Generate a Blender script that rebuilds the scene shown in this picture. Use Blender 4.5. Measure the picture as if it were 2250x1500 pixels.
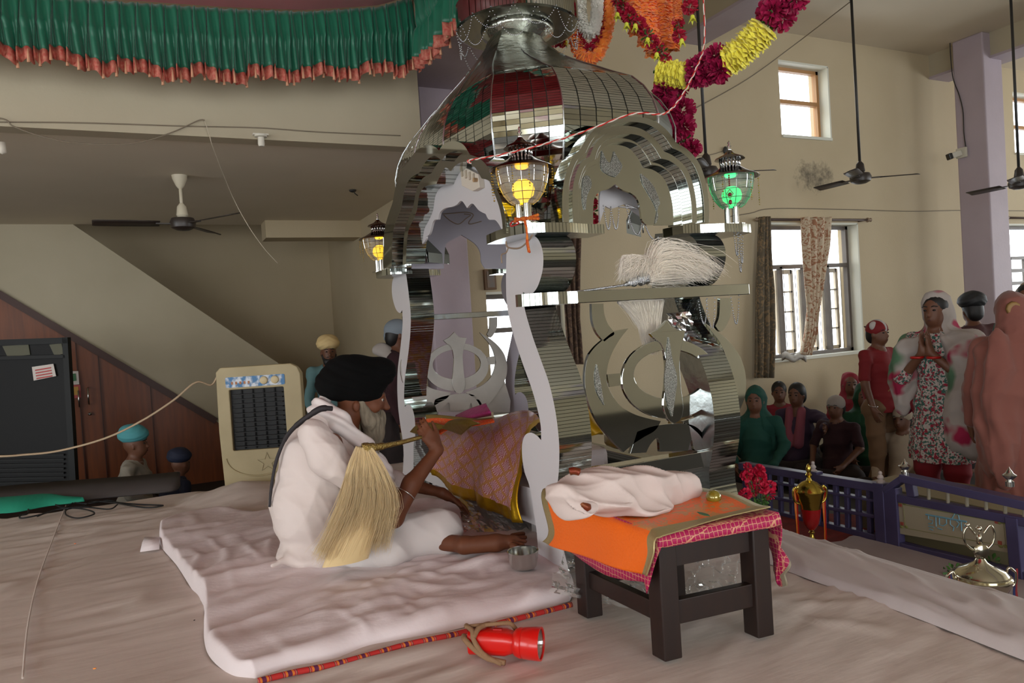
import bpy, bmesh, math, random
import numpy as np
from mathutils import Vector, Matrix, noise as mnoise
from mathutils.geometry import tessellate_polygon
random.seed(7)
PI = math.pi
for o in list(bpy.data.objects): bpy.data.objects.remove(o)
SC = bpy.context.scene
COL = SC.collection
# ---------------------------------------------------------------- camera (room axes: x along the window wall, y towards it)
FPX, CAMZ, YAW, PITCH, ROLL = 1600.0, 1.05, math.radians(25.9), math.atan(38/1600.0), math.radians(3.64)
_s, _c = math.sin(YAW), math.cos(YAW)
C0 = Vector((0, 0, CAMZ))
FW = Vector((_s*math.cos(PITCH), _c*math.cos(PITCH), -math.sin(PITCH)))
_r0 = Vector((_c, -_s, 0)); _u0 = _r0.cross(FW)
RT = _r0*math.cos(ROLL) - _u0*math.sin(ROLL)
UP = _u0*math.cos(ROLL) + _r0*math.sin(ROLL)
cam = bpy.data.cameras.new('camera'); cam_o = bpy.data.objects.new('camera', cam); COL.objects.link(cam_o)
cam.sensor_width = 36.0; cam.lens = 36.0*FPX/2250.0; cam.clip_start = 0.05; cam.clip_end = 200
M = Matrix((RT, UP, -FW)).transposed().to_4x4(); M.translation = C0
cam_o.matrix_world = M; SC.camera = cam_o
def ray(px, py): return (FW + RT*((px-1125)/FPX) - UP*((py-750)/FPX))
def hit(px, py, ax, val):
    d = ray(px, py); t = (val - C0[ax])/d[ax]; return C0 + d*t
def onx(px, py, x): return hit(px, py, 0, x)
def ony(px, py, y): return hit(px, py, 1, y)
def onz(px, py, z=0.0): return hit(px, py, 2, z)
def atd(px, py, Z): return C0 + ray(px, py)*Z
def proj(p):
    d = Vector(p) - C0; z = d.dot(FW); return (1125 + FPX*d.dot(RT)/z, 750 - FPX*d.dot(UP)/z, z)
# ---------------------------------------------------------------- world, lights, exposure
W = bpy.data.worlds.new('sky'); SC.world = W; W.use_nodes = True
bg = W.node_tree.nodes['Background']; bg.inputs[0].default_value = (0.93, 0.97, 1.0, 1); bg.inputs[1].default_value = 4.2
SC.view_settings.view_transform = 'Standard'; SC.view_settings.look = 'None'
SC.view_settings.gamma = 1.0; SC.view_settings.use_curve_mapping = False
SC.view_settings.exposure = 0.5
cy = SC.cycles
cy.use_denoising = True
cy.max_bounces = 10; cy.diffuse_bounces = 5; cy.glossy_bounces = 6; cy.transmission_bounces = 6; cy.transparent_max_bounces = 24
cy.sample_clamp_indirect = 6.0; cy.caustics_reflective = False; cy.caustics_refractive = False; cy.blur_glossy = 0.5
def portal(name, loc, rot, sx, sy):
    l = bpy.data.lights.new(name, 'AREA'); l.shape = 'RECTANGLE'; l.size = sx; l.size_y = sy; l.cycles.is_portal = True
    o = bpy.data.objects.new(name, l); o.location = loc; o.rotation_euler = rot; COL.objects.link(o)
# ---------------------------------------------------------------- materials
def lin(c):
    if isinstance(c, str):
        c = c.lstrip('#'); c = [int(c[i:i+2], 16)/255 for i in (0, 2, 4)]
    return tuple((x/12.92 if x <= 0.04045 else ((x+0.055)/1.055)**2.4) for x in c) + (1,)
MATS = {}
def mat(name, col, rough=0.6, metal=0.0, col2=None, nscale=6.0, nstr=0.5, bump=0.0, bscale=30.0, spec=0.5, emit=None, estr=0, sheen=0, stretch=None, detail=4, alpha=None, trans=0, coat=0, bdist=0.01):
    if name in MATS: return MATS[name]
    m = bpy.data.materials.new(name); m.use_nodes = True; nt = m.node_tree; N = nt.nodes; L = nt.links
    b = N['Principled BSDF']
    b.inputs['Base Color'].default_value = lin(col); b.inputs['Roughness'].default_value = rough
    b.inputs['Metallic'].default_value = metal; b.inputs['Specular IOR Level'].default_value = spec
    if sheen: b.inputs['Sheen Weight'].default_value = sheen
    if coat: b.inputs['Coat Weight'].default_value = coat
    if trans: b.inputs['Transmission Weight'].default_value = trans
    if alpha is not None: b.inputs['Alpha'].default_value = alpha
    if emit: b.inputs['Emission Color'].default_value = lin(emit); b.inputs['Emission Strength'].default_value = estr
    tc = N.new('ShaderNodeTexCoord'); src = tc.outputs['Object']
    if stretch:
        mp = N.new('ShaderNodeMapping'); mp.inputs['Scale'].default_value = stretch; L.new(src, mp.inputs[0]); src = mp.outputs[0]
    if col2:
        n = N.new('ShaderNodeTexNoise'); n.inputs['Scale'].default_value = nscale; n.inputs['Detail'].default_value = detail
        L.new(src, n.inputs['Vector'])
        r = N.new('ShaderNodeValToRGB'); r.color_ramp.elements[0].position = 0.5-nstr/2; r.color_ramp.elements[1].position = 0.5+nstr/2
        r.color_ramp.elements[0].color = lin(col); r.color_ramp.elements[1].color = lin(col2)
        L.new(n.outputs['Fac'], r.inputs[0]); L.new(r.outputs[0], b.inputs['Base Color'])
    if bump:
        n = N.new('ShaderNodeTexNoise'); n.inputs['Scale'].default_value = bscale; n.inputs['Detail'].default_value = 5
        L.new(src, n.inputs['Vector'])
        bp = N.new('ShaderNodeBump'); bp.inputs['Strength'].default_value = bump; bp.inputs['Distance'].default_value = bdist
        L.new(n.outputs['Fac'], bp.inputs['Height']); L.new(bp.outputs[0], b.inputs['Normal'])
    MATS[name] = m
    return m
def nodes(m): return m.node_tree.nodes, m.node_tree.links, m.node_tree.nodes['Principled BSDF']
def clearmat(name, tint, gloss=0.15, rough=0.03, milk=0.0):
    """thin clear plastic / glass: mostly transparent with a reflecting film"""
    if name in MATS: return MATS[name]
    m = bpy.data.materials.new(name); m.use_nodes = True; nt = m.node_tree; N = nt.nodes; L = nt.links
    N.remove(N['Principled BSDF']); out = N['Material Output']
    t = N.new('ShaderNodeBsdfTransparent'); t.inputs[0].default_value = lin(tint)
    g = N.new('ShaderNodeBsdfGlossy'); g.inputs['Roughness'].default_value = rough
    f = N.new('ShaderNodeLayerWeight'); f.inputs[0].default_value = gloss
    mx = N.new('ShaderNodeMixShader'); L.new(f.outputs['Fresnel'], mx.inputs[0]); L.new(t.outputs[0], mx.inputs[1]); L.new(g.outputs[0], mx.inputs[2])
    if milk:
        d = N.new('ShaderNodeBsdfDiffuse'); d.inputs[0].default_value = lin('#dcdcd8'); m2 = N.new('ShaderNodeMixShader'); m2.inputs[0].default_value = milk
        L.new(mx.outputs[0], m2.inputs[1]); L.new(d.outputs[0], m2.inputs[2]); mx = m2
    L.new(mx.outputs[0], out.inputs[0]); MATS[name] = m
    return m
# ---------------------------------------------------------------- object helpers
def tag(o, label=None, cat=None, group=None, kind=None):
    if label: o['label'] = label
    if cat: o['category'] = cat
    if group: o['group'] = group
    if kind: o['kind'] = kind
    return o
def thing(name, label, cat, loc=(0, 0, 0), group=None):
    o = bpy.data.objects.new(name, None); COL.objects.link(o); o.location = loc; o.empty_display_size = 0.1
    return tag(o, label, cat, group)
def link(name, me, parent=None, loc=None):
    o = bpy.data.objects.new(name, me); COL.objects.link(o)
    if loc is not None: o.location = loc
    if parent is not None:
        o.parent = parent
        o.matrix_parent_inverse = pinv(parent)
    return o
def pinv(p):
    m = Matrix.Translation(p.location) @ p.rotation_euler.to_matrix().to_4x4()
    q = p
    while q.parent is not None:
        q = q.parent
        m = (Matrix.Translation(q.location) @ q.rotation_euler.to_matrix().to_4x4()) @ m if False else m
    return m.inverted()
class MB:
    """collects geometry in world coordinates and builds one mesh object"""
    def __init__(s): s.v = []; s.f = []; s.mi = []; s.m = 0
    def add(s, vs, fs):
        b = len(s.v); s.v.extend([tuple(x) for x in vs]); s.f.extend([tuple(i+b for i in f) for f in fs]); s.mi.extend([s.m]*len(fs)); return s
    def box(s, lo, hi):
        x0, y0, z0 = lo; x1, y1, z1 = hi
        return s.add([(x0,y0,z0),(x1,y0,z0),(x1,y1,z0),(x0,y1,z0),(x0,y0,z1),(x1,y0,z1),(x1,y1,z1),(x0,y1,z1)],
                     [(0,3,2,1),(4,5,6,7),(0,1,5,4),(1,2,6,5),(2,3,7,6),(3,0,4,7)])
    def bar(s, a, b, w, h, up=(0,0,1)):
        a = Vector(a); b = Vector(b); d = (b-a).normalized(); u = Vector(up)
        if abs(d.dot(u)) > 0.98: u = Vector((0,1,0))
        x = d.cross(u).normalized()*w/2; y = x.cross(d).normalized()*h/2
        vs = [a-x-y, a+x-y, a+x+y, a-x+y, b-x-y, b+x-y, b+x+y, b-x+y]
        return s.add(vs, [(0,3,2,1),(4,5,6,7),(0,1,5,4),(1,2,6,5),(2,3,7,6),(3,0,4,7)])
    def tube(s, pts, r, n=8, closed=False, cap=True):
        pts = [Vector(p) for p in pts]; m = len(pts); rs = [r[min(len(r)-1, int(round(i*(len(r)-1)/max(1, m-1))))] for i in range(m)] if isinstance(r, (list, tuple)) else [r]*m
        vs = []; prev = None
        for i, p in enumerate(pts):
            d = (pts[(i+1) % m] - pts[i-1]) if closed else (pts[min(i+1, m-1)] - pts[max(i-1, 0)])
            if d.length < 1e-9: d = Vector((0,0,1))
            d.normalize()
            if prev is None:
                a = Vector((0,0,1)) if abs(d.z) < 0.9 else Vector((1,0,0)); x = d.cross(a).normalized()
            else:
                x = prev - d*prev.dot(d)
                x = x.normalized() if x.length > 1e-6 else d.orthogonal().normalized()
            prev = x; y = d.cross(x)
            for k in range(n):
                t = 2*PI*k/n; vs.append(p + (x*math.cos(t)+y*math.sin(t))*rs[i])
        fs = []
        for i in range(m if closed else m-1):
            j = (i+1) % m
            for k in range(n): fs.append((i*n+k, i*n+(k+1) % n, j*n+(k+1) % n, j*n+k))
        if cap and not closed:
            fs.append(tuple(range(n-1, -1, -1))); fs.append(tuple((m-1)*n+k for k in range(n)))
        return s.add(vs, fs)
    def lathe(s, c, prof, n=24, axis=(0,0,1), sx=1, sy=1, arc=None):
        c = Vector(c); z = Vector(axis).normalized(); x = (Vector((1,0,0)) if abs(z.x) < 0.9 else Vector((0,1,0))); x = (x - z*x.dot(z)).normalized(); y = z.cross(x)
        vs = []; 
        for (r, h) in prof:
            for k in range(n):
                t = 2*PI*k/n; vs.append(c + z*h + x*(r*sx*math.cos(t)) + y*(r*sy*math.sin(t)))
        fs = []
        for i in range(len(prof)-1):
            for k in range(n): fs.append((i*n+k, i*n+(k+1) % n, (i+1)*n+(k+1) % n, (i+1)*n+k))
        if prof[0][0] > 1e-6: fs.append(tuple(range(n-1, -1, -1)))
        if prof[-1][0] > 1e-6: fs.append(tuple((len(prof)-1)*n+k for k in range(n)))
        return s.add(vs, fs)
    def ball(s, c, r, n=8, m=6, sc=(1,1,1)):
        c = Vector(c); vs = []; fs = []
        for i in range(m+1):
            ph = PI*i/m
            for k in range(n):
                t = 2*PI*k/n; vs.append(c + Vector((r*sc[0]*math.sin(ph)*math.cos(t), r*sc[1]*math.sin(ph)*math.sin(t), r*sc[2]*math.cos(ph))))
        for i in range(m):
            for k in range(n): fs.append((i*n+k, (i+1)*n+k, (i+1)*n+(k+1) % n, i*n+(k+1) % n))
        return s.add(vs, fs)
    def prism(s, loops, off, mside=None):
        """loops: list of closed 3D outlines (first outer, others holes), off: extrusion vector"""
        off = Vector(off); loops = [[Vector(p) for p in l] for l in loops]
        tri = tessellate_polygon(loops); flat = [p for l in loops for p in l]; n = len(flat)
        m0 = s.m
        s.add(flat + [p+off for p in flat], [tuple(t) for t in tri] + [tuple(i+n for i in reversed(t)) for t in tri])
        b = len(s.v) - 2*n
        if mside is not None: s.m = mside
        k = 0
        for l in loops:
            q = len(l)
            for i in range(q):
                a_, c_ = k+i, k+(i+1) % q
                s.f.append((b+a_, b+c_, b+c_+n, b+a_+n)); s.mi.append(s.m)
            k += q
        s.m = m0
        return s
    def grid(s, P, closed_u=False):
        """P: rows of points"""
        R, K = len(P), len(P[0]); fs = []
        for i in range(R-1):
            for k in range(K if closed_u else K-1):
                fs.append((i*K+k, i*K+(k+1) % K, (i+1)*K+(k+1) % K, (i+1)*K+k))
        return s.add([p for r in P for p in r], fs)
    def build(s, name, m, parent=None, smooth=False, bevel=0, solid=0, label=None, cat=None, group=None, kind=None, sub=0, fix=True):
        me = bpy.data.meshes.new(name)
        o0 = Vector((0,0,0))
        me.from_pydata([tuple(v) for v in s.v], [], s.f)
        for mm in (m if isinstance(m, (list, tuple)) else [m]): me.materials.append(mm)
        if isinstance(m, (list, tuple)): me.polygons.foreach_set('material_index', s.mi)
        if fix:
            bm = bmesh.new(); bm.from_mesh(me); bmesh.ops.recalc_face_normals(bm, faces=bm.faces); bm.to_mesh(me); bm.free()
        if smooth:
            me.polygons.foreach_set('use_smooth', [True]*len(me.polygons))
            if smooth == 'auto': me.set_sharp_from_angle(angle=math.radians(38))
        me.update()
        o = link(name, me, parent)
        if bevel:
            b = o.modifiers.new('bevel', 'BEVEL'); b.width = bevel; b.segments = 2; b.limit_method = 'ANGLE'
        if solid:
            b = o.modifiers.new('solid', 'SOLIDIFY'); b.thickness = solid; b.offset = 0
        if sub:
            b = o.modifiers.new('sub', 'SUBSURF'); b.levels = sub; b.render_levels = sub
        return tag(o, label, cat, group, kind)
def smooth_path(pts, n=6, closed=True):
    """Catmull-Rom through pts; a point with a third item 1 is a corner"""
    P = [(p[0], p[1]) for p in pts]; cor = [len(p) > 2 and p[2] == 1 for p in pts]; m = len(P); out = []
    for i in range(m if closed else m-1):
        p1 = P[i]; p2 = P[(i+1) % m]
        p0 = P[i-1] if (closed or i > 0) else p1
        p3 = P[(i+2) % m] if (closed or i+2 < m) else p2
        if cor[i]: p0 = p1
        if cor[(i+1) % m]: p3 = p2
        for k in range(n):
            t = k/n
            out.append(tuple(0.5*((2*p1[a]) + (-p0[a]+p2[a])*t + (2*p0[a]-5*p1[a]+4*p2[a]-p3[a])*t*t + (-p0[a]+3*p1[a]-3*p2[a]+p3[a])*t**3) for a in (0, 1)))
    if not closed: out.append(P[-1])
    return out
def lerp(a, b, t): return a + (b-a)*t
def interp(tab, x):
    xs = [t[0] for t in tab]
    if x <= xs[0]: return tab[0][1]
    for i in range(len(tab)-1):
        if x <= xs[i+1]:
            return lerp(tab[i][1], tab[i+1][1], (x-xs[i])/(xs[i+1]-xs[i]))
    return tab[-1][1]
def cat3(pts, n=8, closed=False):
    P = [Vector(p) for p in pts]; m = len(P); out = []
    for i in range(m if closed else m-1):
        p1 = P[i]; p2 = P[(i+1) % m]; p0 = P[i-1] if (closed or i > 0) else p1; p3 = P[(i+2) % m] if (closed or i+2 < m) else p2
        for k in range(n):
            t = k/n
            out.append(0.5*((2*p1) + (-p0+p2)*t + (2*p0-5*p1+4*p2-p3)*t*t + (-p0+3*p1-3*p2+p3)*t**3))
    if not closed: out.append(P[-1])
    return out
# ---------------------------------------------------------------- organic surfaces: smooth union of rounded cones and ellipsoids
def cap(a, b, ra, rb=None, k=0.02): return ('c', tuple(a), tuple(b), ra, ra if rb is None else rb, k)
def ell(c, r, rot=None, k=0.02): return ('e', tuple(c), tuple(r), rot, k)
def _dist(p, P):
    if p[0] == 'c':
        a = np.array(p[1], np.float32); b = np.array(p[2], np.float32); ba = b-a; L = max(float(ba@ba), 1e-9)
        t = np.clip((P-a)@ba/L, 0, 1); d = P-a-t[:, None]*ba
        return np.sqrt((d*d).sum(1)) - (p[3] + (p[4]-p[3])*t)
    c = np.array(p[1], np.float32); r = np.array(p[2], np.float32); q = P-c
    if p[3] is not None: q = q @ np.array(p[3], np.float32)
    k0 = np.sqrt(((q/r)**2).sum(1)); k1 = np.sqrt(((q/(r*r))**2).sum(1)) + 1e-9
    return k0*(k0-1)/k1
def rotm(rx=0, ry=0, rz=0):
    from mathutils import Euler
    return [list(r) for r in Euler((rx, ry, rz)).to_matrix()]
def sdf_mesh(name, prims, h, m, parent=None, cuts=(), shell=None, fold=None, label=None, crop=None, smooth_it=0, slope=None):
    lo = np.full(3, 1e9); hi = -lo
    for p in prims:
        if p[0] == 'c':
            for q, r in ((p[1], p[3]), (p[2], p[4])): lo = np.minimum(lo, np.array(q)-r); hi = np.maximum(hi, np.array(q)+r)
        else:
            R = max(p[2]); lo = np.minimum(lo, np.array(p[1])-R); hi = np.maximum(hi, np.array(p[1])+R)
    pad = 4*h + 0.01; lo -= pad; hi += pad
    n = np.ceil((hi-lo)/h).astype(int)+1
    ax = [lo[i] + h*np.arange(n[i]) for i in range(3)]
    D = np.full(tuple(n), 1.0, np.float32)
    for p in prims:
        if p[0] == 'c':
            r = max(p[3], p[4]); a_ = np.minimum(p[1], p[2])-r; b_ = np.maximum(p[1], p[2])+r; k = p[5]
        else:
            r = max(p[2]); a_ = np.array(p[1])-r; b_ = np.array(p[1])+r; k = p[4]
        mg = k + 3*h
        i0 = np.clip(((a_-mg-lo)/h).astype(int), 0, n-1); i1 = np.clip(((b_+mg-lo)/h).astype(int)+2, 1, n)
        sl = tuple(slice(i0[i], i1[i]) for i in range(3))
        g = np.stack(np.meshgrid(*[ax[i][sl[i]] for i in range(3)], indexing='ij'), -1).reshape(-1, 3).astype(np.float32)
        d = _dist(p, g).reshape(D[sl].shape); e = D[sl]
        hh = np.clip(0.5+0.5*(e-d)/k, 0, 1); D[sl] = e*(1-hh)+d*hh - k*hh*(1-hh)
    if cuts:
        g = np.stack(np.meshgrid(*ax, indexing='ij'), -1).reshape(-1, 3).astype(np.float32)
        F = D.reshape(-1)
        for ct in cuts:
            if ct[0] == 'plane':      # keep the side where (p-c).n < 0
                F = np.maximum(F, (g-np.array(ct[1], np.float32))@np.array(Vector(ct[2]).normalized(), np.float32))
            else:
                F = np.maximum(F, -_dist(ct, g))
        D = F.reshape(D.shape)
    ins = D < 0
    V = {}
    nx, ny, nz = n
    occ = np.zeros((nx-1, ny-1, nz-1), np.int8)
    for dx in (0, 1):
        for dy in (0, 1):
            for dz in (0, 1): occ += ins[dx:nx-1+dx, dy:ny-1+dy, dz:nz-1+dz]
    cells = np.argwhere((occ > 0) & (occ < 8))
    if len(cells) == 0: return None
    idx = -np.ones((nx-1, ny-1, nz-1), np.int64); idx[tuple(cells.T)] = np.arange(len(cells))
    acc = np.zeros((len(cells), 3)); cnt = np.zeros(len(cells))
    C8 = [(a, b, c) for a in (0, 1) for b in (0, 1) for c in (0, 1)]
    for a in C8:
        for axi in range(3):
            if a[axi]: continue
            b = list(a); b[axi] = 1
            va = D[cells[:,0]+a[0], cells[:,1]+a[1], cells[:,2]+a[2]]; vb = D[cells[:,0]+b[0], cells[:,1]+b[1], cells[:,2]+b[2]]
            mk = (va < 0) != (vb < 0); t = np.where(mk, va/(va-vb+1e-12), 0)
            pt = np.tile(np.array(a, float), (len(cells), 1)); pt[:, axi] += t
            acc[mk] += pt[mk]; cnt[mk] += 1
    verts = lo + h*(cells + acc/cnt[:, None])
    quads = []
    for axi in range(3):
        s0 = [slice(None)]*3; s1 = [slice(None)]*3; s0[axi] = slice(0, n[axi]-1); s1[axi] = slice(1, n[axi])
        A = ins[tuple(s0)]; B = ins[tuple(s1)]
        u, w = [(1, 2), (2, 0), (0, 1)][axi]
        e = np.argwhere(A != B); 
        ok = (e[:, u] > 0) & (e[:, w] > 0) & (e[:, u] < n[u]-1) & (e[:, w] < n[w]-1); e = e[ok]
        if len(e) == 0: continue
        fl = A[tuple(e.T)]
        def g_(du, dw):
            q = e.copy(); q[:, u] -= du; q[:, w] -= dw; return idx[tuple(q.T)]
        q = np.stack([g_(1, 1), g_(0, 1), g_(0, 0), g_(1, 0)], 1)
        q[~fl] = q[~fl][:, ::-1]
        quads.append(q)
    Q = np.concatenate(quads)
    Q = Q[(Q >= 0).all(1)]
    me = bpy.data.meshes.new(name)
    me.vertices.add(len(verts)); me.vertices.foreach_set('co', verts.astype(np.float32).ravel())
    me.loops.add(len(Q)*4); me.loops.foreach_set('vertex_index', Q.astype(np.int32).ravel())
    me.polygons.add(len(Q)); me.polygons.foreach_set('loop_start', np.arange(0, len(Q)*4, 4, dtype=np.int32)); me.polygons.foreach_set('loop_total', np.full(len(Q), 4, np.int32))
    me.update(calc_edges=True)
    if smooth_it:
        ed = np.zeros(len(me.edges)*2, np.int32); me.edges.foreach_get('vertices', ed); ed = ed.reshape(-1, 2)
        for _ in range(smooth_it):
            a2 = np.zeros_like(verts); c2 = np.zeros(len(verts))
            for k_ in (0, 1): np.add.at(a2, ed[:, k_], verts[ed[:, 1-k_]]); np.add.at(c2, ed[:, k_], 1)
            verts = verts*0.5 + 0.5*a2/np.maximum(c2, 1)[:, None]
        me.vertices.foreach_set('co', verts.astype(np.float32).ravel()); me.update()
    if fold is not None:
        nr = np.zeros(len(verts)*3, np.float32); me.vertices.foreach_get('normal', nr) if False else me.vertex_normals.foreach_get('vector', nr); nr = nr.reshape(-1, 3)
        verts = verts + nr*fold(verts)[:, None]
        me.vertices.foreach_set('co', verts.astype(np.float32).ravel()); me.update()
    me.materials.append(m); me.polygons.foreach_set('use_smooth', [True]*len(me.polygons))
    o = link(name, me, parent)
    if label: o['label'] = label
    return o
def folds(amp, freqs, seed=0, warp=0.6):
    """soft cloth folds: a few warped waves"""
    rng = np.random.RandomState(seed)
    F = [(np.array(f), rng.rand()*6.28, rng.randn(3)*2, rng.rand()*6.28) for f in freqs]
    def f(P):
        r = np.zeros(len(P))
        for k, ph, wv, wp in F:
            x = P@k + ph + warp*2*np.sin(P@(wv*3)+wp) + warp*np.sin(P@(wv[::-1]*9)+wp*2)
            r += (1-np.abs(np.sin(x/2)))**1.5 - 0.45
        return r*amp*2.6/len(F)
    return f
def vfolds(c, amp, n=14, seed=0, zf=3.0):
    """hanging folds round an upright axis through c"""
    c = np.array(c); rng = np.random.RandomState(seed); p1, p2, p3 = rng.rand(3)*6.28
    def f(P):
        th = np.arctan2(P[:, 1]-c[1], P[:, 0]-c[0]); z = P[:, 2]-c[2]
        w = 0.5*np.sin(z*zf+p1+2*th)+0.35*np.sin(z*zf*2.3+p2)
        return amp*(np.sin(n*(th+0.25*w)+p3)+0.5*np.sin(n*1.7*(th+0.2*w)+p1)+0.4*np.abs(np.sin(z*14+3*th+p2)))
    return f
# ================================================================= the setting
FLZ = -0.55
m_wall = mat('wall_paint', '#c5b597', 0.75, col2='#b9a98a', nscale=1.3, nstr=0.6, bump=0.15, bscale=60)
m_wallw = mat('pale_paint', '#b6ab93', 0.75, col2='#a99e85', nscale=1.5, nstr=0.6, bump=0.1)
m_ceil = mat('ceiling_paint', '#ded2bd', 0.8, col2='#d2c6b0', nscale=1.0, nstr=0.7)
m_lilac = mat('lilac_paint', '#b5a7b0', 0.6, col2='#a99ba3', nscale=2.5, nstr=0.6, bump=0.15, bscale=25)
m_floor = mat('floor_stone', '#2e2723', 0.7, col2='#231e1b', nscale=3)
m_wood = mat('brown_laminate', '#824216', 0.45, col2='#5c2b0a', nscale=5, nstr=0.7, stretch=(6, 6, 0.5))
m_bframe = mat('dark_wood_frame', '#6a615a', 0.5)
m_oframe = mat('orange_wood_frame', '#b98a5a', 0.55)
m_reveal = mat('reveal_white', '#dcdccf', 0.7)
m_glass = clearmat('window_glass', '#fbfdff', 0.06)
m_dark = mat('black_plastic', '#141312', 0.35)
m_black = mat('black_matt', '#17181a', 0.6)
m_steel = mat('stainless', '#c8c8c4', 0.16, 1.0)
# dirty water stain on the window wall
def stain(m, cx, cz, rx, rz):
    N, L, b = nodes(m)
    tc = N.new('ShaderNodeTexCoord'); sp = N.new('ShaderNodeSeparateXYZ'); L.new(tc.outputs['Object'], sp.inputs[0])
    def mth(op, a, bb):
        n = N.new('ShaderNodeMath'); n.operation = op
        for i, q in enumerate((a, bb)):
            if isinstance(q, (int, float)): n.inputs[i].default_value = q
            else: L.new(q, n.inputs[i])
        return n.outputs[0]
    dx = mth('DIVIDE', mth('SUBTRACT', sp.outputs[0], cx), rx); dz = mth('DIVIDE', mth('SUBTRACT', sp.outputs[2], cz), rz)
    d = mth('ADD', mth('MULTIPLY', dx, dx), mth('MULTIPLY', dz, dz))
    n = N.new('ShaderNodeTexNoise'); n.inputs['Scale'].default_value = 9; n.inputs['Detail'].default_value = 8; n.inputs['Roughness'].default_value = 0.75
    L.new(tc.outputs['Object'], n.inputs['Vector'])
    f = mth('SUBTRACT', mth('MULTIPLY', n.outputs['Fac'], 2.2), mth('ADD', d, 0.62))
    r = N.new('ShaderNodeClamp'); L.new(mth('MULTIPLY', f, 1.6), r.inputs[0])
    mx = N.new('ShaderNodeMixRGB'); src = b.inputs['Base Color'].links[0].from_socket
    L.new(mth('MULTIPLY', r.outputs[0], 0.85), mx.inputs[0]); L.new(src, mx.inputs[1]); mx.inputs[2].default_value = lin('#4b4438'); L.new(mx.outputs[0], b.inputs['Base Color'])
WV = 5.95      # window wall
m_wallS = mat('wall_paint_stained', '#c5b597', 0.75, col2='#b9a98a', nscale=1.3, nstr=0.6, bump=0.15, bscale=60)
ps = ony(1790, 385, WV); stain(m_wallS, ps.x, ps.z, 0.46, 0.27)
MB().box((-8, -5, FLZ-0.1), (16, 12, FLZ)).build('floor', m_floor, kind='structure')
MB().box((-8, -5, 4.1), (16, WV+0.3, 4.25)).build('ceiling', m_ceil, kind='structure')
MB().box((-8, WV+0.3, 5.5), (2.6, 11.5, 5.6)).build('ceiling_stairwell', m_ceil, kind='structure')
# window openings on the window wall: x0, x1, z0, z1
def rect_from(px0, py0, px1, py1, y=WV):
    a = ony(px0, py0, y); b = ony(px1, py1, y); return a, b
w1 = (ony(1682, 600, WV).x, ony(1889, 600, WV).x, ony(1800, 782, WV).z, ony(1800, 491, WV).z)
w2 = (ony(1714, 220, WV).x, ony(1822, 220, WV).x, ony(1770, 302, WV).z, ony(1770, 141, WV).z)
w3 = (w1[0]+4.35, w1[1]+4.35, w1[2], w1[3]); w4 = (w2[0]+4.35, w2[1]+4.35, w2[2], w2[3])
w5 = (2.66, 3.5, 0.22, 1.34)
OPEN = [w1, w2, w3, w4, w5]
def wall_with_holes(mb, x0, x1, z0, z1, holes, y0, y1):
    xs = sorted({x0, x1} | {h[0] for h in holes} | {h[1] for h in holes}); zs = sorted({z0, z1} | {h[2] for h in holes} | {h[3] for h in holes})
    for i in range(len(xs)-1):
        for j in range(len(zs)-1):
            cx = (xs[i]+xs[i+1])/2; cz = (zs[j]+zs[j+1])/2
            if any(h[0] < cx < h[1] and h[2] < cz < h[3] for h in holes): continue
            mb.box((xs[i], y0, zs[j]), (xs[i+1], y1, zs[j+1]))
    return mb
wall_with_holes(MB(), 2.3, 16, FLZ, 4.1, OPEN, WV, WV+0.28).build('wall_front', m_wallS, kind='structure')
# wall that runs back beside the stair bay, back wall of the bay, upper wall over the balcony
MB().box((2.3, WV+0.28, FLZ), (2.55, 11.5, 5.6)).build('wall_side', m_wall, kind='structure')
MB().box((-8, 10.6, FLZ), (2.3, 10.85, 5.6)).build('wall_back', m_wall, kind='structure')
MB().box((-8, WV+0.2, 4.05), (2.6, WV+0.35, 5.6)).build('wall_upper', m_wall, kind='structure')
BV = 5.15; BZ = 2.42; SV = 9.1
MB().box((-8, BV+0.15, BZ), (2.3, SV, BZ+0.16)).build('ceiling_balcony', m_ceil, kind='structure')
MB().box((-8, BV, BZ-0.02), (1.86, BV+0.15, 4.1)).build('wall_balcony', m_wallw, kind='structure')
# beam under the balcony's far right corner
MB().box((1.2, SV-0.35, BZ-0.2), (2.3, SV, BZ)).build('trim_1', m_wall, kind='structure')
# beams of the hall, running towards the window wall
def beam(n, x0, x1, z0, y0=-5, y1=WV):
    mb = MB(); mb.m = 0; mb.box((x0, y0, z0+0.03), (x1, y1, 4.1)); mb.m = 1; mb.box((x0-0.01, y0, z0), (x1+0.01, y1, z0+0.03)); mb.build('trim_%d' % n, [m_wallw, m_lilac], kind='structure')
beam(2, 4.95, 5.3, 3.82); beam(3, 8.98, 9.35, 3.8)
MB().box((1.87, BV-1.4, 3.05), (2.45, WV, 3.3)).build('trim_4', m_lilac, kind='structure')
MB().box((1.87, BV-1.4, 3.3), (2.45, WV, 4.1)).build('wall_beam', m_wallw, kind='structure')
m_col = m_lilac
MB().box((2.06, 5.72, FLZ), (2.42, 5.96, 4.1)).build('column', m_col, kind='structure', bevel=0.015, label='lilac painted column seen through the mirrored canopy')
cr = 9.3; cy0 = 5.0
MB().box((8.84, 5.2, FLZ), (9.2, 5.56, 4.1)).build('column', m_col, kind='structure', bevel=0.015, label='lilac painted column with the camera, right of the tall window')
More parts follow.
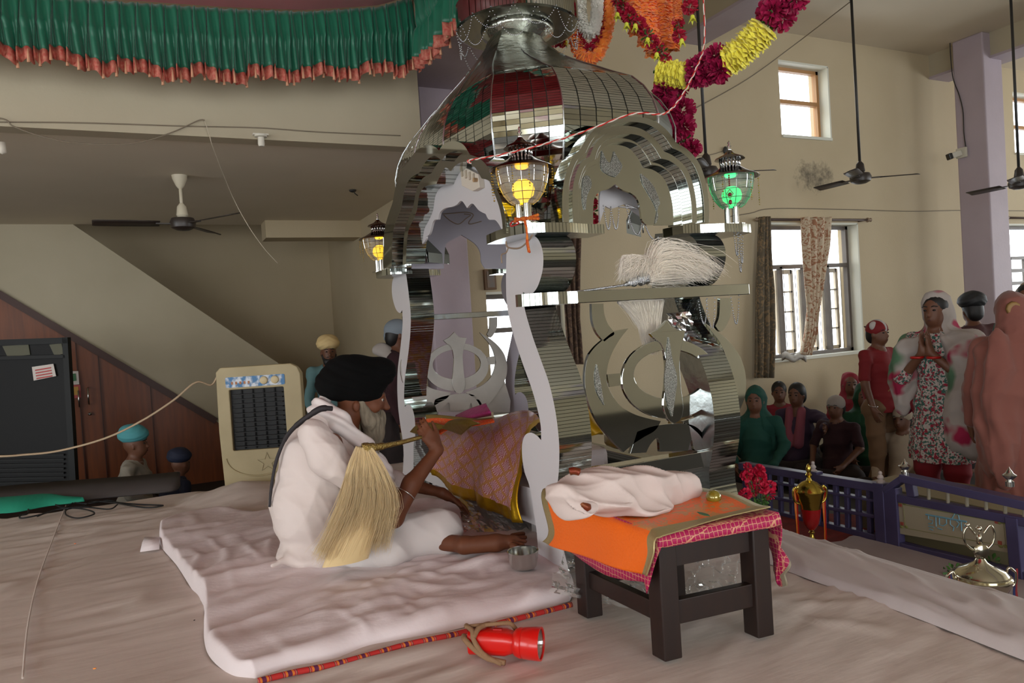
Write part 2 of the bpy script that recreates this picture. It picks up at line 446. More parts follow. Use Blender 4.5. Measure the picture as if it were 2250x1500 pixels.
# unseen parts of the hall: walls with wide door and window openings that let the daylight in
hb = [(-7.0, -3.2, FLZ, 2.8), (-0.8, 3.6, FLZ, 2.8), (11.2, 15.0, 0.2, 2.9)]
m_wallr = mat('bright_paint', '#d9cdb2', 0.75, col2='#cfc2a6', nscale=1.3)
wall_with_holes(MB(), -8, 16, FLZ, 4.1, hb, -5.28, -5.0).build('wall_rear', m_wallr, kind='structure')
def wall_y(mb, y0, y1, z0, z1, holes, x0, x1):
    ys = sorted({y0, y1} | {h[0] for h in holes} | {h[1] for h in holes}); zs = sorted({z0, z1} | {h[2] for h in holes} | {h[3] for h in holes})
    for i in range(len(ys)-1):
        for j in range(len(zs)-1):
            a = (ys[i]+ys[i+1])/2; b = (zs[j]+zs[j+1])/2
            if any(h[0] < a < h[1] and h[2] < b < h[3] for h in holes): continue
            mb.box((x0, ys[i], zs[j]), (x1, ys[i+1], zs[j+1]))
    return mb
hl = [(-4.2, -0.8, -0.2, 2.9), (0.2, 4.4, -0.4, 2.9)]
wall_y(MB(), -5, 12, FLZ, 5.5, hl, -8.25, -8.0).build('wall_left', m_wallr, kind='structure')
hr = [(-4.2, 0.3, 0.0, 2.9), (1.2, 5.2, 0.0, 2.9)]
wall_y(MB(), -5, 6.2, FLZ, 4.1, hr, 16.0, 16.25).build('wall_right', m_wallr, kind='structure')
for h in hb: portal('daylight_portal', ((h[0]+h[1])/2, -5.0, (h[2]+h[3])/2), (PI/2, 0, 0) if False else (PI/2, 0, 0), h[1]-h[0], h[3]-h[2])
for h in hl: portal('daylight_portal', (-8.0, (h[0]+h[1])/2, (h[2]+h[3])/2), (0, -PI/2, 0), h[3]-h[2], h[1]-h[0])
for h in hr: portal('daylight_portal', (16.0, (h[0]+h[1])/2, (h[2]+h[3])/2), (0, PI/2, 0), h[3]-h[2], h[1]-h[0])
for h in OPEN: portal('daylight_portal', ((h[0]+h[1])/2, WV+0.27, (h[2]+h[3])/2), (-PI/2, 0, 0), h[1]-h[0], h[3]-h[2])
# ---------------------------------------------------------------- windows
def win_frame(n, w, trans, bays, mfr, shutters=False):
    x0, x1, z0, z1 = w; y = WV+0.16
    root = MB(); t = 0.05
    root.bar((x0, y, z0+t/2), (x1, y, z0+t/2), 0.06, t); root.bar((x0, y, z1-t/2), (x1, y, z1-t/2), 0.06, t)
    root.bar((x0+t/2, y, z0), (x0+t/2, y, z1), t, 0.06); root.bar((x1-t/2, y, z0), (x1-t/2, y, z1), t, 0.06)
    f = root.build('window_%d' % n, mfr, kind='structure', label='window with %s frame' % ('dark' if mfr is m_bframe else 'orange wooden'))
    f['label'] = None; del f['label']
    for tz in trans:
        MB().bar((x0, y, tz), (x1, y, tz), 0.055, 0.045).build('transom', mfr, f)
    top = trans[0] if bays else z1
    for k in range(1, bays):
        xx = lerp(x0, x1, k/bays)
        MB().bar((xx, y, z0), (xx, y, top), 0.036, 0.055).build('mullion', mfr, f)
    zz = [z0]+sorted(trans)+[z1]
    for a, b in zip(zz[:-1], zz[1:]):
        MB().box((x0+t, y-0.004, a), (x1-t, y+0.004, b)).build('pane', m_glass, f)
    # pale reveal lining of the wall opening
    MB().box((x1-0.012, WV-0.003, z0), (x1+0.01, WV+0.13, z1)).build('reveal', m_reveal, f)
    MB().box((x0, WV-0.003, z1-0.012), (x1, WV+0.13, z1+0.01)).build('reveal', m_reveal, f)
    MB().box((x0, WV-0.02, z0-0.02), (x1, WV+0.13, z0+0.012)).build('sill', m_reveal, f)
    return f
m_shut = mat('shutter_cream', '#d9cdb8', 0.6)
tz = ony(1750, 583, WV).z
f1 = win_frame(1, w1, [tz], 4, m_bframe)
for k in range(4):   # open shutters with small panes behind the frame
    xa = lerp(w1[0], w1[1], (k+0.22)/4); xb = lerp(w1[0], w1[1], (k+0.86)/4)
    mb = MB(); y = WV+0.3
    for x in (xa, xb): mb.bar((x, y, w1[2]+0.05), (x, y, tz-0.03), 0.045, 0.03)
    for j in range(5):
        z = lerp(w1[2]+0.06, tz-0.05, j/4); mb.bar((xa, y, z), (xb, y, z), 0.03, 0.05 if j in (0, 4) else 0.02)
    mb.build('shutter', m_shut, f1)
for k in range(8):
    x = lerp(w1[0], w1[1], (k+0.6)/8); MB().tube([(x, WV+0.21, w1[2]), (x, WV+0.21, tz)], 0.004, 6).build('grill_bar', m_bframe, f1)
f2 = win_frame(2, w2, [(w2[2]+w2[3])/2+0.02], 0, m_oframe)
f3 = win_frame(3, w3, [ony(2230, 565, WV).z], 4, m_bframe)
for k in range(4):
    for j in range(1, 6):
        z = lerp(w3[2], ony(2230, 565, WV).z, j/6); MB().bar((lerp(w3[0], w3[1], k/4), WV+0.12, z), (lerp(w3[0], w3[1], (k+1)/4), WV+0.12, z), 0.02, 0.05).build('grill_bar', m_bframe, f3)
f4 = win_frame(4, w4, [(w4[2]+w4[3])/2], 0, m_oframe)
f5 = win_frame(5, w5, [1.0], 0, m_bframe)
# ---------------------------------------------------------------- stair and the wooden cupboard wall below it
top = [ony(a, b, SV) for a, b in ((-60, 480), (150, 486), (600, 790), (640, 816), (640, 1040), (475, 925), (-60, 612))]
MB().prism([top], (0, 0.14, 0)).build('wall_stair', m_wallw, kind='structure', label='cream plastered side of the staircase')
wd = [ony(a, b, SV+0.02) for a, b in ((-60, 600), (480, 918), (640, 1010), (640, 1100), (-60, 1180))]
w_ = MB().prism([wd], (0, 0.06, 0)).build('wall_cupboard', m_wood, kind='structure', label='brown wood panelling under the stair')
a = ony(-60, 612, SV-0.02); b = ony(475, 925, SV-0.02); MB().bar(a, b, 0.03, 0.07).build('panel_trim', mat('dark_laminate', '#3d1a0a', 0.5), w_)
for px in (165, 215, 330):
    p = ony(px, 740+(px-150)*0.6, SV); q = ony(px+18, 1060, SV); MB().box((p.x-0.004, SV-0.002, FLZ), (p.x+0.004, SV+0.03, p.z)).build('panel_seam', MATS['dark_laminate'], w_)
for px, py in ((194, 870), (173, 876)):
    p = ony(px, py, SV-0.03); MB().tube([p+Vector((0,0.04,0.09)), p+Vector((0,0,0.085)), p+Vector((0,0,-0.085)), p+Vector((0,0.04,-0.09))], 0.008, 8).build('handle', m_steel, w_, smooth=True, label='small chrome cupboard handle')
p = ony(197, 909, SV-0.01); MB().lathe(p, [(0.018, -0.02), (0.018, 0.0), (0.008, 0.01)], 12, (0, -1, 0)).build('lock', m_steel, w_)
# ================================================================= the dais
m_sheet = mat('white_sheet', '#d6cbc3', 0.85, col2='#c8bcb3', nscale=2.0, nstr=0.6, bump=0.22, bscale=4, stretch=(0.8, 4, 1), bdist=0.02)
m_matt = mat('mattress_sheet', '#e3d8d9', 0.8, bump=0.35, bscale=9, bdist=0.012, stretch=(1.2, 2.6, 1))
def cloth_noise(x, y, s=1.0):
    v = Vector((x*s, y*s, 0.3))
    return mnoise.noise(v)
def wrinkle(x, y, a=0.0, fx=1.0, fy=1.0, w=1.0):
    ca, sa = math.cos(a), math.sin(a); p = (x*ca+y*sa)*fx; q = (-x*sa+y*ca)*fy
    n = mnoise.noise(Vector((p, q, 1.7))) + 0.5*mnoise.noise(Vector((p*2.1+5, q*2.1, 4.2)))
    return (1-min(1, abs(n)*2.4))**2*w
def crease(x, y, a, fx, fy, seed, sharp=3.0, mask=0.0):
    ca, sa = math.cos(a), math.sin(a); p = x*ca+y*sa; q = -x*sa+y*ca
    wq = 0.22*mnoise.noise(Vector((p*1.3+seed, q*1.3, seed))); n = mnoise.noise(Vector((p*fx+seed, (q+wq)*fy, seed*1.7)))
    m = mnoise.noise(Vector((x*1.5+seed*3, y*1.5, seed)))+0.2-mask
    r = max(0, 1-abs(n)*2.6); return r*r*(3-2*r)*max(0, min(1, m*1.6))
def sheet_grid(name, x0, x1, y0, y1, nx, ny, f, m, edge=None, **kw):
    rows = []
    for j in range(ny+1):
        y = lerp(y0, y1, j/ny)
        rows.append([(lerp(x0, x1, i/nx), y, f(lerp(x0, x1, i/nx), y)) for i in range(nx+1)])
    mb = MB().grid(rows)
    return mb.build(name, m, smooth=True, fix=False, **kw)
EX = 2.5
def dais_z(x, y):
    z = 0.009*crease(x, y, 0.12, 0.7, 13, 2.1) + 0.010*crease(x, y, 0.2, 1.2, 9, 5.3) + 0.011*crease(x, y, 0.7, 2.5, 7, 8.8, mask=.1) + 0.003*mnoise.noise(Vector((x*3, y*3, 0))) + 0.008*mnoise.noise(Vector((x*1.1, y*1.6, 4)))
    if x < 0.9: z += (0.014*crease(x, y, 0.5, 5, 8, 3.1)+0.012*crease(x, y, -.2, 4, 9, 6.1))*max(0, min(1, (2.7-y)/.6))*max(0, min(1, (y-1.5)/.3))
    if x > 1.9: z += 0.010*crease(x, y, -.9, 2, 6, 7.7)
    # the sheet bulges at the far edge beside the cooler
    d = math.hypot((x-0.45)/0.42, (y-5.35)/0.35); z += 0.10*max(0, 1-d)**1.0
    return z - 0.012
MB().box((-3.2, -1.5, FLZ), (EX-0.03, 5.66, -0.03)).build('floor_dais', mat('dais_side', '#4a413b', 0.8), kind='structure')
# sheet with a loosely hanging side towards the railing
rows = []
for j in range(241):
    y = lerp(-0.6, 5.7, j/240); r = []
    for i in range(301):
        x = lerp(-3.2, EX, i/300); r.append((x, y, dais_z(x, y)))
    e = EX + 0.03*mnoise.noise(Vector((0, y*2.2, 0)))
    r[-1] = (e, y, dais_z(EX, y)-0.004)
    for k, (dx, dz) in enumerate(((0.03, -0.02), (0.045, -0.08), (0.05, -0.2), (0.07, -0.36))):
        r.append((e+dx+0.015*math.sin(y*17+k), y, dz))
    rows.append(r)
def blur(rows, n):
    A = np.array([[tuple(p) for p in r] for r in rows]); z = A[:, :, 2].copy()
    for _ in range(n):
        q = z.copy(); q[1:-1, 1:-1] = (z[1:-1, 1:-1]*4+z[:-2, 1:-1]+z[2:, 1:-1]+z[1:-1, :-2]+z[1:-1, 2:])/8; z = q
    A[:, :, 2] = z
    return [[tuple(p) for p in r] for r in A]
tag(MB().grid(rows).build('dais_sheet', m_sheet, smooth=True, fix=False), 'large creased white sheet spread over the whole raised dais', 'sheet')
# strip of doubled white cloth along the right edge of the dais
rows = []
for j in range(161):
    y = lerp(0.4, 3.2, j/160); r = []
    for i in range(31):
        t = i/30; x = lerp(2.18+0.03*mnoise.noise(Vector((3, y*1.5, 0)))+(y-1.5)*0.03, EX+0.075, t)
        z = 0.012 + 0.03*math.sin(PI*min(1, t*1.1))**0.7 + 0.012*wrinkle(x, y, 1.3, 2, 9) - (0.05 if t > 0.97 else 0)
        if i == 0: z = -0.006
        r.append((x, y, z))
    rows.append(r)
tag(MB().grid(rows).build('edge_sheet', mat('edge_sheet_cloth', '#bfb6b4', 0.85, bump=0.1, bscale=30), smooth=True, fix=False), 'folded strip of white cloth along the dais edge towards the railing', 'sheet')
# seam of the sheets
sp = cat3([onz(50, 1490), onz(62, 1370), onz(85, 1270), onz(118, 1180), onz(145, 1110)], 14)
MB().tube([p+Vector((0, 0, 0.001)) for p in sp], 0.0035, 6).build('sheet_seam', m_sheet, bpy.data.objects['dais_sheet'], smooth=True)
# ---------------------------------------------------------------- mattress
MT = 0.042
near_e = [(560, 1490), (640, 1467), (730, 1448), (800, 1425), (900, 1402), (1000, 1380), (1100, 1356), (1180, 1337), (1252, 1318)]
far_e = [(352, 1160), (400, 1135), (480, 1122), (560, 1130), (640, 1118), (760, 1112), (900, 1110), (1050, 1112), (1235, 1128)]
left_e = [(560, 1490), (505, 1478), (462, 1442), (448, 1400), (447, 1330), (420, 1290), (388, 1240), (352, 1195), (352, 1160)]
right_e = [(1252, 1318), (1262, 1290), (1255, 1262), (1250, 1235), (1246, 1210), (1243, 1190), (1240, 1170), (1238, 1150), (1235, 1128)]
NE, FE, LE, RE = [cat3([onz(a, b, 0.0) for a, b in l], 12) for l in (near_e, far_e, left_e, right_e)]
NN = len(NE)
def matz(x, y):
    return 0.020*crease(x, y, 0.5, 1.0, 6, 1.3) + 0.016*crease(x, y, 0.25, 1.6, 9, 4.4) + 0.018*crease(x, y, 0.95, 1.8, 6, 9.2, mask=.05) + 0.012*crease(x, y, -0.2, 3.5, 8, 12.5, mask=.1) + 0.009*crease(x, y, 1.6, 3, 9, 15.1, mask=.15) + 0.010*mnoise.noise(Vector((x*4, y*4, 0)))
rows = []
def sub(L, n): return [L[int(round(i*(len(L)-1)/n))] for i in range(n+1)]
U, Vn = 190, 130
def samp(L, t):
    f = t*(len(L)-1); i = min(int(f), len(L)-2); return L[i].lerp(L[i+1], f-i)
for j in range(Vn+1):
    w = j/Vn; r = []
    for i in range(U+1):
        u = i/U
        p = samp(NE, u)*(1-w)+samp(FE, u)*w+samp(LE, w)*(1-u)+samp(RE, w)*u - (NE[0]*(1-u)*(1-w)+NE[-1]*u*(1-w)+FE[0]*(1-u)*w+FE[-1]*u*w)
        d = min(u*1.6, (1-u)*1.6, w*0.75, (1-w)*0.9)
        prof = min(1, max(0, d)/0.045); prof = math.sqrt(1-(1-prof)**2)
        z = MT*prof*(1+0.25*mnoise.noise(Vector((p.x*2.3, p.y*2.3, 0)))) + matz(p.x, p.y)*prof
        if u < 0.12: z += 0.012*prof*abs(math.sin(w*22+2*mnoise.noise(Vector((w*6, 0, 0)))))*(1-u/0.12)
        r.append((p.x, p.y, z-0.004))
    rows.append(r)
rows = blur(rows, 2)
mt = MB().grid(rows).build('mattress', m_matt, smooth=True, fix=False)
tag(mt, 'thin white mattress with rumpled cover under the seated reader', 'mattress')
# patterned underside showing along the near edge
m_quilt = mat('quilt', '#b3241f', 0.8)
N, L, b = nodes(m_quilt); tc = N.new('ShaderNodeTexCoord'); mp = N.new('ShaderNodeMapping'); mp.inputs['Rotation'].default_value = (0, 0, math.radians(-20)); L.new(tc.outputs['Object'], mp.inputs[0])
wv = N.new('ShaderNodeTexWave'); wv.inputs['Scale'].default_value = 4.5; wv.inputs['Distortion'].default_value = 0.4; L.new(mp.outputs[0], wv.inputs['Vector'])
cr = N.new('ShaderNodeValToRGB'); cr.color_ramp.interpolation = 'CONSTANT'; E = cr.color_ramp.elements
E[0].position = 0; E[0].color = lin('#b4231f'); E[1].position = 0.42; E[1].color = lin('#2b2230')
for p_, c_ in ((0.47, '#7a1c26'), (0.52, '#c9a468'), (0.56, '#a51f35'), (0.74, '#cf6f22'), (0.93, '#5b1740')): e = E.new(p_); e.color = lin(c_)
L.new(wv.outputs['Fac'], cr.inputs[0]); L.new(cr.outputs[0], b.inputs['Base Color'])
q = cat3([onz(a, b, 0.012) for a, b in ((566, 1494), (640, 1476), (730, 1458), (820, 1434), (900, 1412), (1000, 1391), (1100, 1366), (1190, 1343), (1256, 1326))], 8)
MB().tube([p+Vector((0, 0, -0.003)) for p in q], 0.010, 8).build('quilt_edge', m_quilt, mt, smooth=True, label='red, orange and maroon striped quilt edge')
a1, a2, a3, a4 = [onz(a, b, 0.03) for a, b in ((310, 1212), (345, 1180), (370, 1200), (316, 1168))]
P = [onz(a, b, z) for a, b, z in ((308, 1212, 0.004), (350, 1206, 0.006), (352, 1180, 0.03), (318, 1180, 0.028))]
MB().grid([[P[3], P[2]], [(P[0]+P[3])/2+Vector((0,-0.01,0.012)), (P[1]+P[2])/2+Vector((0,0,0.02))], [P[0], P[1]]]).build('cover_corner', m_matt, mt, solid=0.004, smooth=True)
# ================================================================= the canopied stand (palki)
XA = 1.43; YB = 2.60; XL = 1.34
m_lam = mat('white_laminate', '#cfccce', 0.32, bump=0.03, bscale=120)
m_grey = mat('grey_laminate', '#a7a2ac', 0.35)
m_mir = mat('mirror', '#c9cdc8', 0.05, 1.0)
m_mirs = mat('mirror_strips', '#c3c8c3', 0.1, 1.0)
m_silv = mat('silver_sheet', '#c2c6c8', 0.22, 1.0, bump=0.25, bscale=5, bdist=0.02)
m_glit = mat('silver_glitter', '#b9b9b0', 0.35, 1.0, col2='#7d7d74', nscale=220, nstr=0.1, bump=1.0, bscale=200, bdist=0.01)
m_chain = mat('bead_chain', '#b9bcc0', 0.2, 1.0)
m_emb = mat('brushed_back', '#b4b0aa', 0.42, 0.35, col2='#c4c0ba', nscale=9, nstr=0.5)
def strips(name, axis, freq, base, rough=0.08):
    m = mat(name, base, rough, 1.0); N, L, b = nodes(m)
    tc = N.new('ShaderNodeTexCoord'); sp = N.new('ShaderNodeSeparateXYZ'); L.new(tc.outputs['Object'], sp.inputs[0])
    mu = N.new('ShaderNodeMath'); mu.operation = 'MULTIPLY'; L.new(sp.outputs[axis], mu.inputs[0]); mu.inputs[1].default_value = freq
    fr = N.new('ShaderNodeMath'); fr.operation = 'FRACT'; L.new(mu.outputs[0], fr.inputs[0])
    fl = N.new('ShaderNodeMath'); fl.operation = 'FLOOR'; L.new(mu.outputs[0], fl.inputs[0])
    wn = N.new('ShaderNodeTexWhiteNoise'); wn.noise_dimensions = '1D'; L.new(fl.outputs[0], wn.inputs['W'])
    gap = N.new('ShaderNodeMath'); gap.operation = 'LESS_THAN'; L.new(fr.outputs[0], gap.inputs[0]); gap.inputs[1].default_value = 0.14
    mx = N.new('ShaderNodeMixRGB'); L.new(gap.outputs[0], mx.inputs[0]); mx.inputs[1].default_value = lin(base); mx.inputs[2].default_value = lin('#55584f'); L.new(mx.outputs[0], b.inputs['Base Color'])
    h = N.new('ShaderNodeMath'); h.operation = 'MULTIPLY_ADD'; L.new(fr.outputs[0], h.inputs[0]); L.new(wn.outputs['Value'], h.inputs[1]); h.inputs[2].default_value = 0
    bp = N.new('ShaderNodeBump'); bp.inputs['Distance'].default_value = 0.0012; bp.inputs['Strength'].default_value = 0.8; L.new(h.outputs[0], bp.inputs['Height']); L.new(bp.outputs[0], b.inputs['Normal'])
    return m
m_sz = strips('mirror_strips_level', 2, 70, '#c4cac6')
m_sx = strips('mirror_strips_upright', 0, 62, '#cdd1cc')
cen = Vector((1.91, 3.67, 0))
PK = thing('palki', 'large mirrored canopied stand with dome, arches and four lamps in the centre of the dais', 'canopy', (1.91, 3.67, 0))
near_pil = [(1115,515,1),(1150,512),(1172,517),(1185,530),(1193,556),(1193,588),(1185,620),(1175,639),(1161,648),(1149,641,1),(1150,655,1),(1154,683),(1170,738),(1188,789),(1206,840),(1219,896),(1226,945),(1229,987),(1228,1030),(1225,1065),(1222,1100),(1226,1150),(1238,1205),(1249,1250),(1248,1262,1),(1189,1262,1),(1184,1230),(1178,1159),(1166,1080,1),(1161,1060),(1153,1038),(1148,1010),(1147,978),(1153,957),(1166,950),(1180,957),(1189,967,1),(1188,935),(1180,895),(1167,850),(1150,803),(1134,755),(1122,712),(1114,670),(1112,630),(1112,590),(1113,550)]
def pil3(dx=0, mirror=False):
    o = []
    for (a, b) in smooth_path(near_pil, 5):
        p = onx(a, b, XA); p.z = max(0, p.z-0.0)
        if mirror: p.y = 2*cen.y - p.y
        p.x += dx; o.append(p)
    return o
p_ = onx(1180, 570, XA)
PY = p_.y                                # near face
XR = ony(1520, 565, PY).x                # inner face of the right-hand pillars
BW = 0.155
for (dx, mi, mface) in ((0, False, m_lam), (XR-XA, False, m_silv), (0, True, m_lam), (XR-XA, True, m_grey)):
    mb = MB(); mb.m = 0; mb.prism([pil3(dx, mi)], (BW, 0, 0), mside=1)
    o = mb.build('pillar', [mface, m_sz], PK)
print('PALKI near', PY, 'XR', XR, 'far', 2*cen.y-PY)
PYF = 2*cen.y - PY
# capitals: flat plates round the pillar tops
ZB, ZT = 1.408, 1.447
pl = [Vector((a, b, ZB)) for a, b in ((1.33, 2.93), (1.315, 2.80), (1.315, 2.66), (1.345, 2.58), (1.42, 2.555), (1.53, 2.555), (1.64, 2.59), (1.73, 2.60), (1.735, 2.74), (1.60, 2.76), (1.50, 2.82), (1.47, 2.94))]
XC = 1.94
for sx in (1, -1):
    for sy in (1, -1):
        q = [Vector((XC + sx*(p.x-XC), cen.y + sy*(p.y-cen.y), p.z)) for p in pl]
        mb = MB(); mb.m = 0; mb.prism([q], (0, 0, ZT-ZB), mside=1); mb.build('capital', [m_silv, m_sx], PK)
# ---------------------------------------------------------------- arch over the near side
oB = [(1234,489,1),(1233,430),(1240,385),(1256,346),(1272,330,1),(1290,300),(1316,275),(1350,261),(1388,257),(1428,264),(1460,285),(1484,316,1),(1508,330),(1532,358),(1547,398),(1554,445),(1555,489,1)]
iB = [(1286,489,1),(1285,440),(1286,404),(1298,370),(1322,356,1),(1326,334),(1340,318),(1362,308),(1388,306),(1412,314),(1430,334),(1443,358,1),(1464,362),(1486,378),(1500,405),(1509,445),(1511,489,1)]
def openline(l, n=6): return smooth_path(l, n, closed=False)
OB, IB = openline(oB), openline(iB)
NR = 4
for k in range(NR):
    a = [(lerp(p[0], q[0], k/NR), lerp(p[1], q[1], k/NR)) for p, q in zip(OB, IB)]
    b = [(lerp(p[0], q[0], (k+1)/NR), lerp(p[1], q[1], (k+1)/NR)) for p, q in zip(OB, IB)]
    yy = YB - 0.01 + (0, 0.03, 0.015, 0.05)[k]
    poly = [ony(u, v, YB) for u, v in a] + [ony(u, v, YB) for u, v in reversed(b)]
    poly = [Vector((p.x, yy, max(p.z, ZT-0.02))) for p in poly]
    mb = MB(); mb.m = 0; mb.prism([poly], (0, 0.10, 0), mside=1); mb.build('arch_moulding', [m_mir, m_sz], PK, bevel=0.004)
ogB = [(1323,489,1),(1323,455),(1326,428),(1338,414),(1357,408),(1372,397,1),(1386,409),(1408,418),(1422,432),(1428,455),(1432,478),(1442,489,1)]
bd = [ony(u, v, YB) for u, v in [(u, v) for u, v in IB]]
og = [ony(u, v, YB) for u, v in openline(ogB)]
poly = [Vector((p.x, YB+0.07, p.z)) for p in bd] + [Vector((p.x, YB+0.07, p.z)) for p in reversed(og)]
brd = MB().prism([poly], (0, 0.012, 0)).build('spandrel', m_mir, PK)
def patch(l, y, m, name, par, n=5, th=0.004):
    q = [ony(u, v, YB) for u, v in smooth_path(l, n)]; q = [Vector((p.x, y, p.z)) for p in q]
    return MB().prism([q], (0, th, 0)).build(name, m, par)
patch([(1341,322,1),(1350,342),(1360,352,1),(1366,335),(1368,324,1),(1378,342),(1386,356),(1381,370),(1371,382,1),(1352,374),(1340,360)], YB+0.064, m_glit, 'etched_flower', brd)
patch([(1428,374,1),(1432,395),(1446,420),(1460,446),(1466,470),(1460,486),(1466,450),(1470,440),(1462,415),(1448,392)], YB+0.064, m_glit, 'etched_leaf', brd)
patch([(1300,385),(1312,380),(1318,400),(1308,425),(1304,455),(1298,430)], YB+0.064, m_glit, 'etched_leaf', brd)
# inner white board behind the near arch
wb = [(1318,489,1),(1318,430),(1330,405),(1372,385),(1415,405),(1436,430),(1440,489,1),(1432,492,1),(1400,470),(1372,448,1),(1345,458),(1330,452,1)]
q = [ony(u, v, YB+0.2) for u, v in smooth_path(wb, 5)]
MB().prism([q], (0, 0.01, 0)).build('lining_board', m_lam, PK)
def chain(a, b, sag, par, r=0.0038, n=22, mid=None, name='bead_chain'):
    a = Vector(a); b = Vector(b); mb = MB()
    for i in range(n+1):
        t = i/n; p = a.lerp(b, t); p.z -= sag*4*t*(1-t)
        mb.ball(p, r, 5, 4)
    return mb.build(name, m_chain, par, smooth=True)
for (x0, y0, x1, y1, sg) in ((1326,452,1342,455,0.10),(1342,455,1360,454,0.098),(1376,452,1414,470,0.11),(1376,450,1404,460,0.0),(1410,470,1446,520,0.05),(1446,520,1452,560,0.0),(1360,454,1404,458,0.0)):
    a = ony(x0, y0, YB+0.1); b = ony(x1, y1, YB+0.1); chain(a, b, sg, PK, n=int(10+sg*160+(b-a).length*120))
for (px, z0, s_) in ((1628, 503, 0.16), (1618, 505, 0.12), (1624, 504, 0.2)):
    a = ony(px-6, z0, YB+0.04); chain(a, a+Vector((0.045, 0.02, 0)), s_, PK, n=34)
for (px, py, s_) in ((1606, 654, 0.13), (1535, 662, 0.11), (1552, 660, 0.14)):
    a = ony(px, py, YB+0.06); chain(a, a+Vector((0.06, 0.01, 0.01)), s_, PK, n=28)
# ---------------------------------------------------------------- arch over the side of the reader
oA = [(852,590,1),(853,540),(856,500),(866,465),(873,445),(879,415),(888,385),(897,368),(909,355),(919,340),(933,326),(954,318),(969,324),(977,331,1),(988,317),(1010,310),(1031,318),(1046,340,1),(1068,349),(1086,368),(1100,402),(1116,440),(1124,475),(1127,512,1)]
iA = [(890,580,1),(892,540),(896,505),(905,485),(914,462),(919,430),(928,413),(940,407),(957,404,1),(964,388),(972,374),(977,368),(983,371),(988,376,1),(1002,361),(1022,355),(1040,366),(1056,392,1),(1070,396),(1082,408),(1094,432),(1103,460),(1109,485),(1112,515,1)]
OA, IA = openline(oA), openline(iA)
for k in range(2):
    a = [(lerp(p[0], q[0], k/2), lerp(p[1], q[1], k/2)) for p, q in zip(OA, IA)]
    b = [(lerp(p[0], q[0], (k+1)/2), lerp(p[1], q[1], (k+1)/2)) for p, q in zip(OA, IA)]
    poly = [onx(u, v, XL) for u, v in a] + [onx(u, v, XL) for u, v in reversed(b)]
    poly = [Vector((XL - 0.03 + 0.035*k, p.y, max(p.z, ZT-0.03))) for p in poly]
    mb = MB(); mb.m = 0; mb.prism([poly], (0.12, 0, 0), mside=1); mb.build('arch_moulding', [m_mir, m_sz], PK, bevel=0.004)
crown = [(912,582,1),(920,548),(934,529),(936,519,1),(944,513),(952,486),(963,482,1),(967,466),(979,457),(991,455,1),(1003,450),(1014,441),(1026,457,1),(1038,447),(1052,462),(1067,470,1),(1074,482),(1089,484),(1102,504),(1110,530),(1115,582,1)]
CR = openline(crown, 5)
poly = [onx(u, v, XL+0.1) for u, v in [(882,582),(884,520),(896,470),(908,430),(930,398),(950,388),(965,365),(985,352),(1022,345),(1048,365),(1075,385),(1098,420),(1112,460),(1124,582)]] + [onx(u, v, XL+0.1) for u, v in reversed(CR)]
wbd = MB().prism([poly], (0.012, 0, 0)).build('lining_board', m_lam, PK, label='white foiled board with an electric switch panel')
# switch panel
a = onx(1012, 365, XL); 
sw = MB(); c1 = [onx(u, v, XL+0.07) for u, v in ((1010,362),(1050,382),(1053,412),(1038,420),(1014,408))]
sw.prism([c1], (0.03, 0, 0)); swp = sw.build('switch_panel', mat('ivory_plastic', '#d8cfc0', 0.4), wbd, bevel=0.003)
for i in range(4):
    c = onx(1015+i*8.5, 378+i*3.4, XL+0.066); MB().box((c.x-0.004, c.y-0.008, c.z-0.022), (c.x+0.004, c.y+0.008, c.z+0.016)).build('socket_face', mat('ivory_dark', '#b9ad9a', 0.4), wbd, bevel=0.002)
c = onx(1040, 395, XL+0.05); MB().lathe(c, [(0.011, 0), (0.009, 0.02)], 12, (1, 0, 0)).build('regulator_knob', mat('tan_knob', '#b3936c', 0.4), wbd, smooth='auto')
# far board seen from inside
hole = openline([(975,590,1),(978,545),(984,532),(996,526),(1014,516,1),(1034,528),(1048,540),(1056,556),(1058,575),(1066,590,1)], 5)
YF = PYF - 0.36
poly = [ony(u, v, YF) for u, v in [(905,590),(918,520),(935,480),(962,450),(1000,425),(1040,425),(1080,450),(1105,490),(1125,540),(1135,590)]] + [ony(u, v, YF) for u, v in reversed(hole)]
fb = MB().prism([poly], (0, 0.012, 0)).build('lining_board', m_grey, PK, label='grey board with an ogee opening on the far side')
q = cat3([ony(u, v, YF-0.02) for u, v in ((973,470),(1000,468),(1025,466),(1040,472),(1030,488),(1035,492),(1058,486))], 6); MB().tube(q, 0.003, 6).build('string', mat('jute', '#8d7a66', 0.9), fb)
q = cat3([ony(u, v, YF-0.02) for u, v in ((975,472),(990,485),(1008,492),(1024,480),(1034,472),(1020,470))], 6); MB().tube(q, 0.003, 6).build('string', MATS['jute'], fb)
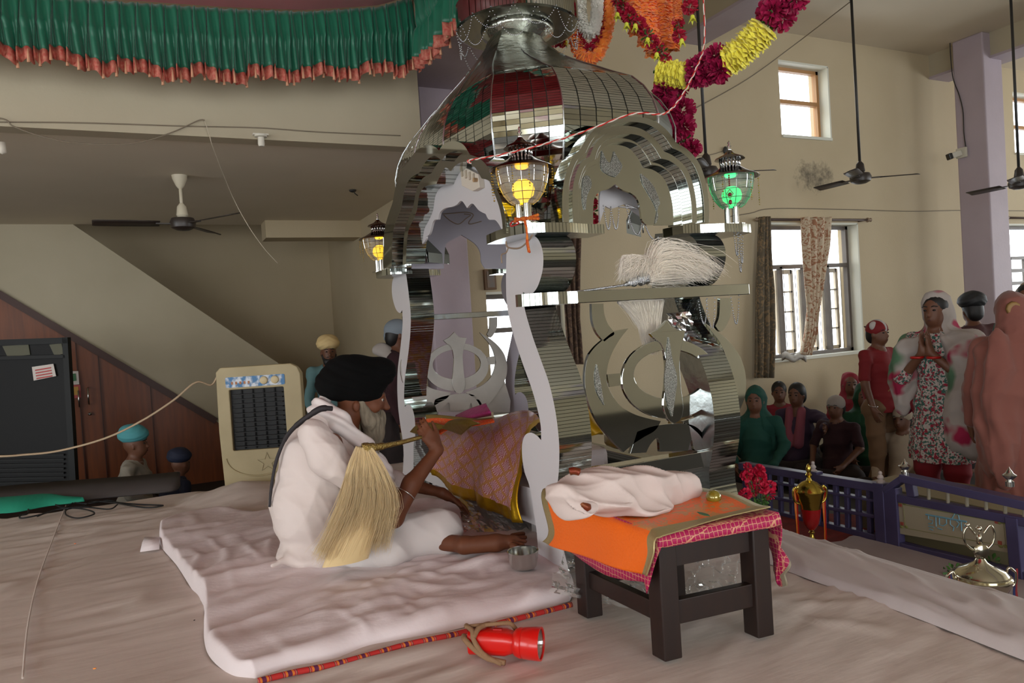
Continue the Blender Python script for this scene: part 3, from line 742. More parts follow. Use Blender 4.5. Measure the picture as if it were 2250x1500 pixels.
# ---------------------------------------------------------------- shelf rails
def railbox(x0, x1, y0, y1, z0, z1, m, name='rail', **k):
    return MB().box((x0, y0, z0), (x1, y1, z1)).build(name, m, PK, bevel=0.003, **k)
zr0 = ony(1450, 657, PY).z; zr1 = ony(1450, 632, PY).z; xr0 = ony(1260, 650, PY).x; xr1 = ony(1637, 635, PY).x
railbox(xr0, xr1, PY-0.03, PY-0.015, zr0, zr1, m_mir, 'rail_face')
railbox(xr0, xr1, PY-0.015, PY+0.13, zr0+0.01, zr1-0.002, m_sx)
c = ony(1215, 660, PY+0.05)
q = [Vector((xr0, PY-0.03, zr0)), Vector((xr0-0.1, PY-0.045, zr0)), Vector((xr0-0.2, PY+0.0, zr0)), Vector((xr0-0.22, PY+0.1, zr0)), Vector((xr0, PY+0.13, zr0))]
mb = MB(); mb.m = 0; mb.prism([[Vector((a.x, a.y, zr0)) for a in cat3(q, 5)]], (0, 0, zr1-zr0), mside=1); mb.build('rail_end', [m_silv, m_sx], PK)
YF = PYF - 0.06
railbox(XA+0.05, XR+0.12, PYF-0.1, PYF+0.03, ony(1000, 700, YF).z, ony(1000, 688, YF).z, m_silv)
zl0 = ony(1480, 1012, PY).z; zl1 = ony(1480, 996, PY).z
railbox(ony(1232, 1010, PY).x, ony(1600, 1000, PY).x, PY-0.02, PY+0.06, zl0-0.05, zl1-0.01, m_mir, 'lower_rail')
railbox(XA+0.15, XR+0.1, PY+0.05, PY+0.1, 0.06, zl0-0.05, m_sz, 'lower_panel')
railbox(XR+0.02, XR+0.1, PY+0.1, PYF-0.1, 0.02, 0.3, m_sz, 'lower_panel')
# ---------------------------------------------------------------- emblem: upright sword, ring and two curved blades
EMB = [('sword', [(1462,703,1),(1478,722),(1503,726,1),(1497,750),(1492,772),(1490,800),(1493,850),(1498,895),(1492,920),(1478,930,1),(1464,920),(1454,890),(1458,850),(1460,800),(1452,760),(1436,745),(1425,733,1),(1444,722)]),
 ('curved_blade', [(1381,721,1),(1362,745),(1345,775),(1335,805),(1333,835),(1342,862),(1362,890),(1390,908),(1420,918),(1452,925,1),(1440,945),(1415,960),(1392,975),(1370,993,1),(1340,962),(1312,925),(1292,880),(1285,835),(1290,790),(1305,765),(1327,745),(1350,728)]),
 ('curved_blade', [(1548,708,1),(1568,722),(1590,738),(1615,765),(1632,795),(1640,835),(1636,875),(1618,915),(1596,950),(1574,975),(1552,985,1),(1540,960),(1520,940),(1500,925,1),(1530,915),(1560,900),(1582,878),(1596,848),(1600,815),(1594,780),(1580,750),(1563,728)]),
 ('horn', [(1300,667,1),(1326,667,1),(1328,690),(1336,712),(1350,732),(1338,742),(1328,750,1),(1312,732),(1302,705)]),
 ('horn', [(1582,655,1),(1607,654,1),(1606,690),(1596,715),(1584,728),(1572,716,1),(1580,695)]),
 ('foot_scroll', [(1400,948,1),(1440,935),(1500,930),(1530,938),(1550,960),(1560,985,1),(1528,990),(1520,965),(1512,990,1),(1450,992,1),(1446,962),(1430,975),(1420,994,1),(1385,996,1)]),
 ('joint', [(1334,822,1),(1364,820,1),(1366,846,1),(1340,850,1)]), ('joint', [(1572,800,1),(1600,796,1),(1603,826,1),(1577,828,1)])]
ring_o = [(1471+106*math.cos(t), 832+88*math.sin(t)) for t in [2*PI*i/48 for i in range(48)]]
ring_i = [(1471+80*math.cos(t), 822+54*math.sin(t)) for t in [2*PI*i/48 for i in range(48)]]
def emblem(name, toplane, off, m, mside, lab=None, back=False):
    e = bpy.data.objects.new(name, None); COL.objects.link(e); e.parent = PK; e.matrix_parent_inverse = pinv(PK)
    if lab: e['label'] = lab
    def add(nm, loops, o2, th):
        mb = MB(); mb.m = 0; L2 = [[p+o2 for p in l] for l in loops]; mb.prism(L2, th, mside=1)
        me = mb.build(nm, [m, mside], None, bevel=0.003); me.parent = e; me.matrix_parent_inverse = (Matrix.Translation(PK.location)).inverted() @ Matrix.Identity(4)
        me.matrix_parent_inverse = Matrix.Identity(4); me.matrix_parent_inverse = Matrix.Identity(4)
        return me
    nrm = Vector(off).normalized()
    for nm, l in EMB:
        lift = -0.012 if nm == 'sword' else 0
        add(nm, [[toplane(u, v) for u, v in smooth_path(l, 5)]], nrm*lift, off)
    add('ring', [[toplane(u, v) for u, v in ring_o], [toplane(u, v) for u, v in reversed(ring_i)]], nrm*-0.006, off)
    return e
e1 = emblem('emblem', lambda u, v: ony(u, v, PY), (0, 0.018, 0), m_mir, m_mir, 'mirrored sword and ring emblem on the near side')
g1 = MB().prism([[ony(u, v, PY-0.018) for u, v in smooth_path([(1470,740,1),(1478,790),(1488,830),(1484,870),(1478,915,1),(1466,880),(1460,840),(1464,790)], 4)]], (0, 0.004, 0)).build('glitter_inlay', m_glit, e1)
g2 = MB().prism([[ony(u, v, PY-0.006) for u, v in smooth_path([(1312,800,1),(1320,840),(1328,890,1),(1312,860),(1308,825)], 4)]], (0, 0.004, 0)).build('glitter_inlay', m_glit, e1)
g3 = MB().prism([[ony(u, v, PY-0.006) for u, v in smooth_path([(1617,862,1),(1616,915,1),(1560,942,1),(1572,900)], 4)]], (0, 0.004, 0)).build('glitter_inlay', m_glit, e1)
# the same emblem on the far side, seen from behind
def tofar(u, v):
    # fit the outline to where the far emblem shows: sword at x 1000, ring 100 px wide
    return ony(1003 + (u-1471)*0.66, 806 + (v-832)*0.60 - 0.02*(u-1471), YF)
e2 = emblem('emblem', tofar, (0, 0.012, 0), m_emb, m_mir, 'brushed grey back of the emblem on the far side')
MB().prism([[ony(u, v, YF+0.013) for u, v in ((925,852),(960,862),(1003,868),(1060,860),(1108,835),(1122,880),(1120,905),(925,905))]], (0, 0.01, 0)).build('foot_board', m_emb, PK)
# ---------------------------------------------------------------- dome
RP = [(-0.235,-0.845),(-0.47,-0.665),(-0.51,-0.217),(-0.51,0.217),(-0.47,0.665),(-0.235,0.845)]
RP = RP + [(-x, y) for x, y in reversed(RP)]
PR = [(1.52, 0.84), (1.60, 0.90), (1.70, 0.985), (1.80, 1.045), (1.90, 1.08), (1.99, 1.085), (2.07, 1.055), (2.14, 1.0), (2.21, 0.915), (2.265, 0.83), (2.32, 0.75), (2.37, 0.66), (2.42, 0.57), (2.48, 0.47), (2.55, 0.37), (2.62, 0.27), (2.66, 0.24)]
DZ = 0.0
def dpt(i, t, z):
    """point on the dome: side i, share t along it, height z"""
    s = interp(PR, z); a = RP[i % 12]; b = RP[(i+1) % 12]
    r = (z-2.2)/0.4; r = max(0, min(1, r))
    x = lerp(a[0], b[0], t); y = lerp(a[1], b[1], t)
    y *= lerp(1, 0.62, r)       # the neck is rounder than the base
    return Vector((cen.x + x*s, cen.y + y*s, z))
m_grout = mat('dome_core', '#6d6f68', 0.5, 0.6)
mb = MB(); zz = [1.46+0.02*i for i in range(39)]
for i in range(12):
    z0_ = {11: 1.80, 1: 1.84, 2: 1.84, 3: 1.84, 5: 1.80, 7: 1.84, 8: 1.84, 9: 1.84}.get(i, 1.45)
    mb.grid([[dpt(i, t, z) + (Vector((cen.x, cen.y, z))-dpt(i, t, z))*0.012 for t in (0, 1)] for z in zz if z >= z0_-0.01])
dome = mb.build('dome', m_grout, PK, fix=True)
mb = MB(); zz = [2.235+0.015*i for i in range(29)]
mb.grid([[dpt(i//3, (i % 3)/3, z) + Vector((0, 0, 0)) for i in range(36)] for z in zz], closed_u=True)
m_foil = mat('silver_foil_cloth', '#aeb0a6', 0.25, 1.0, bump=0.5, bscale=16, bdist=0.02)
mb.build('dome_neck', m_foil, dome, smooth='auto')
rng = random.Random(3)
zs = []; z = 1.46
while z < 2.235:
    h = 0.0235 if z < 1.97 else 0.0125
    zs.append((z, min(z+h, 2.237))); z += h
tiles = []
DMIN = {11: 1.80, 1: 1.84, 2: 1.84, 3: 1.84, 5: 1.80, 7: 1.84, 8: 1.84, 9: 1.84}
for i in (11, 0, 1, 2, 3, 4):
    n = {11: 6, 0: 5, 1: 6, 2: 6, 3: 6, 4: 4}[i]
    for (z0, z1) in zs:
        if z0 < DMIN.get(i, 0): continue
        for k in range(n):
            g = 0.035; a = dpt(i, (k+g)/n, z0+0.0008); b = dpt(i, (k+1-g)/n, z0+0.0008); c = dpt(i, (k+1-g)/n, z1-0.0008); d = dpt(i, (k+g)/n, z1-0.0008)
            tiles.append((i, a, b, c, d))
def area(t):
    P4 = [proj(p) for p in t[1:]]; A = 0
    for k in range(4): A += P4[k][0]*P4[(k+1) % 4][1] - P4[(k+1) % 4][0]*P4[k][1]
    return abs(A)
tiles.sort(key=area, reverse=True)
def tile_geo(mb, t):
    _, a, b, c, d = t; nrm = (b-a).cross(d-a).normalized(); cc = (a+b+c+d)/4
    if nrm.dot(cc-Vector((cen.x, cen.y, cc.z))) < 0: nrm = -nrm
    tx, ty = rng.gauss(0, 0.014), rng.gauss(0, 0.016)
    vs = []
    for p in (a, b, c, d):
        q = p-cc; o = nrm*(0.003 + q.dot((b-a).normalized())*tx + q.dot((d-a).normalized())*ty); vs.append(p+o)
    vs2 = [v-nrm*0.0025 for v in vs]
    return mb.add(vs+vs2, [(0,1,2,3),(4,7,6,5),(0,4,5,1),(1,5,6,2),(2,6,7,3),(3,7,4,0)])
for t in tiles[:290]: tile_geo(MB(), t).build('mirror_tile', m_mir, dome, fix=True)
mb = MB()
for t in tiles[290:]: tile_geo(mb, t)
mb.build('mirror_tiles', m_mir, dome, kind='stuff')
mb = MB()
for i in range(12):
    z0_ = 1.84 if i in (2, 3, 8, 9) else 1.48
    mb.tube([dpt(i, 0, z)*1.0 + (dpt(i, 0, z)-Vector((cen.x, cen.y, z)))*0.006 for z in [z0_+0.03*k for k in range(int((2.52-z0_)/.03))]], 0.004, 6)
mb.build('dome_ribs', m_silv, dome, smooth=True)
# flat crown disc with bead chains
dc = Vector((cen.x, cen.y, 0)); dp = atd(1137, 68, 4.12); dzz = dp.z
mb = MB(); mb.m = 0; mb.lathe((dp.x, dp.y, dzz), [(0.05, 0.004), (0.33, 0.0), (0.345, 0.006)], 56); mb.m = 1; mb.lathe((dp.x, dp.y, dzz), [(0.345, 0.006), (0.345, 0.13), (0.05, 0.14)], 56)
disc = mb.build('crown_disc', [mat('disc_underside', '#8f8f88', 0.18, 1.0), m_sx], PK)
MB().lathe((dp.x, dp.y, dzz-0.1), [(0.12, 0), (0.13, 0.03), (0.2, 0.07), (0.21, 0.104)], 32).build('disc_collar', m_foil, PK, smooth=True)
for lay, (R_, nn, sg) in enumerate(((0.348, 9, 0.10), (0.348, 9, 0.16))):
    for k in range(nn):
        t0 = 2*PI*(k+0.5*lay)/nn; t1 = 2*PI*(k+1+0.5*lay)/nn
        chain((dp.x+R_*math.cos(t0), dp.y+R_*math.sin(t0), dzz+0.01), (dp.x+R_*math.cos(t1), dp.y+R_*math.sin(t1), dzz+0.01), sg, disc, n=26)
MB().lathe((dp.x, dp.y, dzz+0.14), [(0.2, 0), (0.24, 0.08), (0.2, 0.18), (0.1, 0.26), (0.03, 0.33), (0.04, 0.37), (0.0, 0.42)], 24).build('finial', m_silv, PK, smooth=True)
# ---------------------------------------------------------------- corner lamps
m_lglass = clearmat('lamp_clear_plastic', '#f1efe8', 0.18, 0.08, milk=0.22)
m_roof = mat('lamp_roof', '#8c8a88', 0.16, 1.0)
m_gold = mat('gold_bead', '#a8924a', 0.25, 1.0)
m_lstem = mat('lamp_stem', '#cfd0cf', 0.12, 1.0)
def lamp(px, py, lab, colr, beads=True, pos=None, roofc=None, sc=1.0):
    c = ony(px, py, 2.615) if pos is None else Vector(pos); c.z = ZT
    k = 0.00188*sc
    t = thing('lamp', lab, 'lamp', c)
    MB().lathe(c, [(30*k, 0), (30*k, 3*k), (12*k, 5*k)], 24).build('base', m_lstem, t, smooth='auto')
    for j in range(3):
        a = 2*PI*j/3+0.4; MB().tube([c+Vector((13*k*math.cos(a), 13*k*math.sin(a), 4*k)), c+Vector((13*k*math.cos(a), 13*k*math.sin(a), 44*k))], 7*k, 12).build('stem', m_lstem, t, smooth='auto')
    bowl = [(22*k, 43*k), (32*k, 50*k), (43*k, 65*k), (51*k, 85*k), (55*k, 105*k), (56*k, 118*k)]
    bo = MB().lathe(c, bowl[:1]+bowl, 24); bo.f = [f for f in bo.f if len(f) == 4]; b_ = bo.build('bowl', m_lglass, t, smooth=True)
    mb = MB()
    for j in range(12):
        a = 2*PI*j/12; mb.tube([c+Vector((r*1.01*math.cos(a), r*1.01*math.sin(a), h)) for r, h in bowl], 0.0013, 4)
    for r, h in bowl[1:]:
        mb.tube([c+Vector((r*1.01*math.cos(2*PI*j/24), r*1.01*math.sin(2*PI*j/24), h)) for j in range(24)], 0.0013, 4, closed=True)
    mb.build('wire_cage', m_lstem, b_)
    MB().lathe(c, [(54*k, 116*k), (70*k, 117*k), (66*k, 121*k), (46*k, 130*k), (30*k, 140*k), (24*k, 145*k), (24*k, 142*k)], 28).build('roof', roofc or m_roof, t, smooth='auto')
    mb = MB()
    for j in range(16):
        a = 2*PI*j/16; mb.tube([c+Vector((22*k*math.cos(a), 22*k*math.sin(a), 143*k)), c+Vector((24*k*math.cos(a), 24*k*math.sin(a), 163*k))], 2.6*k, 5)
    mb.build('gallery', m_lstem, t, smooth=True)
    MB().lathe(c, [(22*k, 162*k), (37*k, 163*k), (34*k, 167*k), (16*k, 175*k), (8*k, 182*k), (5*k, 186*k)], 24).build('cap', roofc or m_roof, t, smooth='auto')
    MB().lathe(c, [(3*k, 183*k), (6*k, 188*k), (3*k, 192*k), (6*k, 196*k), (2*k, 200*k), (4*k, 204*k), (0.5*k, 210*k)], 10).build('finial', m_lstem, t, smooth=True)
    mbu = mat('bulb_'+colr[0], colr[1], 0.3, emit=colr[1], estr=1.1)
    MB().lathe(c, [(8*k, 44*k), (10*k, 52*k), (22*k, 62*k), (25*k, 74*k), (22*k, 86*k), (12*k, 95*k), (0.5*k, 97*k)], 20).build('bulb', mbu, t, smooth=True, label=colr[0]+' bulb')
    for j in range(12 if beads else 6):
        a = 2*PI*(j+0.5)/(12 if beads else 6); L_ = random.uniform(0.09, 0.14); mb = MB(); q = c+Vector((67*k*math.cos(a), 67*k*math.sin(a), 117*k))
        nb = int(L_/0.011)
        for i in range(nb): mb.ball(q-Vector((0, 0, 0.011*(i+1))), 0.0028 if i % 3 else 0.0042, 6, 4)
        mb.build('bead_drop', m_gold, t, smooth=True)
    l = bpy.data.lights.new('lamp_bulb_light', 'POINT'); l.energy = 0.15; l.color = lin(colr[1])[:3]; l.shadow_soft_size = 0.03
    o = bpy.data.objects.new('lamp_bulb_light', l); COL.objects.link(o); o.location = c+Vector((0, 0, 0.13)); o.parent = t; o.matrix_parent_inverse = pinv(t); o.location = c+Vector((0, 0, 105*k))
    return t, c, k
m_broof = mat('lamp_roof_bronze', '#6e4f42', 0.2, 1.0)
L1 = lamp(1154, 489, 'yellow lamp in a brown roofed plastic lantern nearest the viewer on the stand corner', ('yellow', '#ffc814'), roofc=m_broof)
L2 = lamp(1611, 488, 'green lit plastic lantern on the right front corner of the stand', ('green', '#22e07a'), beads=False)
c1_ = L1[1]; c2_ = L2[1]
L3 = lamp(0, 0, 'yellow lamp on the left corner of the stand beyond the black turban', ('yellow', '#ffc814'), pos=(c1_.x, 2*cen.y-c1_.y, ZT), roofc=m_broof)
L4 = lamp(0, 0, 'yellow lamp on the far corner of the stand, half hidden behind the nearest lamp', ('yellow', '#ffc814'), pos=(c2_.x, 2*cen.y-c2_.y, ZT), roofc=m_broof)
# red bead pendant on the green lamp
c = L2[1]; k = L2[2]; d = (Vector((0, 0, CAMZ)) - c); d.z = 0; d.normalize(); q = c + d*66*k + Vector((0, 0, 112*k)) + Vector((-0.01, 0, 0))
mb = MB()
for i in range(6): mb.ball(q-Vector((0, 0, 0.009*i)), 0.0042, 6, 5)
mb.ball(q-Vector((0, 0, 0.085)), 0.009, 8, 6)
mb.tube([q+Vector((0.0, 0, -0.062)), q+Vector((0.014, -0.006, -0.082)), q+Vector((0, 0, -0.104)), q+Vector((-0.014, 0.006, -0.082))], 0.002, 5, closed=True)
mb.ball(q-Vector((0, 0, 0.12)), 0.008, 8, 6, (1, 1, 1.4))
mb.build('bead_pendant', mat('dark_red_bead', '#6e1518', 0.4), L2[0], smooth=True, label='dark red bead pendant')
# ================================================================= cloth canopy over the dais
def uvgrid(name, rows, m, parent=None, solid=0, smooth=True, **kw):
    """rows of points with UVs (u along a row, v over the rows)"""
    mb = MB().grid(rows); o = mb.build(name, m, parent, smooth=smooth, fix=False, solid=solid, **kw)
    me = o.data; uv = me.uv_layers.new(name='UVMap'); R_, K_ = len(rows), len(rows[0])
    co = np.zeros(len(me.loops), np.int32); me.loops.foreach_get('vertex_index', co)
    a = np.stack([(co % K_)/(K_-1), (co//K_)/(R_-1)], 1).astype(np.float32).ravel(); uv.data.foreach_set('uv', a)
    return o
m_green = mat('green_satin', '#0d6549', 0.42, sheen=0.3, bump=0.15, bscale=6)
m_red = mat('red_satin', '#b3202a', 0.5, sheen=0.3)
m_redf = mat('red_fringe', '#b2352f', 0.7, col2='#c98a72', nscale=60, nstr=0.5)
m_tas = mat('tassel_thread', '#d09a78', 0.8)
CY = 4.73; CX = 1.71
cn = thing('cloth_canopy', 'green frilled canopy cloth with red underside and red fringe hung over the dais', 'canopy', (CX, CY, 3.2))
def edge_px(tab, px): return interp(tab, px)
topT = [(-40, -16), (250, 1), (450, 14), (640, 22), (830, 15), (925, -3)]
botT = [(-40, 96), (60, 103), (160, 124), (300, 140), (430, 148), (600, 146), (760, 144), (920, 134)]
def frill(name, P0, P1, ztop, zbot, npl, nrm, seg=5, amp=0.03):
    rows = []; n = npl*6
    for j in range(13):
        t = j/12; r = []
        for i in range(n+1):
            s = i/n; p = Vector(P0).lerp(Vector(P1), s); z = lerp(ztop(s), zbot(s), t)
            ph = s*npl*2*PI + 1.3*math.sin(s*17) + 0.5*math.sin(s*53)
            a = amp*(0.35+0.65*t)*(math.sin(ph)+0.4*math.sin(ph*0.37+1+t*1.5)) + 0.02*math.sin(PI*t)*(1 if t < 0.55 else 0.6)
            if 0.42 < t < 0.55: a += 0.012
            r.append((p.x+nrm[0]*a+0.01*math.sin(ph*0.5+3*t), p.y+nrm[1]*a, z+0.008*math.sin(ph*0.5)*t))
        rows.append(r)
    return rows
xa = ony(-40, 90, CY).x
def zt(s): px = lerp(-40, 925, s); return ony(px, edge_px(topT, px), CY).z
def zb(s):
    px = lerp(-40, 920, s); return ony(px, edge_px(botT, px) + 7*math.sin(px*0.045)+4*math.sin(px*0.11), CY).z
R1 = frill('f', (xa, CY, 0), (CX, CY, 0), zt, zb, 62, (0, -1))
MB().grid(R1).build('frill', m_green, cn, smooth=True, fix=False, solid=0.003)
zc0, zc1 = zt(1), zb(1)
R2 = frill('f', (CX, CY, 0), (CX, 2.0, 0), lambda s: zc0, lambda s: zc1-0.02+0.02*math.sin(s*37), 40, (1, 0))
MB().grid(R2).build('frill', m_green, cn, smooth=True, fix=False, solid=0.003)
R3 = frill('f', (-3.3, CY, 0), (xa, CY, 0), lambda s: zt(0), lambda s: zb(0)+.01*math.sin(s*23), 40, (0, -1))
MB().grid(R3).build('frill', m_green, cn, smooth=True, fix=False, solid=0.003)
for R_ in (R1, R2, R3):
    base = [Vector(p) for p in R_[-1]]
    rows = [[p + Vector((0, -0.004, 0.006)) for p in base], [p+Vector((0.0, -0.006, -0.035)) for p in base], [p+Vector((0.0, -0.004, -0.068+0.006*math.sin(i*0.9))) for i, p in enumerate(base)]]
    MB().grid(rows).build('fringe', m_redf, cn, smooth=True, fix=False, solid=0.003)
    step = 9 if R_ is R1 else 8
    last = None
    for i in range(4, len(base), step):
        p = base[i]+Vector((0, -0.012, -0.012)); q = p+Vector((0.0, 0, -0.072))
        MB().tube([p, p.lerp(q, 0.5), q], [0.003, 0.006, 0.009], 6).build('tassel', m_tas, cn, smooth=True)
# red underside, sagging between its edges
rows = []
for j in range(25):
    y = lerp(-1.2, CY-0.005, j/24); r = []
    for i in range(-16, 41):
        s = max(0, i/40); x = lerp(xa, CX, i/40); e = zt(s)
        r.append((x, y, e + 0.01 + 0.012*math.sin(i*2.1)*math.sin(PI*j/24) - 0.02*math.sin(PI*j/24)))
    rows.append(r)
MB().grid(rows).build('underside', m_red, cn, smooth=True, fix=False)
rows = [[(p[0], CY-0.03, zt(i/60)+0.02), (p[0], CY-0.04, zt(i/60)-0.0)] for i, p in enumerate([(lerp(xa, CX, k/60), 0) for k in range(61)])]
# ================================================================= garlands
def flower_mesh(name, m, seed, petals=34, r=1.0, layers=3, width=0.5):
    rg = random.Random(seed); mb = MB()
    for i in range(petals):
        z = 1-2*(i+0.5)/petals; th = i*2.399963; d = Vector((math.sqrt(1-z*z)*math.cos(th), math.sqrt(1-z*z)*math.sin(th), z))
        a = d.orthogonal().normalized(); a = Matrix.Rotation(rg.random()*6.28, 3, d) @ a; b = d.cross(a)
        w = width*rg.uniform(0.8, 1.2); L_ = r*rg.uniform(0.9, 1.06)
        mb.add([d*0.3*r, d*0.75*r+a*w*0.5, d*L_+a*w*0.35+b*0.12, d*L_*1.03, d*L_-a*w*0.35-b*0.12, d*0.75*r-a*w*0.5], [(0,1,2,3),(0,3,4,5)])
    me = bpy.data.meshes.new(name); me.from_pydata([tuple(v) for v in mb.v], [], mb.f); me.materials.append(m); me.update()
    return me
def ruffle_mesh(name, m, seed, n=28, th=0.5):
    rg = random.Random(seed); mb = MB(); rings = []
    for (rr, h) in ((0.35, 0.0), (0.8, 0.25), (1.0, 0.5), (0.8, 0.3), (0.35, 0.45)):
        r = []
        for k in range(n):
            a = 2*PI*k/n; q = 1+0.13*rg.uniform(-1, 1)*(rr > 0.5); r.append((rr*q*math.cos(a), rr*q*math.sin(a), (h+0.18*rg.uniform(-1, 1)*(rr > 0.5))*th))
        rings.append(r)
    mb.grid(rings, closed_u=True)
    me = bpy.data.meshes.new(name); me.from_pydata([tuple(v) for v in mb.v], [], mb.f); me.materials.append(m); me.update()
    return me
m_mag = mat('magenta_petal', '#b81450', 0.6, col2='#8d0f3e', nscale=8, nstr=0.4); m_yel = mat('yellow_petal', '#f8ec4c', 0.6, sheen=0.4)
m_ora = mat('orange_petal', '#ff7524', 0.55, col2='#ffa83a', nscale=12, nstr=0.3, sheen=0.5); m_whi = mat('white_petal', '#f6f4ea', 0.7, sheen=0.4); m_leaf = mat('leaf_green', '#3f6b26', 0.6)
m_lyel = mat('lime_yellow_petal', '#dfe04a', 0.55); m_red2 = mat('crimson_petal', '#b31236', 0.6)
FM = {k: [flower_mesh('flower', m, s+i, petals=p_, width=w_) for i in range(2)] for k, m, s, p_, w_ in (('mag', m_mag, 1, 60, 0.42), ('red', m_red2, 5, 34, 0.6), ('leaf', m_leaf, 9, 16, 0.35), ('ora', m_ora, 14, 40, 0.45))}
RM = {'yel': ruffle_mesh('ruffle', m_yel, 3), 'ora': ruffle_mesh('ruffle', m_ora, 4, n=18, th=0.9), 'whi': ruffle_mesh('ruffle', m_whi, 6, n=20, th=0.9)}
def put(me, name, p, r, parent, d=None, seed=0):
    o = link(name, me, parent); rg = random.Random(seed*31+int(p[0]*999)+int(p[2]*777))
    z = Vector(d).normalized() if d is not None else Vector((rg.uniform(-1,1), rg.uniform(-1,1), rg.uniform(-1,1))).normalized()
    q = z.to_track_quat('Z', 'Y'); o.rotation_euler = (q @ Matrix.Rotation(rg.random()*6.28, 3, 'Z').to_quaternion()).to_euler(); o.location = Vector(p)
    s = r if isinstance(r, (tuple, list)) else (r, r, r); o.scale = s
    return o
def garland(lab, px_path, Z, segs, group=None):
    """segs: list of (kind, share of the path, radius)"""
    pts = cat3([atd(a, b, Z if len(t) == 0 else t[0]) for a, b, *t in px_path], 10)
    L_ = [0]
    for i in range(1, len(pts)): L_.append(L_[-1]+(pts[i]-pts[i-1]).length)
    def at(t):
        t = max(0, min(0.9999, t))*L_[-1]
        for i in range(1, len(pts)):
            if L_[i] >= t: 
                f = (t-L_[i-1])/max(1e-9, L_[i]-L_[i-1]); return pts[i-1].lerp(pts[i], f), (pts[i]-pts[i-1]).normalized()
        return pts[-1], (pts[-1]-pts[-2]).normalized()
    t_ = thing('garland', lab, 'garland', pts[0], group)
    MB().tube(pts, 0.005, 5).build('string', MATS['jute'], t_)
    tot = sum(s[1] for s in segs); pos = 0; k = 0
    for kind, sh, rad in segs:
        a, b = pos/tot, (pos+sh)/tot; pos += sh; ln = (b-a)*L_[-1]
        if kind in RM:
            n = max(1, int(ln/(rad*(0.15 if kind == 'yel' else 0.24))))
            for i in range(n):
                p, d = at(lerp(a, b, (i+0.5)/n)); put(RM[kind], 'ruffle', p, rad*random.uniform(0.94, 1.04), t_, d=d+Vector((random.uniform(-.08,.08), random.uniform(-.08,.08), random.uniform(-.08,.08))))
        else:
            p, d = at((a+b)/2)
            if kind == 'leaf':
                for q in range(2): put(FM['leaf'][q], 'leaf_tuft', p, (rad, rad, rad*0.8), t_)
            elif kind == 'mag2':
                e = d.orthogonal().normalized()
                for q in range(3):
                    a3 = q*2.09+pos; put(FM['mag'][q % 2], 'flower', p + (Matrix.Rotation(a3, 3, d) @ e)*rad*0.65, rad, t_)
            else: put(FM[kind][k % 2], 'flower', p, rad, t_)
            k += 1
    return t_
G = 'flower garlands hung behind the dome'
garland('thick yellow and magenta garland sweeping up to the right from the dome', [(1745, -30, 3.9), (1715, 10, 3.95), (1680, 60, 4.0), (1620, 120, 4.1), (1560, 150, 4.2), (1510, 165, 4.3), (1450, 160, 4.4)], 4.2,
        [('mag2', .1, .075), ('leaf', .03, .06), ('mag2', .09, .075), ('leaf', .03, .06), ('yel', .30, .088), ('leaf', .02, .06), ('mag2', .08, .075), ('leaf', .02, .05), ('mag2', .07, .065), ('mag2', .07, .06), ('leaf', .02, .05), ('yel', .20, .078), ('leaf', .02, .05)])
garland('vertical magenta garland hanging right of the dome with green tufts', [(1452, 165), (1470, 200), (1478, 240), (1482, 280), (1500, 318), (1512, 345)], 4.45,
        [('yel', .1, .06), ('mag2', .18, .08), ('leaf', .06, .06), ('mag2', .18, .085), ('leaf', .04, .05), ('mag2', .17, .08), ('leaf', .1, .07), ('mag2', .13, .065)])
garland('orange looped garland hanging beside the crown disc', [(1258, -20, 4.7), (1262, 60, 4.7), (1276, 118, 4.7), (1305, 125, 4.7), (1325, 90, 4.7), (1335, 40, 4.7), (1330, -20, 4.7)], 4.7, [('ora', 1, .05)])
garland('white and green looped garland inside the orange loop', [(1274, -20, 4.65), (1276, 30, 4.65), (1285, 65, 4.65), (1302, 70, 4.65), (1312, 30, 4.65), (1312, -20, 4.65)], 4.65, [('whi', 1, .042)])
garland('crimson garland loop between the orange and the white', [(1262, 40, 4.68), (1272, 85, 4.68), (1292, 108, 4.68), (1312, 90, 4.68), (1322, 40, 4.68), (1322, -20, 4.68)], 4.68, [('red', 1, .04)]*12)
for i, (x0, w) in enumerate(((1395, 70), (1415, 95), (1432, 118), (1455, 98), (1470, 110))):
    garland(['short', 'second', 'third', 'fourth', 'long'][i] + ' strand of orange flowers at the top middle, counted from the left', [(x0-8, -20, 4.5+0.03*i), (x0, w*0.5, 4.5+0.03*i), (x0+4, w-5, 4.5+0.03*i)], 4.5, [('ora', 1, .055)], 'orange strands above the dome')
garland('thin orange strand with crimson end right of the orange cluster', [(1488, -20, 4.4), (1490, 40, 4.4), (1493, 88, 4.4)], 4.4, [('ora', .5, .03), ('red', .12, .04), ('leaf', .08, .035), ('red', .14, .045)])
garland('crimson flower strand running down beside the orange cluster to the yellow garland', [(1350, -10, 4.35), (1378, 30, 4.35), (1405, 52, 4.35), (1428, 85, 4.35), (1450, 110, 4.35), (1466, 138, 4.35)], 4.35,
        [('red', .09, .045), ('leaf', .04, .035), ('red', .09, .045), ('red', .08, .05), ('leaf', .05, .04), ('red', .09, .045), ('red', .08, .04), ('leaf', .07, .045), ('red', .09, .045), ('red', .08, .04), ('leaf', .07, .05), ('red', .08, .04)])
garland('crimson and green flower strand at the top edge right of the orange strands', [(1520, -25, 4.3), (1517, 10, 4.3), (1514, 30, 4.3)], 4.3, [('leaf', .3, .05), ('red', .4, .05)])
bellm = MB()
bellm.lathe((0, 0, 0), [(0.15, 1.0), (0.35, 0.8), (0.38, 0.4), (0.55, 0.1)], 10)
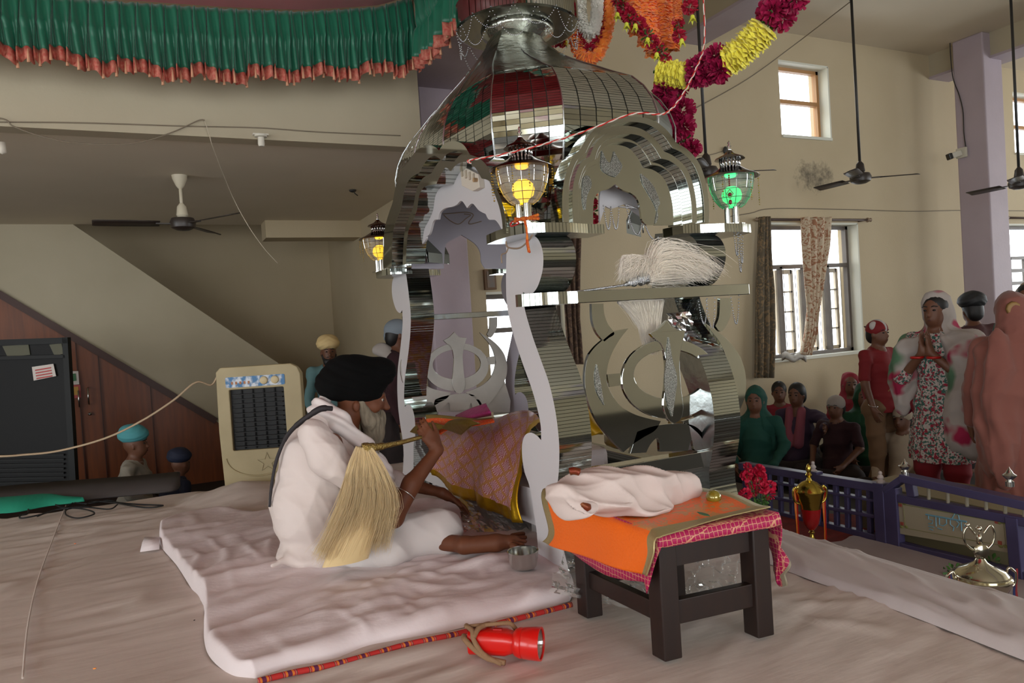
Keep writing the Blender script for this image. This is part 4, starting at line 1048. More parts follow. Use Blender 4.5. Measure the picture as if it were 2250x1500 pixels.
for k in range(5):
    a = 2*PI*k/5; bellm.add([(0.5*math.cos(a-.4), 0.5*math.sin(a-.4), 0.12), (0.5*math.cos(a+.4), 0.5*math.sin(a+.4), 0.12), (0.8*math.cos(a), 0.8*math.sin(a), -0.45)], [(0, 1, 2)])
bme = bellm.build('bell_flower', m_lyel, None); bmesh_ = bme.data; bpy.data.objects.remove(bme)
for i, (a, b, nm) in enumerate(((1356, 40, 'beside the orange loop'), (1377, 62, 'left of a pair under the crimson strand'), (1396, 65, 'right of a pair under the crimson strand'), (1423, 95, 'under the middle of the crimson strand'), (1443, 128, 'just above the dome edge'), (1498, 98, 'under the thin orange strand'), (1522, 45, 'highest on the right'), (1243, 100, 'showing under the crown disc'))):
    p = atd(a, b, 4.3 if i != 7 else 5.0)
    o = link('bell_flower', bmesh_); o.location = p; o.scale = (0.035,)*3; o.rotation_euler = (0.1*math.sin(i*3), 0.1*math.cos(i*5), i)
    tag(o, 'lime yellow bell flower hanging '+nm, 'flower', 'lime yellow bell flowers')
garland('small crimson and yellow flower string under the crown disc edge', [(1212, 88, 5.0), (1226, 98, 5.0), (1243, 88, 5.0)], 5.0, [('red', .5, .035), ('red', .5, .035)])
garland('orange and crimson garland seen through the near arch', [(1293, 352, 4.4), (1297, 400, 4.4), (1300, 440, 4.4), (1302, 490, 4.4)], 4.4, [('ora', .6, .04), ('leaf', .1, .035), ('red', .15, .04), ('leaf', .1, .04), ('red', .15, .04)])
# red and white twisted thread over the dome
rw = MB(); thp = cat3([atd(1545, -20, 2.55), atd(1548, 90, 2.55), atd(1530, 150, 2.5), atd(1495, 215, 2.45), atd(1458, 250, 2.42), atd(1390, 250, 2.45), atd(1280, 290, 2.45), atd(1190, 318, 2.42), atd(1100, 340, 2.45), atd(1032, 352, 2.5), atd(1034, 358, 2.5)], 14)
m_mauli = mat('red_thread', '#b3241c', 0.8); m_cot = mat('white_thread', '#cfc4b8', 0.8)
for k, mm in enumerate((m_mauli, m_cot)):
    q = []
    for i, p in enumerate(thp):
        a = i*1.1+k*PI; q.append(p + Vector((math.cos(a)*0.0022, 0, math.sin(a)*0.0022)))
    rw_o = MB().tube(q, 0.0022, 5)
    if k == 0: th_root = rw_o.build('thread', mm); tag(th_root, 'red and white twisted thread running over the dome to the ceiling', 'thread')
    else: rw_o.build('white_strand', mm, th_root)
# knotted orange-red thread on the nearest lamp's stem
t = thing('knotted_thread', 'orange and red ceremonial thread knotted round the nearest lamp stem', 'thread', onx(1158, 485, XL-0.05))
m_mo = mat('orange_thread', '#b5401a', 0.8, col2='#d87a20', nscale=90, nstr=0.3)
def thr(l, x, r, nm='strand', m=None): MB().tube(cat3([onx(a, b, x) for a, b in l], 8), r, 6).build(nm, m or m_mo, t, smooth=True)
thr([(1132, 480), (1150, 482), (1170, 476), (1182, 472)], XL-0.07, 0.006); thr([(1130, 487), (1150, 479), (1166, 480), (1183, 480)], XL-0.072, 0.006); thr([(1122, 492), (1128, 486), (1140, 490), (1124, 497), (1121, 490)], XL-0.072, 0.003, 'loop', m_mauli)
thr([(1152, 484), (1157, 505), (1160, 535), (1164, 555)], XL-0.075, 0.004, 'tail'); thr([(1154, 484), (1158, 505), (1157, 530), (1161, 554)], XL-0.072, 0.003, 'tail')
q = MB().tube(cat3([onx(a, b, XL-0.03) for a, b in ((1112, 530), (1116, 543), (1140, 545), (1158, 532), (1170, 516))], 8), 0.0035, 6); tw = q.build('jute_string', MATS['jute'], smooth=True); tag(tw, 'brown jute string tied under the nearest capital', 'string')
MB().tube(cat3([onx(a, b, XL-0.03) for a, b in ((1117, 543), (1112, 555), (1102, 560), (1103, 578))], 8), 0.003, 6).build('tail', MATS['jute'], tw, smooth=True)
# ================================================================= ceiling fans
m_fanw = mat('fan_cream', '#c9bfa8', 0.5); m_fand = mat('fan_dark', '#332b26', 0.4); m_rod = mat('fan_rod', '#2c2a28', 0.5)
def fan(lab, hub, ztop, ang, mc=None, blade=None, R_=0.6, cream=False):
    hub = Vector(hub); t = thing('ceiling_fan', lab, 'ceiling fan', hub)
    MB().lathe((hub.x, hub.y, ztop), [(0.06, 0), (0.055, -0.03), (0.03, -0.09), (0.012, -0.11)], 20).build('canopy_cup', m_fanw if cream else m_rod, t, smooth='auto')
    MB().tube([(hub.x, hub.y, ztop-0.05), (hub.x, hub.y, hub.z+0.05)], 0.013, 10).build('down_rod', m_fanw if cream else m_rod, t, smooth=True)
    MB().lathe(hub, [(0.012, 0.17), (0.035, 0.14), (0.045, 0.07), (0.03, 0.05)], 18).build('coupling_cover', m_fanw if cream else m_fand, t, smooth='auto')
    MB().lathe(hub, [(0.03, 0.055), (0.085, 0.045), (0.10, 0.01), (0.09, -0.03), (0.05, -0.05), (0.0, -0.055)], 28).build('motor', m_fand, t, smooth='auto')
    for k in range(3):
        a = ang + k*2*PI/3; d = Vector((math.cos(a), math.sin(a), 0)); n = Vector((-d.y, d.x, 0))
        MB().bar(hub+d*0.08, hub+d*0.2, 0.04, 0.008).build('blade_arm', m_fand, t)
        r = []
        for s, w in ((0.17, 0.05), (0.25, 0.06), (0.45, 0.065), (R_-0.02, 0.062), (R_, 0.045)):
            r.append([hub+d*s+n*w+Vector((0, 0, 0.014)), hub+d*s+Vector((0, 0, 0.004)), hub+d*s-n*w-Vector((0, 0, 0.012))])
        MB().grid(r).build('blade', blade or m_fand, t, smooth=True, solid=0.005)
    return t
hp = atd(402, 492, 5.9)
fan('cream and brown ceiling fan under the balcony on the left', hp, BZ, math.radians(-56), cream=True, R_=0.64)
fan('dark ceiling fan on a long rod right of the upper window', atd(1891, 392, 7.15), 4.1, math.radians(-31), R_=0.54)
fan('dark ceiling fan at the right edge beyond the lilac column', atd(2240, 404, 7.3), 4.1, math.radians(85), R_=0.54)
fan('dark ceiling fan mostly hidden behind the green lamp', atd(1553, 380, 6.2), 4.1, math.radians(-20))
# ceiling fittings under the balcony
c = onz(775, 418, BZ-0.005); t = thing('ceiling_hook', 'small hook with loose wire in the balcony ceiling', 'hook', c)
MB().lathe(c, [(0.035, 0), (0.03, -0.012), (0.01, -0.02)], 12, (0, 0, 1)).build('rose', m_rod, t); MB().tube([c, c+Vector((0.02, 0, -0.03)), c+Vector((0.05, 0.02, -0.045))], 0.005, 6).build('wire_end', m_rod, t)
c = ony(573, 300, BV-0.03); t = thing('bulb_holder', 'white bulb holder on the edge of the balcony beam', 'bulb holder', c)
m_wpl = mat('white_plastic', '#cfcabb', 0.5)
MB().lathe(c+Vector((0, 0, 0.01)), [(0.04, 0.0), (0.04, -0.012), (0.02, -0.015), (0.022, -0.06), (0.018, -0.075)], 16).build('holder', m_wpl, t, smooth='auto'); MB().box(c+Vector((-0.05, -0.01, 0.01)), c+Vector((0.05, 0.03, 0.02))).build('base_block', m_wpl, t)
c = ony(4, 320, BV-0.02); tag(MB().lathe(c, [(0.02, 0.02), (0.022, -0.04), (0.0, -0.05)], 12).build('bulb_holder', m_wpl, smooth=True), 'bulb holder at the left edge of the photo', 'bulb holder')
def wire(lab, pts, r=0.005, m=None, cat='cable'):
    o = MB().tube(cat3(pts, 8), r, 5).build('cable', m or mat('grey_cable', '#7d715f', 0.6), smooth=True); return tag(o, lab, cat)
wire('wire clipped along the balcony beam', [ony(a, b, BV-0.006) for a, b in ((-900, 262), (-20, 268), (180, 270), (400, 277), (570, 281), (700, 290), (880, 298))], 0.004)
wire('wire sagging in a loop across the balcony beam', [ony(a, b, BV-0.02) for a, b in ((-900, 230), (-300, 262), (-20, 258), (30, 278), (80, 296), (150, 312), (240, 317), (310, 312), (380, 290), (435, 265), (450, 264))], 0.004)
wire('thin wire falling from the beam towards the cooler', [ony(450, 266, BV-0.03), ony(460, 296, BV-0.03), ony(470, 330, BV+0.05), atd(510, 430, 5.5), atd(545, 495, 5.6), atd(580, 545, 5.7), atd(610, 578, 5.8)], 0.003, mat('pale_cable', '#b9ad98', 0.6))
wire('wire running along the window wall above the curtain rod', [ony(a, b, WV-0.006) for a, b in ((1600, 476), (1650, 468), (1700, 458), (1860, 460), (2000, 464), (2110, 462), (2260, 463))], 0.005)
wire('long cable slung from the ceiling down to the green lamp side', [onz(1868, 4, 4.085), ony(1750, 95, WV-0.2), ony(1640, 175, WV-0.1), ony(1520, 242, WV-0.05)], 0.006)
wire('wire on the wall behind the green lamp', [ony(1500, 345, WV-0.006), ony(1560, 340, WV-0.006), ony(1592, 330, WV-0.006)], 0.004)
tag(MB().ball(ony(1594, 330, WV-0.02), 0.03, 8, 6, (1, .6, 1.4)).build('wall_hook', m_rod), 'dark hook on the wall behind the green lamp', 'hook')
# security camera on the column
c = onx(2114, 336, 8.83); t = thing('security_camera', 'white box camera with black lens on the lilac column', 'camera', c)
MB().box(c+Vector((-0.03, -0.07, -0.06)), c+Vector((0.0, 0.06, 0.06))).build('mount_box', m_wpl, t, bevel=0.008)
MB().bar(c+Vector((-0.03, 0.0, -0.0)), c+Vector((-0.13, 0.05, -0.03)), 0.07, 0.07).build('housing', m_wpl, t, bevel=0.01)
MB().bar(c+Vector((-0.13, 0.05, -0.03)), c+Vector((-0.17, 0.07, -0.042)), 0.074, 0.074).build('lens', m_dark, t, bevel=0.01)
wire('thin black cable running down the lilac column to the camera', [onx(a, b, 8.825) for a, b in ((2089, 0), (2087, 80), (2093, 165), (2108, 210), (2116, 245), (2118, 290), (2122, 322))], 0.006, m_rod)
# ================================================================= curtains
def curtmat(name, c1, c2, c3):
    m = mat(name, c1, 0.85, col2=c2, nscale=9, nstr=0.35, detail=3); N, L, b = nodes(m); src = b.inputs['Base Color'].links[0].from_socket
    tc = N.new('ShaderNodeTexCoord'); n = N.new('ShaderNodeTexNoise'); n.inputs['Scale'].default_value = 14; n.inputs['Detail'].default_value = 4; n.inputs['Distortion'].default_value = 2.5; L.new(tc.outputs['Object'], n.inputs['Vector'])
    r = N.new('ShaderNodeValToRGB'); r.color_ramp.elements[0].position = 0.52; r.color_ramp.elements[1].position = 0.56; L.new(n.outputs['Fac'], r.inputs[0])
    mx = N.new('ShaderNodeMixRGB'); L.new(r.outputs[0], mx.inputs[0]); L.new(src, mx.inputs[1]); mx.inputs[2].default_value = lin(c3); L.new(mx.outputs[0], b.inputs['Base Color']); return m
m_cur1 = curtmat('curtain_cream_floral', '#d8c9b2', '#c9b79c', '#a5765a'); m_cur2 = curtmat('curtain_taupe', '#6d6252', '#59503f', '#8a7355'); m_cur3 = curtmat('curtain_brown', '#5a4436', '#43322a', '#6d5642')
def curtain(lab, L_, Rr, y, m, pl, amp=0.04):
    rows = []
    for j in range(31):
        t = j/30; a = [interp([(k/(len(L_)-1), q[0]) for k, q in enumerate(L_)], t), interp([(k/(len(L_)-1), q[1]) for k, q in enumerate(L_)], t)]
        b = [interp([(k/(len(Rr)-1), q[0]) for k, q in enumerate(Rr)], t), interp([(k/(len(Rr)-1), q[1]) for k, q in enumerate(Rr)], t)]
        A = ony(a[0], a[1], y); B = ony(b[0], b[1], y); r = []
        for i in range(pl*8+1):
            s = i/(pl*8); p = A.lerp(B, s); r.append((p.x, y-0.03+amp*math.sin(s*pl*2*PI+0.6*math.sin(t*5)), p.z))
        rows.append(r)
    return tag(MB().grid(rows).build('curtain', m, smooth=True, fix=False, solid=0.004), lab, 'curtain')
curtain('dark taupe curtain hanging straight at the left of the tall window', [(1666, 477), (1664, 560), (1660, 640), (1657, 730), (1655, 830)], [(1684, 477), (1688, 560), (1695, 640), (1696, 730), (1692, 830)], WV-0.08, m_cur2, 3)
curtain('cream floral curtain gathered and tied in the middle of the tall window', [(1756, 478), (1760, 540), (1766, 610), (1772, 680), (1766, 730), (1755, 778)], [(1821, 478), (1818, 540), (1806, 610), (1792, 680), (1788, 730), (1774, 780)], WV-0.08, m_cur1, 4, 0.035)
curtain('brown curtain seen behind the nearest pillar', [(1238, 505), (1236, 600), (1240, 700), (1243, 800)], [(1272, 505), (1270, 600), (1268, 700), (1275, 800)], WV-0.08, m_cur3, 3)
p = ony(1765, 782, WV-0.1); tag(MB().grid([[ony(a, b, WV-0.06-0.05*(j == 1)+0.015*math.sin(i*2)) for i, (a, b) in enumerate([(lerp(1718, 1772, k/8), 776+j*8-4*math.sin(k*1.3)) for k in range(9)])] for j in range(3)]).build('cloth', mat('white_rag', '#c9c5bd', 0.9), smooth=True, solid=0.01), 'white rag lying on the sill under the tied curtain', 'cloth')
def crod(lab, a, b):
    A = ony(*a, WV-0.07); B = ony(*b, WV-0.07); t = thing('curtain_rod', lab, 'curtain rod', A)
    MB().tube([A, B], 0.014, 10).build('pole', mat('rod_brown', '#54423a', 0.4), t, smooth=True)
    for e, d in ((A, (A-B).normalized()), (B, (B-A).normalized())):
        MB().lathe(e, [(0.014, 0), (0.028, 0.01), (0.02, 0.03), (0.012, 0.04), (0.024, 0.06), (0.0, 0.085)], 12, tuple(d)).build('finial', mat('rod_finial', '#8b7560', 0.35), t, smooth=True)
        MB().bar(e-d*0.06, e-d*0.06+Vector((0, 0.07, 0)), 0.02, 0.03).build('bracket', MATS['rod_brown'], t)
crod('brown curtain rod over the tall window right of the green lamp', (1672, 482), (1905, 483))
crod('brown curtain rod over the window beyond the lilac column', (2215, 478), (2330, 480))
crod('short brown curtain rod seen behind the nearest pillar', (1180, 500), (1285, 500))
# framed picture behind the stand
A = ony(1062, 592, WV-0.02); B = ony(1090, 636, WV-0.02); t = thing('framed_picture', 'small framed picture on the wall behind the stand', 'picture', A)
MB().box((A.x, WV-0.04, B.z), (B.x, WV-0.003, A.z)).build('frame', mat('pic_frame', '#6b4f35', 0.5), t, bevel=0.004); MB().box((A.x+0.02, WV-0.046, B.z+0.02), (B.x-0.02, WV-0.04, A.z-0.02)).build('print', mat('pic_print', '#5c6a72', 0.5, col2='#8b6a4b', nscale=6), t)
# ================================================================= brocade over the book, bedstead
def uvmat(name, base='#c08a80', rough=0.45):
    m = mat(name, base, rough); N, L, b = nodes(m); uv = N.new('ShaderNodeUVMap'); sp = N.new('ShaderNodeSeparateXYZ'); L.new(uv.outputs[0], sp.inputs[0])
    def mth(op, a, c=0.0):
        n = N.new('ShaderNodeMath'); n.operation = op
        for i, q in enumerate((a, c)):
            if isinstance(q, (int, float)): n.inputs[i].default_value = q
            else: L.new(q, n.inputs[i])
        return n.outputs[0]
    def mix(f, a, c):
        n = N.new('ShaderNodeMixRGB')
        for i, q in enumerate((f, a, c)):
            if isinstance(q, (int, float)): n.inputs[i].default_value = q
            elif isinstance(q, str): n.inputs[i].default_value = lin(q)
            elif isinstance(q, tuple): n.inputs[i].default_value = q
            else: L.new(q, n.inputs[i])
        return n.outputs[0]
    return m, N, L, b, sp.outputs[0], sp.outputs[1], mth, mix
m_broc, N, L, b, u_, v_, mth, mix = uvmat('pink_gold_brocade')
# lattice of diamonds with a small motif inside each
a1 = mth('ADD', mth('MULTIPLY', u_, 9.5), mth('MULTIPLY', v_, 9.0)); a2 = mth('SUBTRACT', mth('MULTIPLY', u_, 9.5), mth('MULTIPLY', v_, 9.0))
f1_ = mth('FRACT', a1); f2_ = mth('FRACT', mth('ADD', a2, 20.0))
d1 = mth('ABSOLUTE', mth('SUBTRACT', f1_, 0.5)); d2 = mth('ABSOLUTE', mth('SUBTRACT', f2_, 0.5))
mx_ = mth('MAXIMUM', d1, d2)
net = mth('GREATER_THAN', mx_, 0.40); inner = mth('LESS_THAN', mx_, 0.27)
rad = mth('SQRT', mth('ADD', mth('MULTIPLY', d1, d1), mth('MULTIPLY', d2, d2)))
petal = mth('GREATER_THAN', mth('SINE', mth('MULTIPLY', rad, 75.0)), 0.1)
hatch = mth('GREATER_THAN', mth('SINE', mth('MULTIPLY', mth('ADD', u_, mth('MULTIPLY', v_, 0.4)), 520.0)), 0.2)
c0 = mix(hatch, '#b5655c', '#e0bcc6'); c1 = mix(petal, '#e0bfcb', '#9c2f33'); c = mix(inner, c0, c1); c = mix(net, c, '#c58a55')
bord = mth('LESS_THAN', v_, 0.10); bord2 = mth('LESS_THAN', u_, 0.06); bb = mth('MAXIMUM', bord, bord2)
c = mix(bb, c, '#c2981f'); L.new(c, b.inputs['Base Color']); L.new(mth('ADD', mth('MULTIPLY', bb, 0.65), 0.2), b.inputs['Metallic'])
bp = N.new('ShaderNodeBump'); bp.inputs['Strength'].default_value = 0.3; bp.inputs['Distance'].default_value = 0.003
n = N.new('ShaderNodeTexNoise'); n.inputs['Scale'].default_value = 90; L.new(n.outputs['Fac'], bp.inputs['Height']); L.new(bp.outputs[0], b.inputs['Normal'])
b.inputs['Roughness'].default_value = 0.36
bed = thing('book_bed', 'white wooden bedstead for the scripture inside the mirrored stand', 'bed', (1.6, 3.4, 0))
za = onx(1120, 1140, XA+0.03).z
A = onx(1178, 1155, XA+0.06); B = onx(925, 1052, XA+0.06)
MB().prism([[Vector((XA+0.06, p.y, p.z)) for p in (A, B, B+Vector((0, 0, 0.12)), A+Vector((0, 0, 0.17)))]], (0.03, 0, 0)).build('side_board', m_lam, bed, bevel=0.003)
MB().box((XA+0.09, A.y+0.05, A.z+0.06), (XR-0.05, B.y, A.z+0.1)).build('deck', m_lam, bed)
for y in (A.y+0.12, B.y-0.1):
    for x in (XA+0.14, XR-0.12): MB().bar((x, y, 0.0), (x, y, A.z+0.08), 0.06, 0.06).build('leg', m_lam, bed, bevel=0.004)
MB().box((XA+0.3, A.y+0.35, A.z+0.1), (XR-0.1, B.y-0.35, A.z+0.24)).build('cushion', m_matt, bed, bevel=0.04)
hem = [(1152, 1148), (1128, 1140), (1100, 1130), (1066, 1110), (1050, 1103), (1020, 1092), (985, 1070), (955, 1042), (940, 1022)]
mid = [(1152, 1040), (1135, 1030), (1105, 1015), (1080, 1000), (1050, 995), (1020, 990), (990, 985), (965, 985), (948, 1003)]
rid = [(1192, 930), (1178, 908), (1160, 903), (1130, 908), (1105, 917), (1070, 927), (1035, 942), (1000, 957), (965, 972)]
far = [(1195, 960), (1190, 950), (1170, 930), (1140, 925), (1105, 930), (1070, 940), (1035, 950), (1000, 962), (970, 975)]
def s3(l, x, n=8): return [onx(a, b_, x) for a, b_ in smooth_path(l, n, closed=False)]
H_, M_, R__, F_ = s3(hem, XA-0.0), s3(mid, XA+0.05), s3(rid, 1.84), s3(far, 2.1)
rows = []
for j in range(31):
    t = j/30; r = []
    for i in range(len(H_)):
        if t < 0.4: q = t/0.4; p = H_[i].lerp(M_[i], q); bulge = Vector((-0.025*math.sin(PI*q), 0, 0))
        elif t < 0.8: q = (t-0.4)/0.4; p = M_[i].lerp(R__[i], q); bulge = Vector((-0.02, 0, 0.055))*math.sin(PI*q)
        else: q = (t-0.8)/0.2; p = R__[i].lerp(F_[i], q); bulge = Vector((0, 0, 0.012))*math.sin(PI*q)
        w = 0.010*math.sin(i*0.33+t*2)+0.012*wrinkle(p.y, p.z, 1.2, 3, 8)
        r.append(p + bulge + Vector((-w*(1-t)*1.3-0.006, 0, w*t*0.6)))
    rows.append(r)
tag(uvgrid('brocade_cover', rows, m_broc, solid=0.004), 'pink and gold brocade cloth with gold border draped over the scripture', 'cloth')
# folded cloths on the book in front of the reader
def gcloth(lab, m, rowsl, cat='cloth', solid=0.004, group=None, **k):
    rows = []
    for l in rowsl:
        rows.append(cat3([onx(a, b_, x) for a, b_, x in l], 6))
    R2 = []
    for c_ in zip(*rows): R2.append(cat3(list(c_), 5))
    return tag(uvgrid('folded_cloth', R2, m, solid=solid, **k), lab, cat, group)
m_oru, N, L, b, u_, v_, mth, mix = uvmat('orange_cloth_gold', '#e8561e')
n = N.new('ShaderNodeTexNoise'); n.inputs['Scale'].default_value = 38; n.inputs['Detail'].default_value = 1; L.new(N['UV Map'].outputs[0], n.inputs['Vector']) if False else None
sp_ = mth('GREATER_THAN', n.outputs['Fac'], 0.64); c = mix(sp_, '#e8561e', '#e2a47c')
g = mth('LESS_THAN', v_, 0.22); c = mix(g, c, '#a38a4c'); L.new(c, b.inputs['Base Color']); L.new(mth('MULTIPLY', g, 0.6), b.inputs['Metallic'])
m_gcl = mat('dull_gold_cloth', '#8f7638', 0.4, 0.75, bump=0.3, bscale=40)
m_magc = mat('magenta_cloth', '#a01a68', 0.5, col2='#b33b7d', nscale=40, nstr=0.3)
gcloth('magenta cloth roll lying behind the orange cloth on the book', m_magc, [[(1000, 918, 1.56), (1035, 905, 1.56), (1070, 891, 1.56)], [(1002, 912, 1.6), (1035, 897, 1.6), (1068, 886, 1.6)], [(1005, 925, 1.5), (1040, 915, 1.5), (1078, 905, 1.5)], [(1010, 928, 1.6), (1040, 920, 1.6), (1080, 912, 1.6)]])
gcloth('orange cloth with gold end folded on the book in front of the reader', m_oru, [[(936, 911, 1.42), (940, 935, 1.40), (968, 955, 1.40)], [(962, 911, 1.44), (968, 930, 1.42), (985, 945, 1.42)], [(1010, 916, 1.46), (1012, 932, 1.44), (1020, 938, 1.44)], [(1050, 920, 1.5), (1052, 930, 1.48), (1056, 934, 1.48)], [(1084, 917, 1.54), (1086, 924, 1.52), (1086, 928, 1.52)]])
for i, (dx, dy, nm) in enumerate(((0, 0, 'dull gold cloth folds held in the fingers of the reader'), (70, -8, 'dull gold cloth fold lying under the orange cloth'))):
    gcloth(nm, m_gcl, [[(902+dx, 948+dy, 1.36), (915+dx, 935+dy, 1.35), (935+dx, 930+dy, 1.36)], [(925+dx, 955+dy, 1.36), (940+dx, 938+dy, 1.34), (960+dx, 930+dy, 1.36)], [(945+dx, 962+dy, 1.37), (965+dx, 945+dy, 1.36), (985+dx, 938+dy, 1.38)]], solid=0.012)
gcloth('yellow satin cloth bundled behind the emblem', mat('yellow_satin', '#d9b01a', 0.35, 0.2, col2='#b98c12', nscale=8), [[(1256, 893, 2.05), (1254, 920, 2.0), (1262, 945, 1.98), (1290, 958, 1.96)], [(1285, 880, 2.05), (1282, 910, 1.97), (1292, 935, 1.95), (1310, 955, 1.96)], [(1292, 895, 2.05), (1300, 920, 2.0), (1312, 940, 1.98), (1324, 950, 1.98)]], solid=0.03)
gcloth('gold embroidered cloth beside the yellow satin', m_gcl, [[(1330, 955, 2.2), (1330, 975, 2.15)], [(1360, 950, 2.2), (1360, 985, 2.15)], [(1385, 945, 2.2), (1388, 975, 2.2)]], solid=0.02)
gcloth('red and silver floral cloth under the lower rail', mat('red_silver_floral', '#a8231f', 0.5, 0.3, col2='#c9c0b8', nscale=60, nstr=0.15), [[(1425, 1012, 2.4), (1425, 1030, 2.35)], [(1455, 1006, 2.4), (1455, 1032, 2.35)], [(1488, 1005, 2.4), (1490, 1025, 2.38)]], solid=0.02)
# ================================================================= whisk lying on the near rail (handle and white hair)
m_hair_w = mat('whisk_hair_white', '#fff6e6', 0.8, sheen=0.5); m_hair_y = mat('whisk_hair_yellow', '#d8bf8c', 0.6, sheen=0.3)
def strands(name, starts, f, n, m, parent, r=0.0009, segs=9, seed=1, label=None):
    rg = random.Random(seed); mb = MB()
    for i in range(n):
        pts = f(rg)
        mb.tube(pts, [r*(1-0.75*k/(len(pts)-1)) for k in range(len(pts))], 3, cap=False)
    o = mb.build(name, m, parent, smooth=True, kind='stuff', fix=False)
    if label: o['label'] = label
    return o
wh = thing('whisk', 'silver handled ceremonial whisk with white hair lying across the near rail', 'whisk', ony(1400, 632, PY+0.03))
hp_ = [ony(a, b_, y) for a, b_, y in ((1268, 641, PY), (1330, 632, PY), (1370, 626, PY), (1382, 622, PY), (1400, 616, PY), (1420, 610, PY))]
MB().tube(cat3(hp_, 5), [0.005]*11+[0.008, 0.010, 0.012, 0.013, 0.016, 0.022, 0.024, 0.019, 0.02, 0.028, 0.03, 0.026, 0.029, 0.03], 12).build('handle', mat('chased_silver', '#c5c8cc', 0.2, 1.0, bump=0.8, bscale=120), wh, smooth=True)
S0 = ony(1415, 612, PY+0.01)
sdf_mesh('hair_core', [cap(S0+Vector((.02, 0, .01)), S0+Vector((.10, 0, .05)), .025, .045, k=.03), cap(S0+Vector((.10, 0, .05)), S0+Vector((.28, 0, .02)), .045, .025, k=.03), cap(S0+Vector((.10, .02, .06)), S0+Vector((-.05, .02, .04)), .04, .028, k=.03)], .008, m_hair_w, wh, fold=folds(.010, [(20, 60, 70), (10, 90, 40)], 4))
def wf(rg):
    a = rg.random()*6.28; rr = rg.random()**0.5*0.024; p0 = S0+Vector((0.0, rr*math.cos(a), rr*math.sin(a)))
    up = rg.gauss(0.075, 0.03); sp = rg.gauss(0, 0.05); q = [p0]
    if rg.random() < 0.35:   # puff falling back to the left
        e = ony(rg.uniform(1365, 1460), rg.uniform(560, 600), PY+rg.uniform(-0.05, 0.1))
        m1 = p0.lerp(e, 0.5)+Vector((0.02, 0, 0.035)); m2 = e+Vector((-0.02+rg.gauss(0, .012), rg.gauss(0, .02), -0.04+rg.gauss(0, .012)))
        return cat3([p0, m1, e, m2], 3)
    L1 = rg.uniform(0.16, 0.36); p1 = p0+Vector((0.07, sp*0.4, up)); p2 = p0+Vector((L1*0.7, sp, up*0.9+0.0)); p3 = p0+Vector((L1, sp*1.3, up*0.35-rg.random()*0.035))
    return cat3([p0, p1, p2, p3], 3)
strands('hair', None, wf, 4200, m_hair_w, wh, r=0.0017, seed=4)
S1 = [ony(1360, 668, PY+0.1), ony(1455, 665, PY+0.1)]
def wf2(rg):
    t = rg.random(); p0 = S1[0].lerp(S1[1], t)+Vector((0, rg.gauss(0, 0.01), 0.01)); L1 = rg.uniform(0.1, 0.23)*(1.1 if 0.3 < t else 0.6)
    x = lerp(p0.x, ony(1432, 745, PY+0.1).x, 0.8)+rg.gauss(0, 0.012); return [p0, Vector((lerp(p0.x, x, .4), p0.y, p0.z-L1*.45)), Vector((lerp(p0.x, x, .8), p0.y, p0.z-L1))]
w2 = thing('whisk', 'second white whisk whose hair hangs below the near rail', 'whisk', S1[0])
strands('hair', None, wf2, 1500, m_hair_w, w2, r=0.0012, seed=8)
MB().tube([S1[0]+Vector((0, 0, 0.012)), S1[1]+Vector((0.0, 0, 0.012))], 0.014, 8).build('binding', m_hair_w, w2, smooth=True)
# crumpled silver foil hanging under the rail
rows = []
for j in range(12):
    t = j/11; A = ony(lerp(1463, 1500, t), lerp(688, 762, t), PY+0.08); B = ony(lerp(1514, 1545, t), lerp(684, 770, t), PY+0.08)
    rows.append([A.lerp(B, i/8)+Vector((0, 0.02*mnoise.noise(Vector((i*0.9, j*0.8, 2))), 0)) for i in range(9)])
tag(MB().grid(rows).build('foil_strip', mat('crumpled_foil', '#d6d6d6', 0.12, 1.0)), 'crumpled silver foil strip hanging behind the emblem', 'foil')
# ================================================================= small wooden table with cloths
m_dwood = mat('stool_wood', '#1a0f0c', 0.42, col2='#26160f', nscale=4, stretch=(8, 8, 1))
fA, fB, fC = onz(1466, 1442, 0), onz(1668, 1392, 0), onz(1297, 1350, 0); fD = fB+fC-fA
st = thing('low_table', 'dark wooden low table under orange and pink cloths in the right foreground', 'table', (fA+fD)/2)
ex = (fB-fA).normalized(); ey = (fC-fA).normalized(); TZ = 0.385
for f in (fA, fB, fC, fD):
    mb = MB(); w = 0.031
    mb.prism([[f+ex*a+ey*c_ for a, c_ in ((-w, -w), (w, -w), (w, w), (-w, w))]], (0, 0, TZ-0.03)); mb.build('leg', m_dwood, st, bevel=0.004)
MB().prism([[fA-ex*.045-ey*.045+Vector((0,0,TZ-.03)), fB+ex*.045-ey*.045+Vector((0,0,TZ-.03)), fD+ex*.045+ey*.045+Vector((0,0,TZ-.03)), fC-ex*.045+ey*.045+Vector((0,0,TZ-.03))]], (0, 0, 0.028)).build('top', m_dwood, st, bevel=0.004)
for p, q, z in ((fA, fB, TZ-0.07), (fA, fC, TZ-0.07), (fB, fD, TZ-0.07), (fC, fD, TZ-0.07)): MB().bar(p+Vector((0,0,z)), q+Vector((0,0,z)), 0.025, 0.075).build('apron', m_dwood, st)
zz1 = 0.135
MB().bar(fA+Vector((0,0,zz1)), fB+Vector((0,0,zz1)), 0.03, 0.075).build('stretcher', m_dwood, st, bevel=0.003)
MB().bar(fA+Vector((0,0,zz1)), fC+Vector((0,0,zz1)), 0.03, 0.06).build('stretcher', m_dwood, st, bevel=0.003)
MB().bar(fC+Vector((0,0,zz1)), fD+Vector((0,0,zz1)), 0.03, 0.06).build('stretcher', m_dwood, st, bevel=0.003)
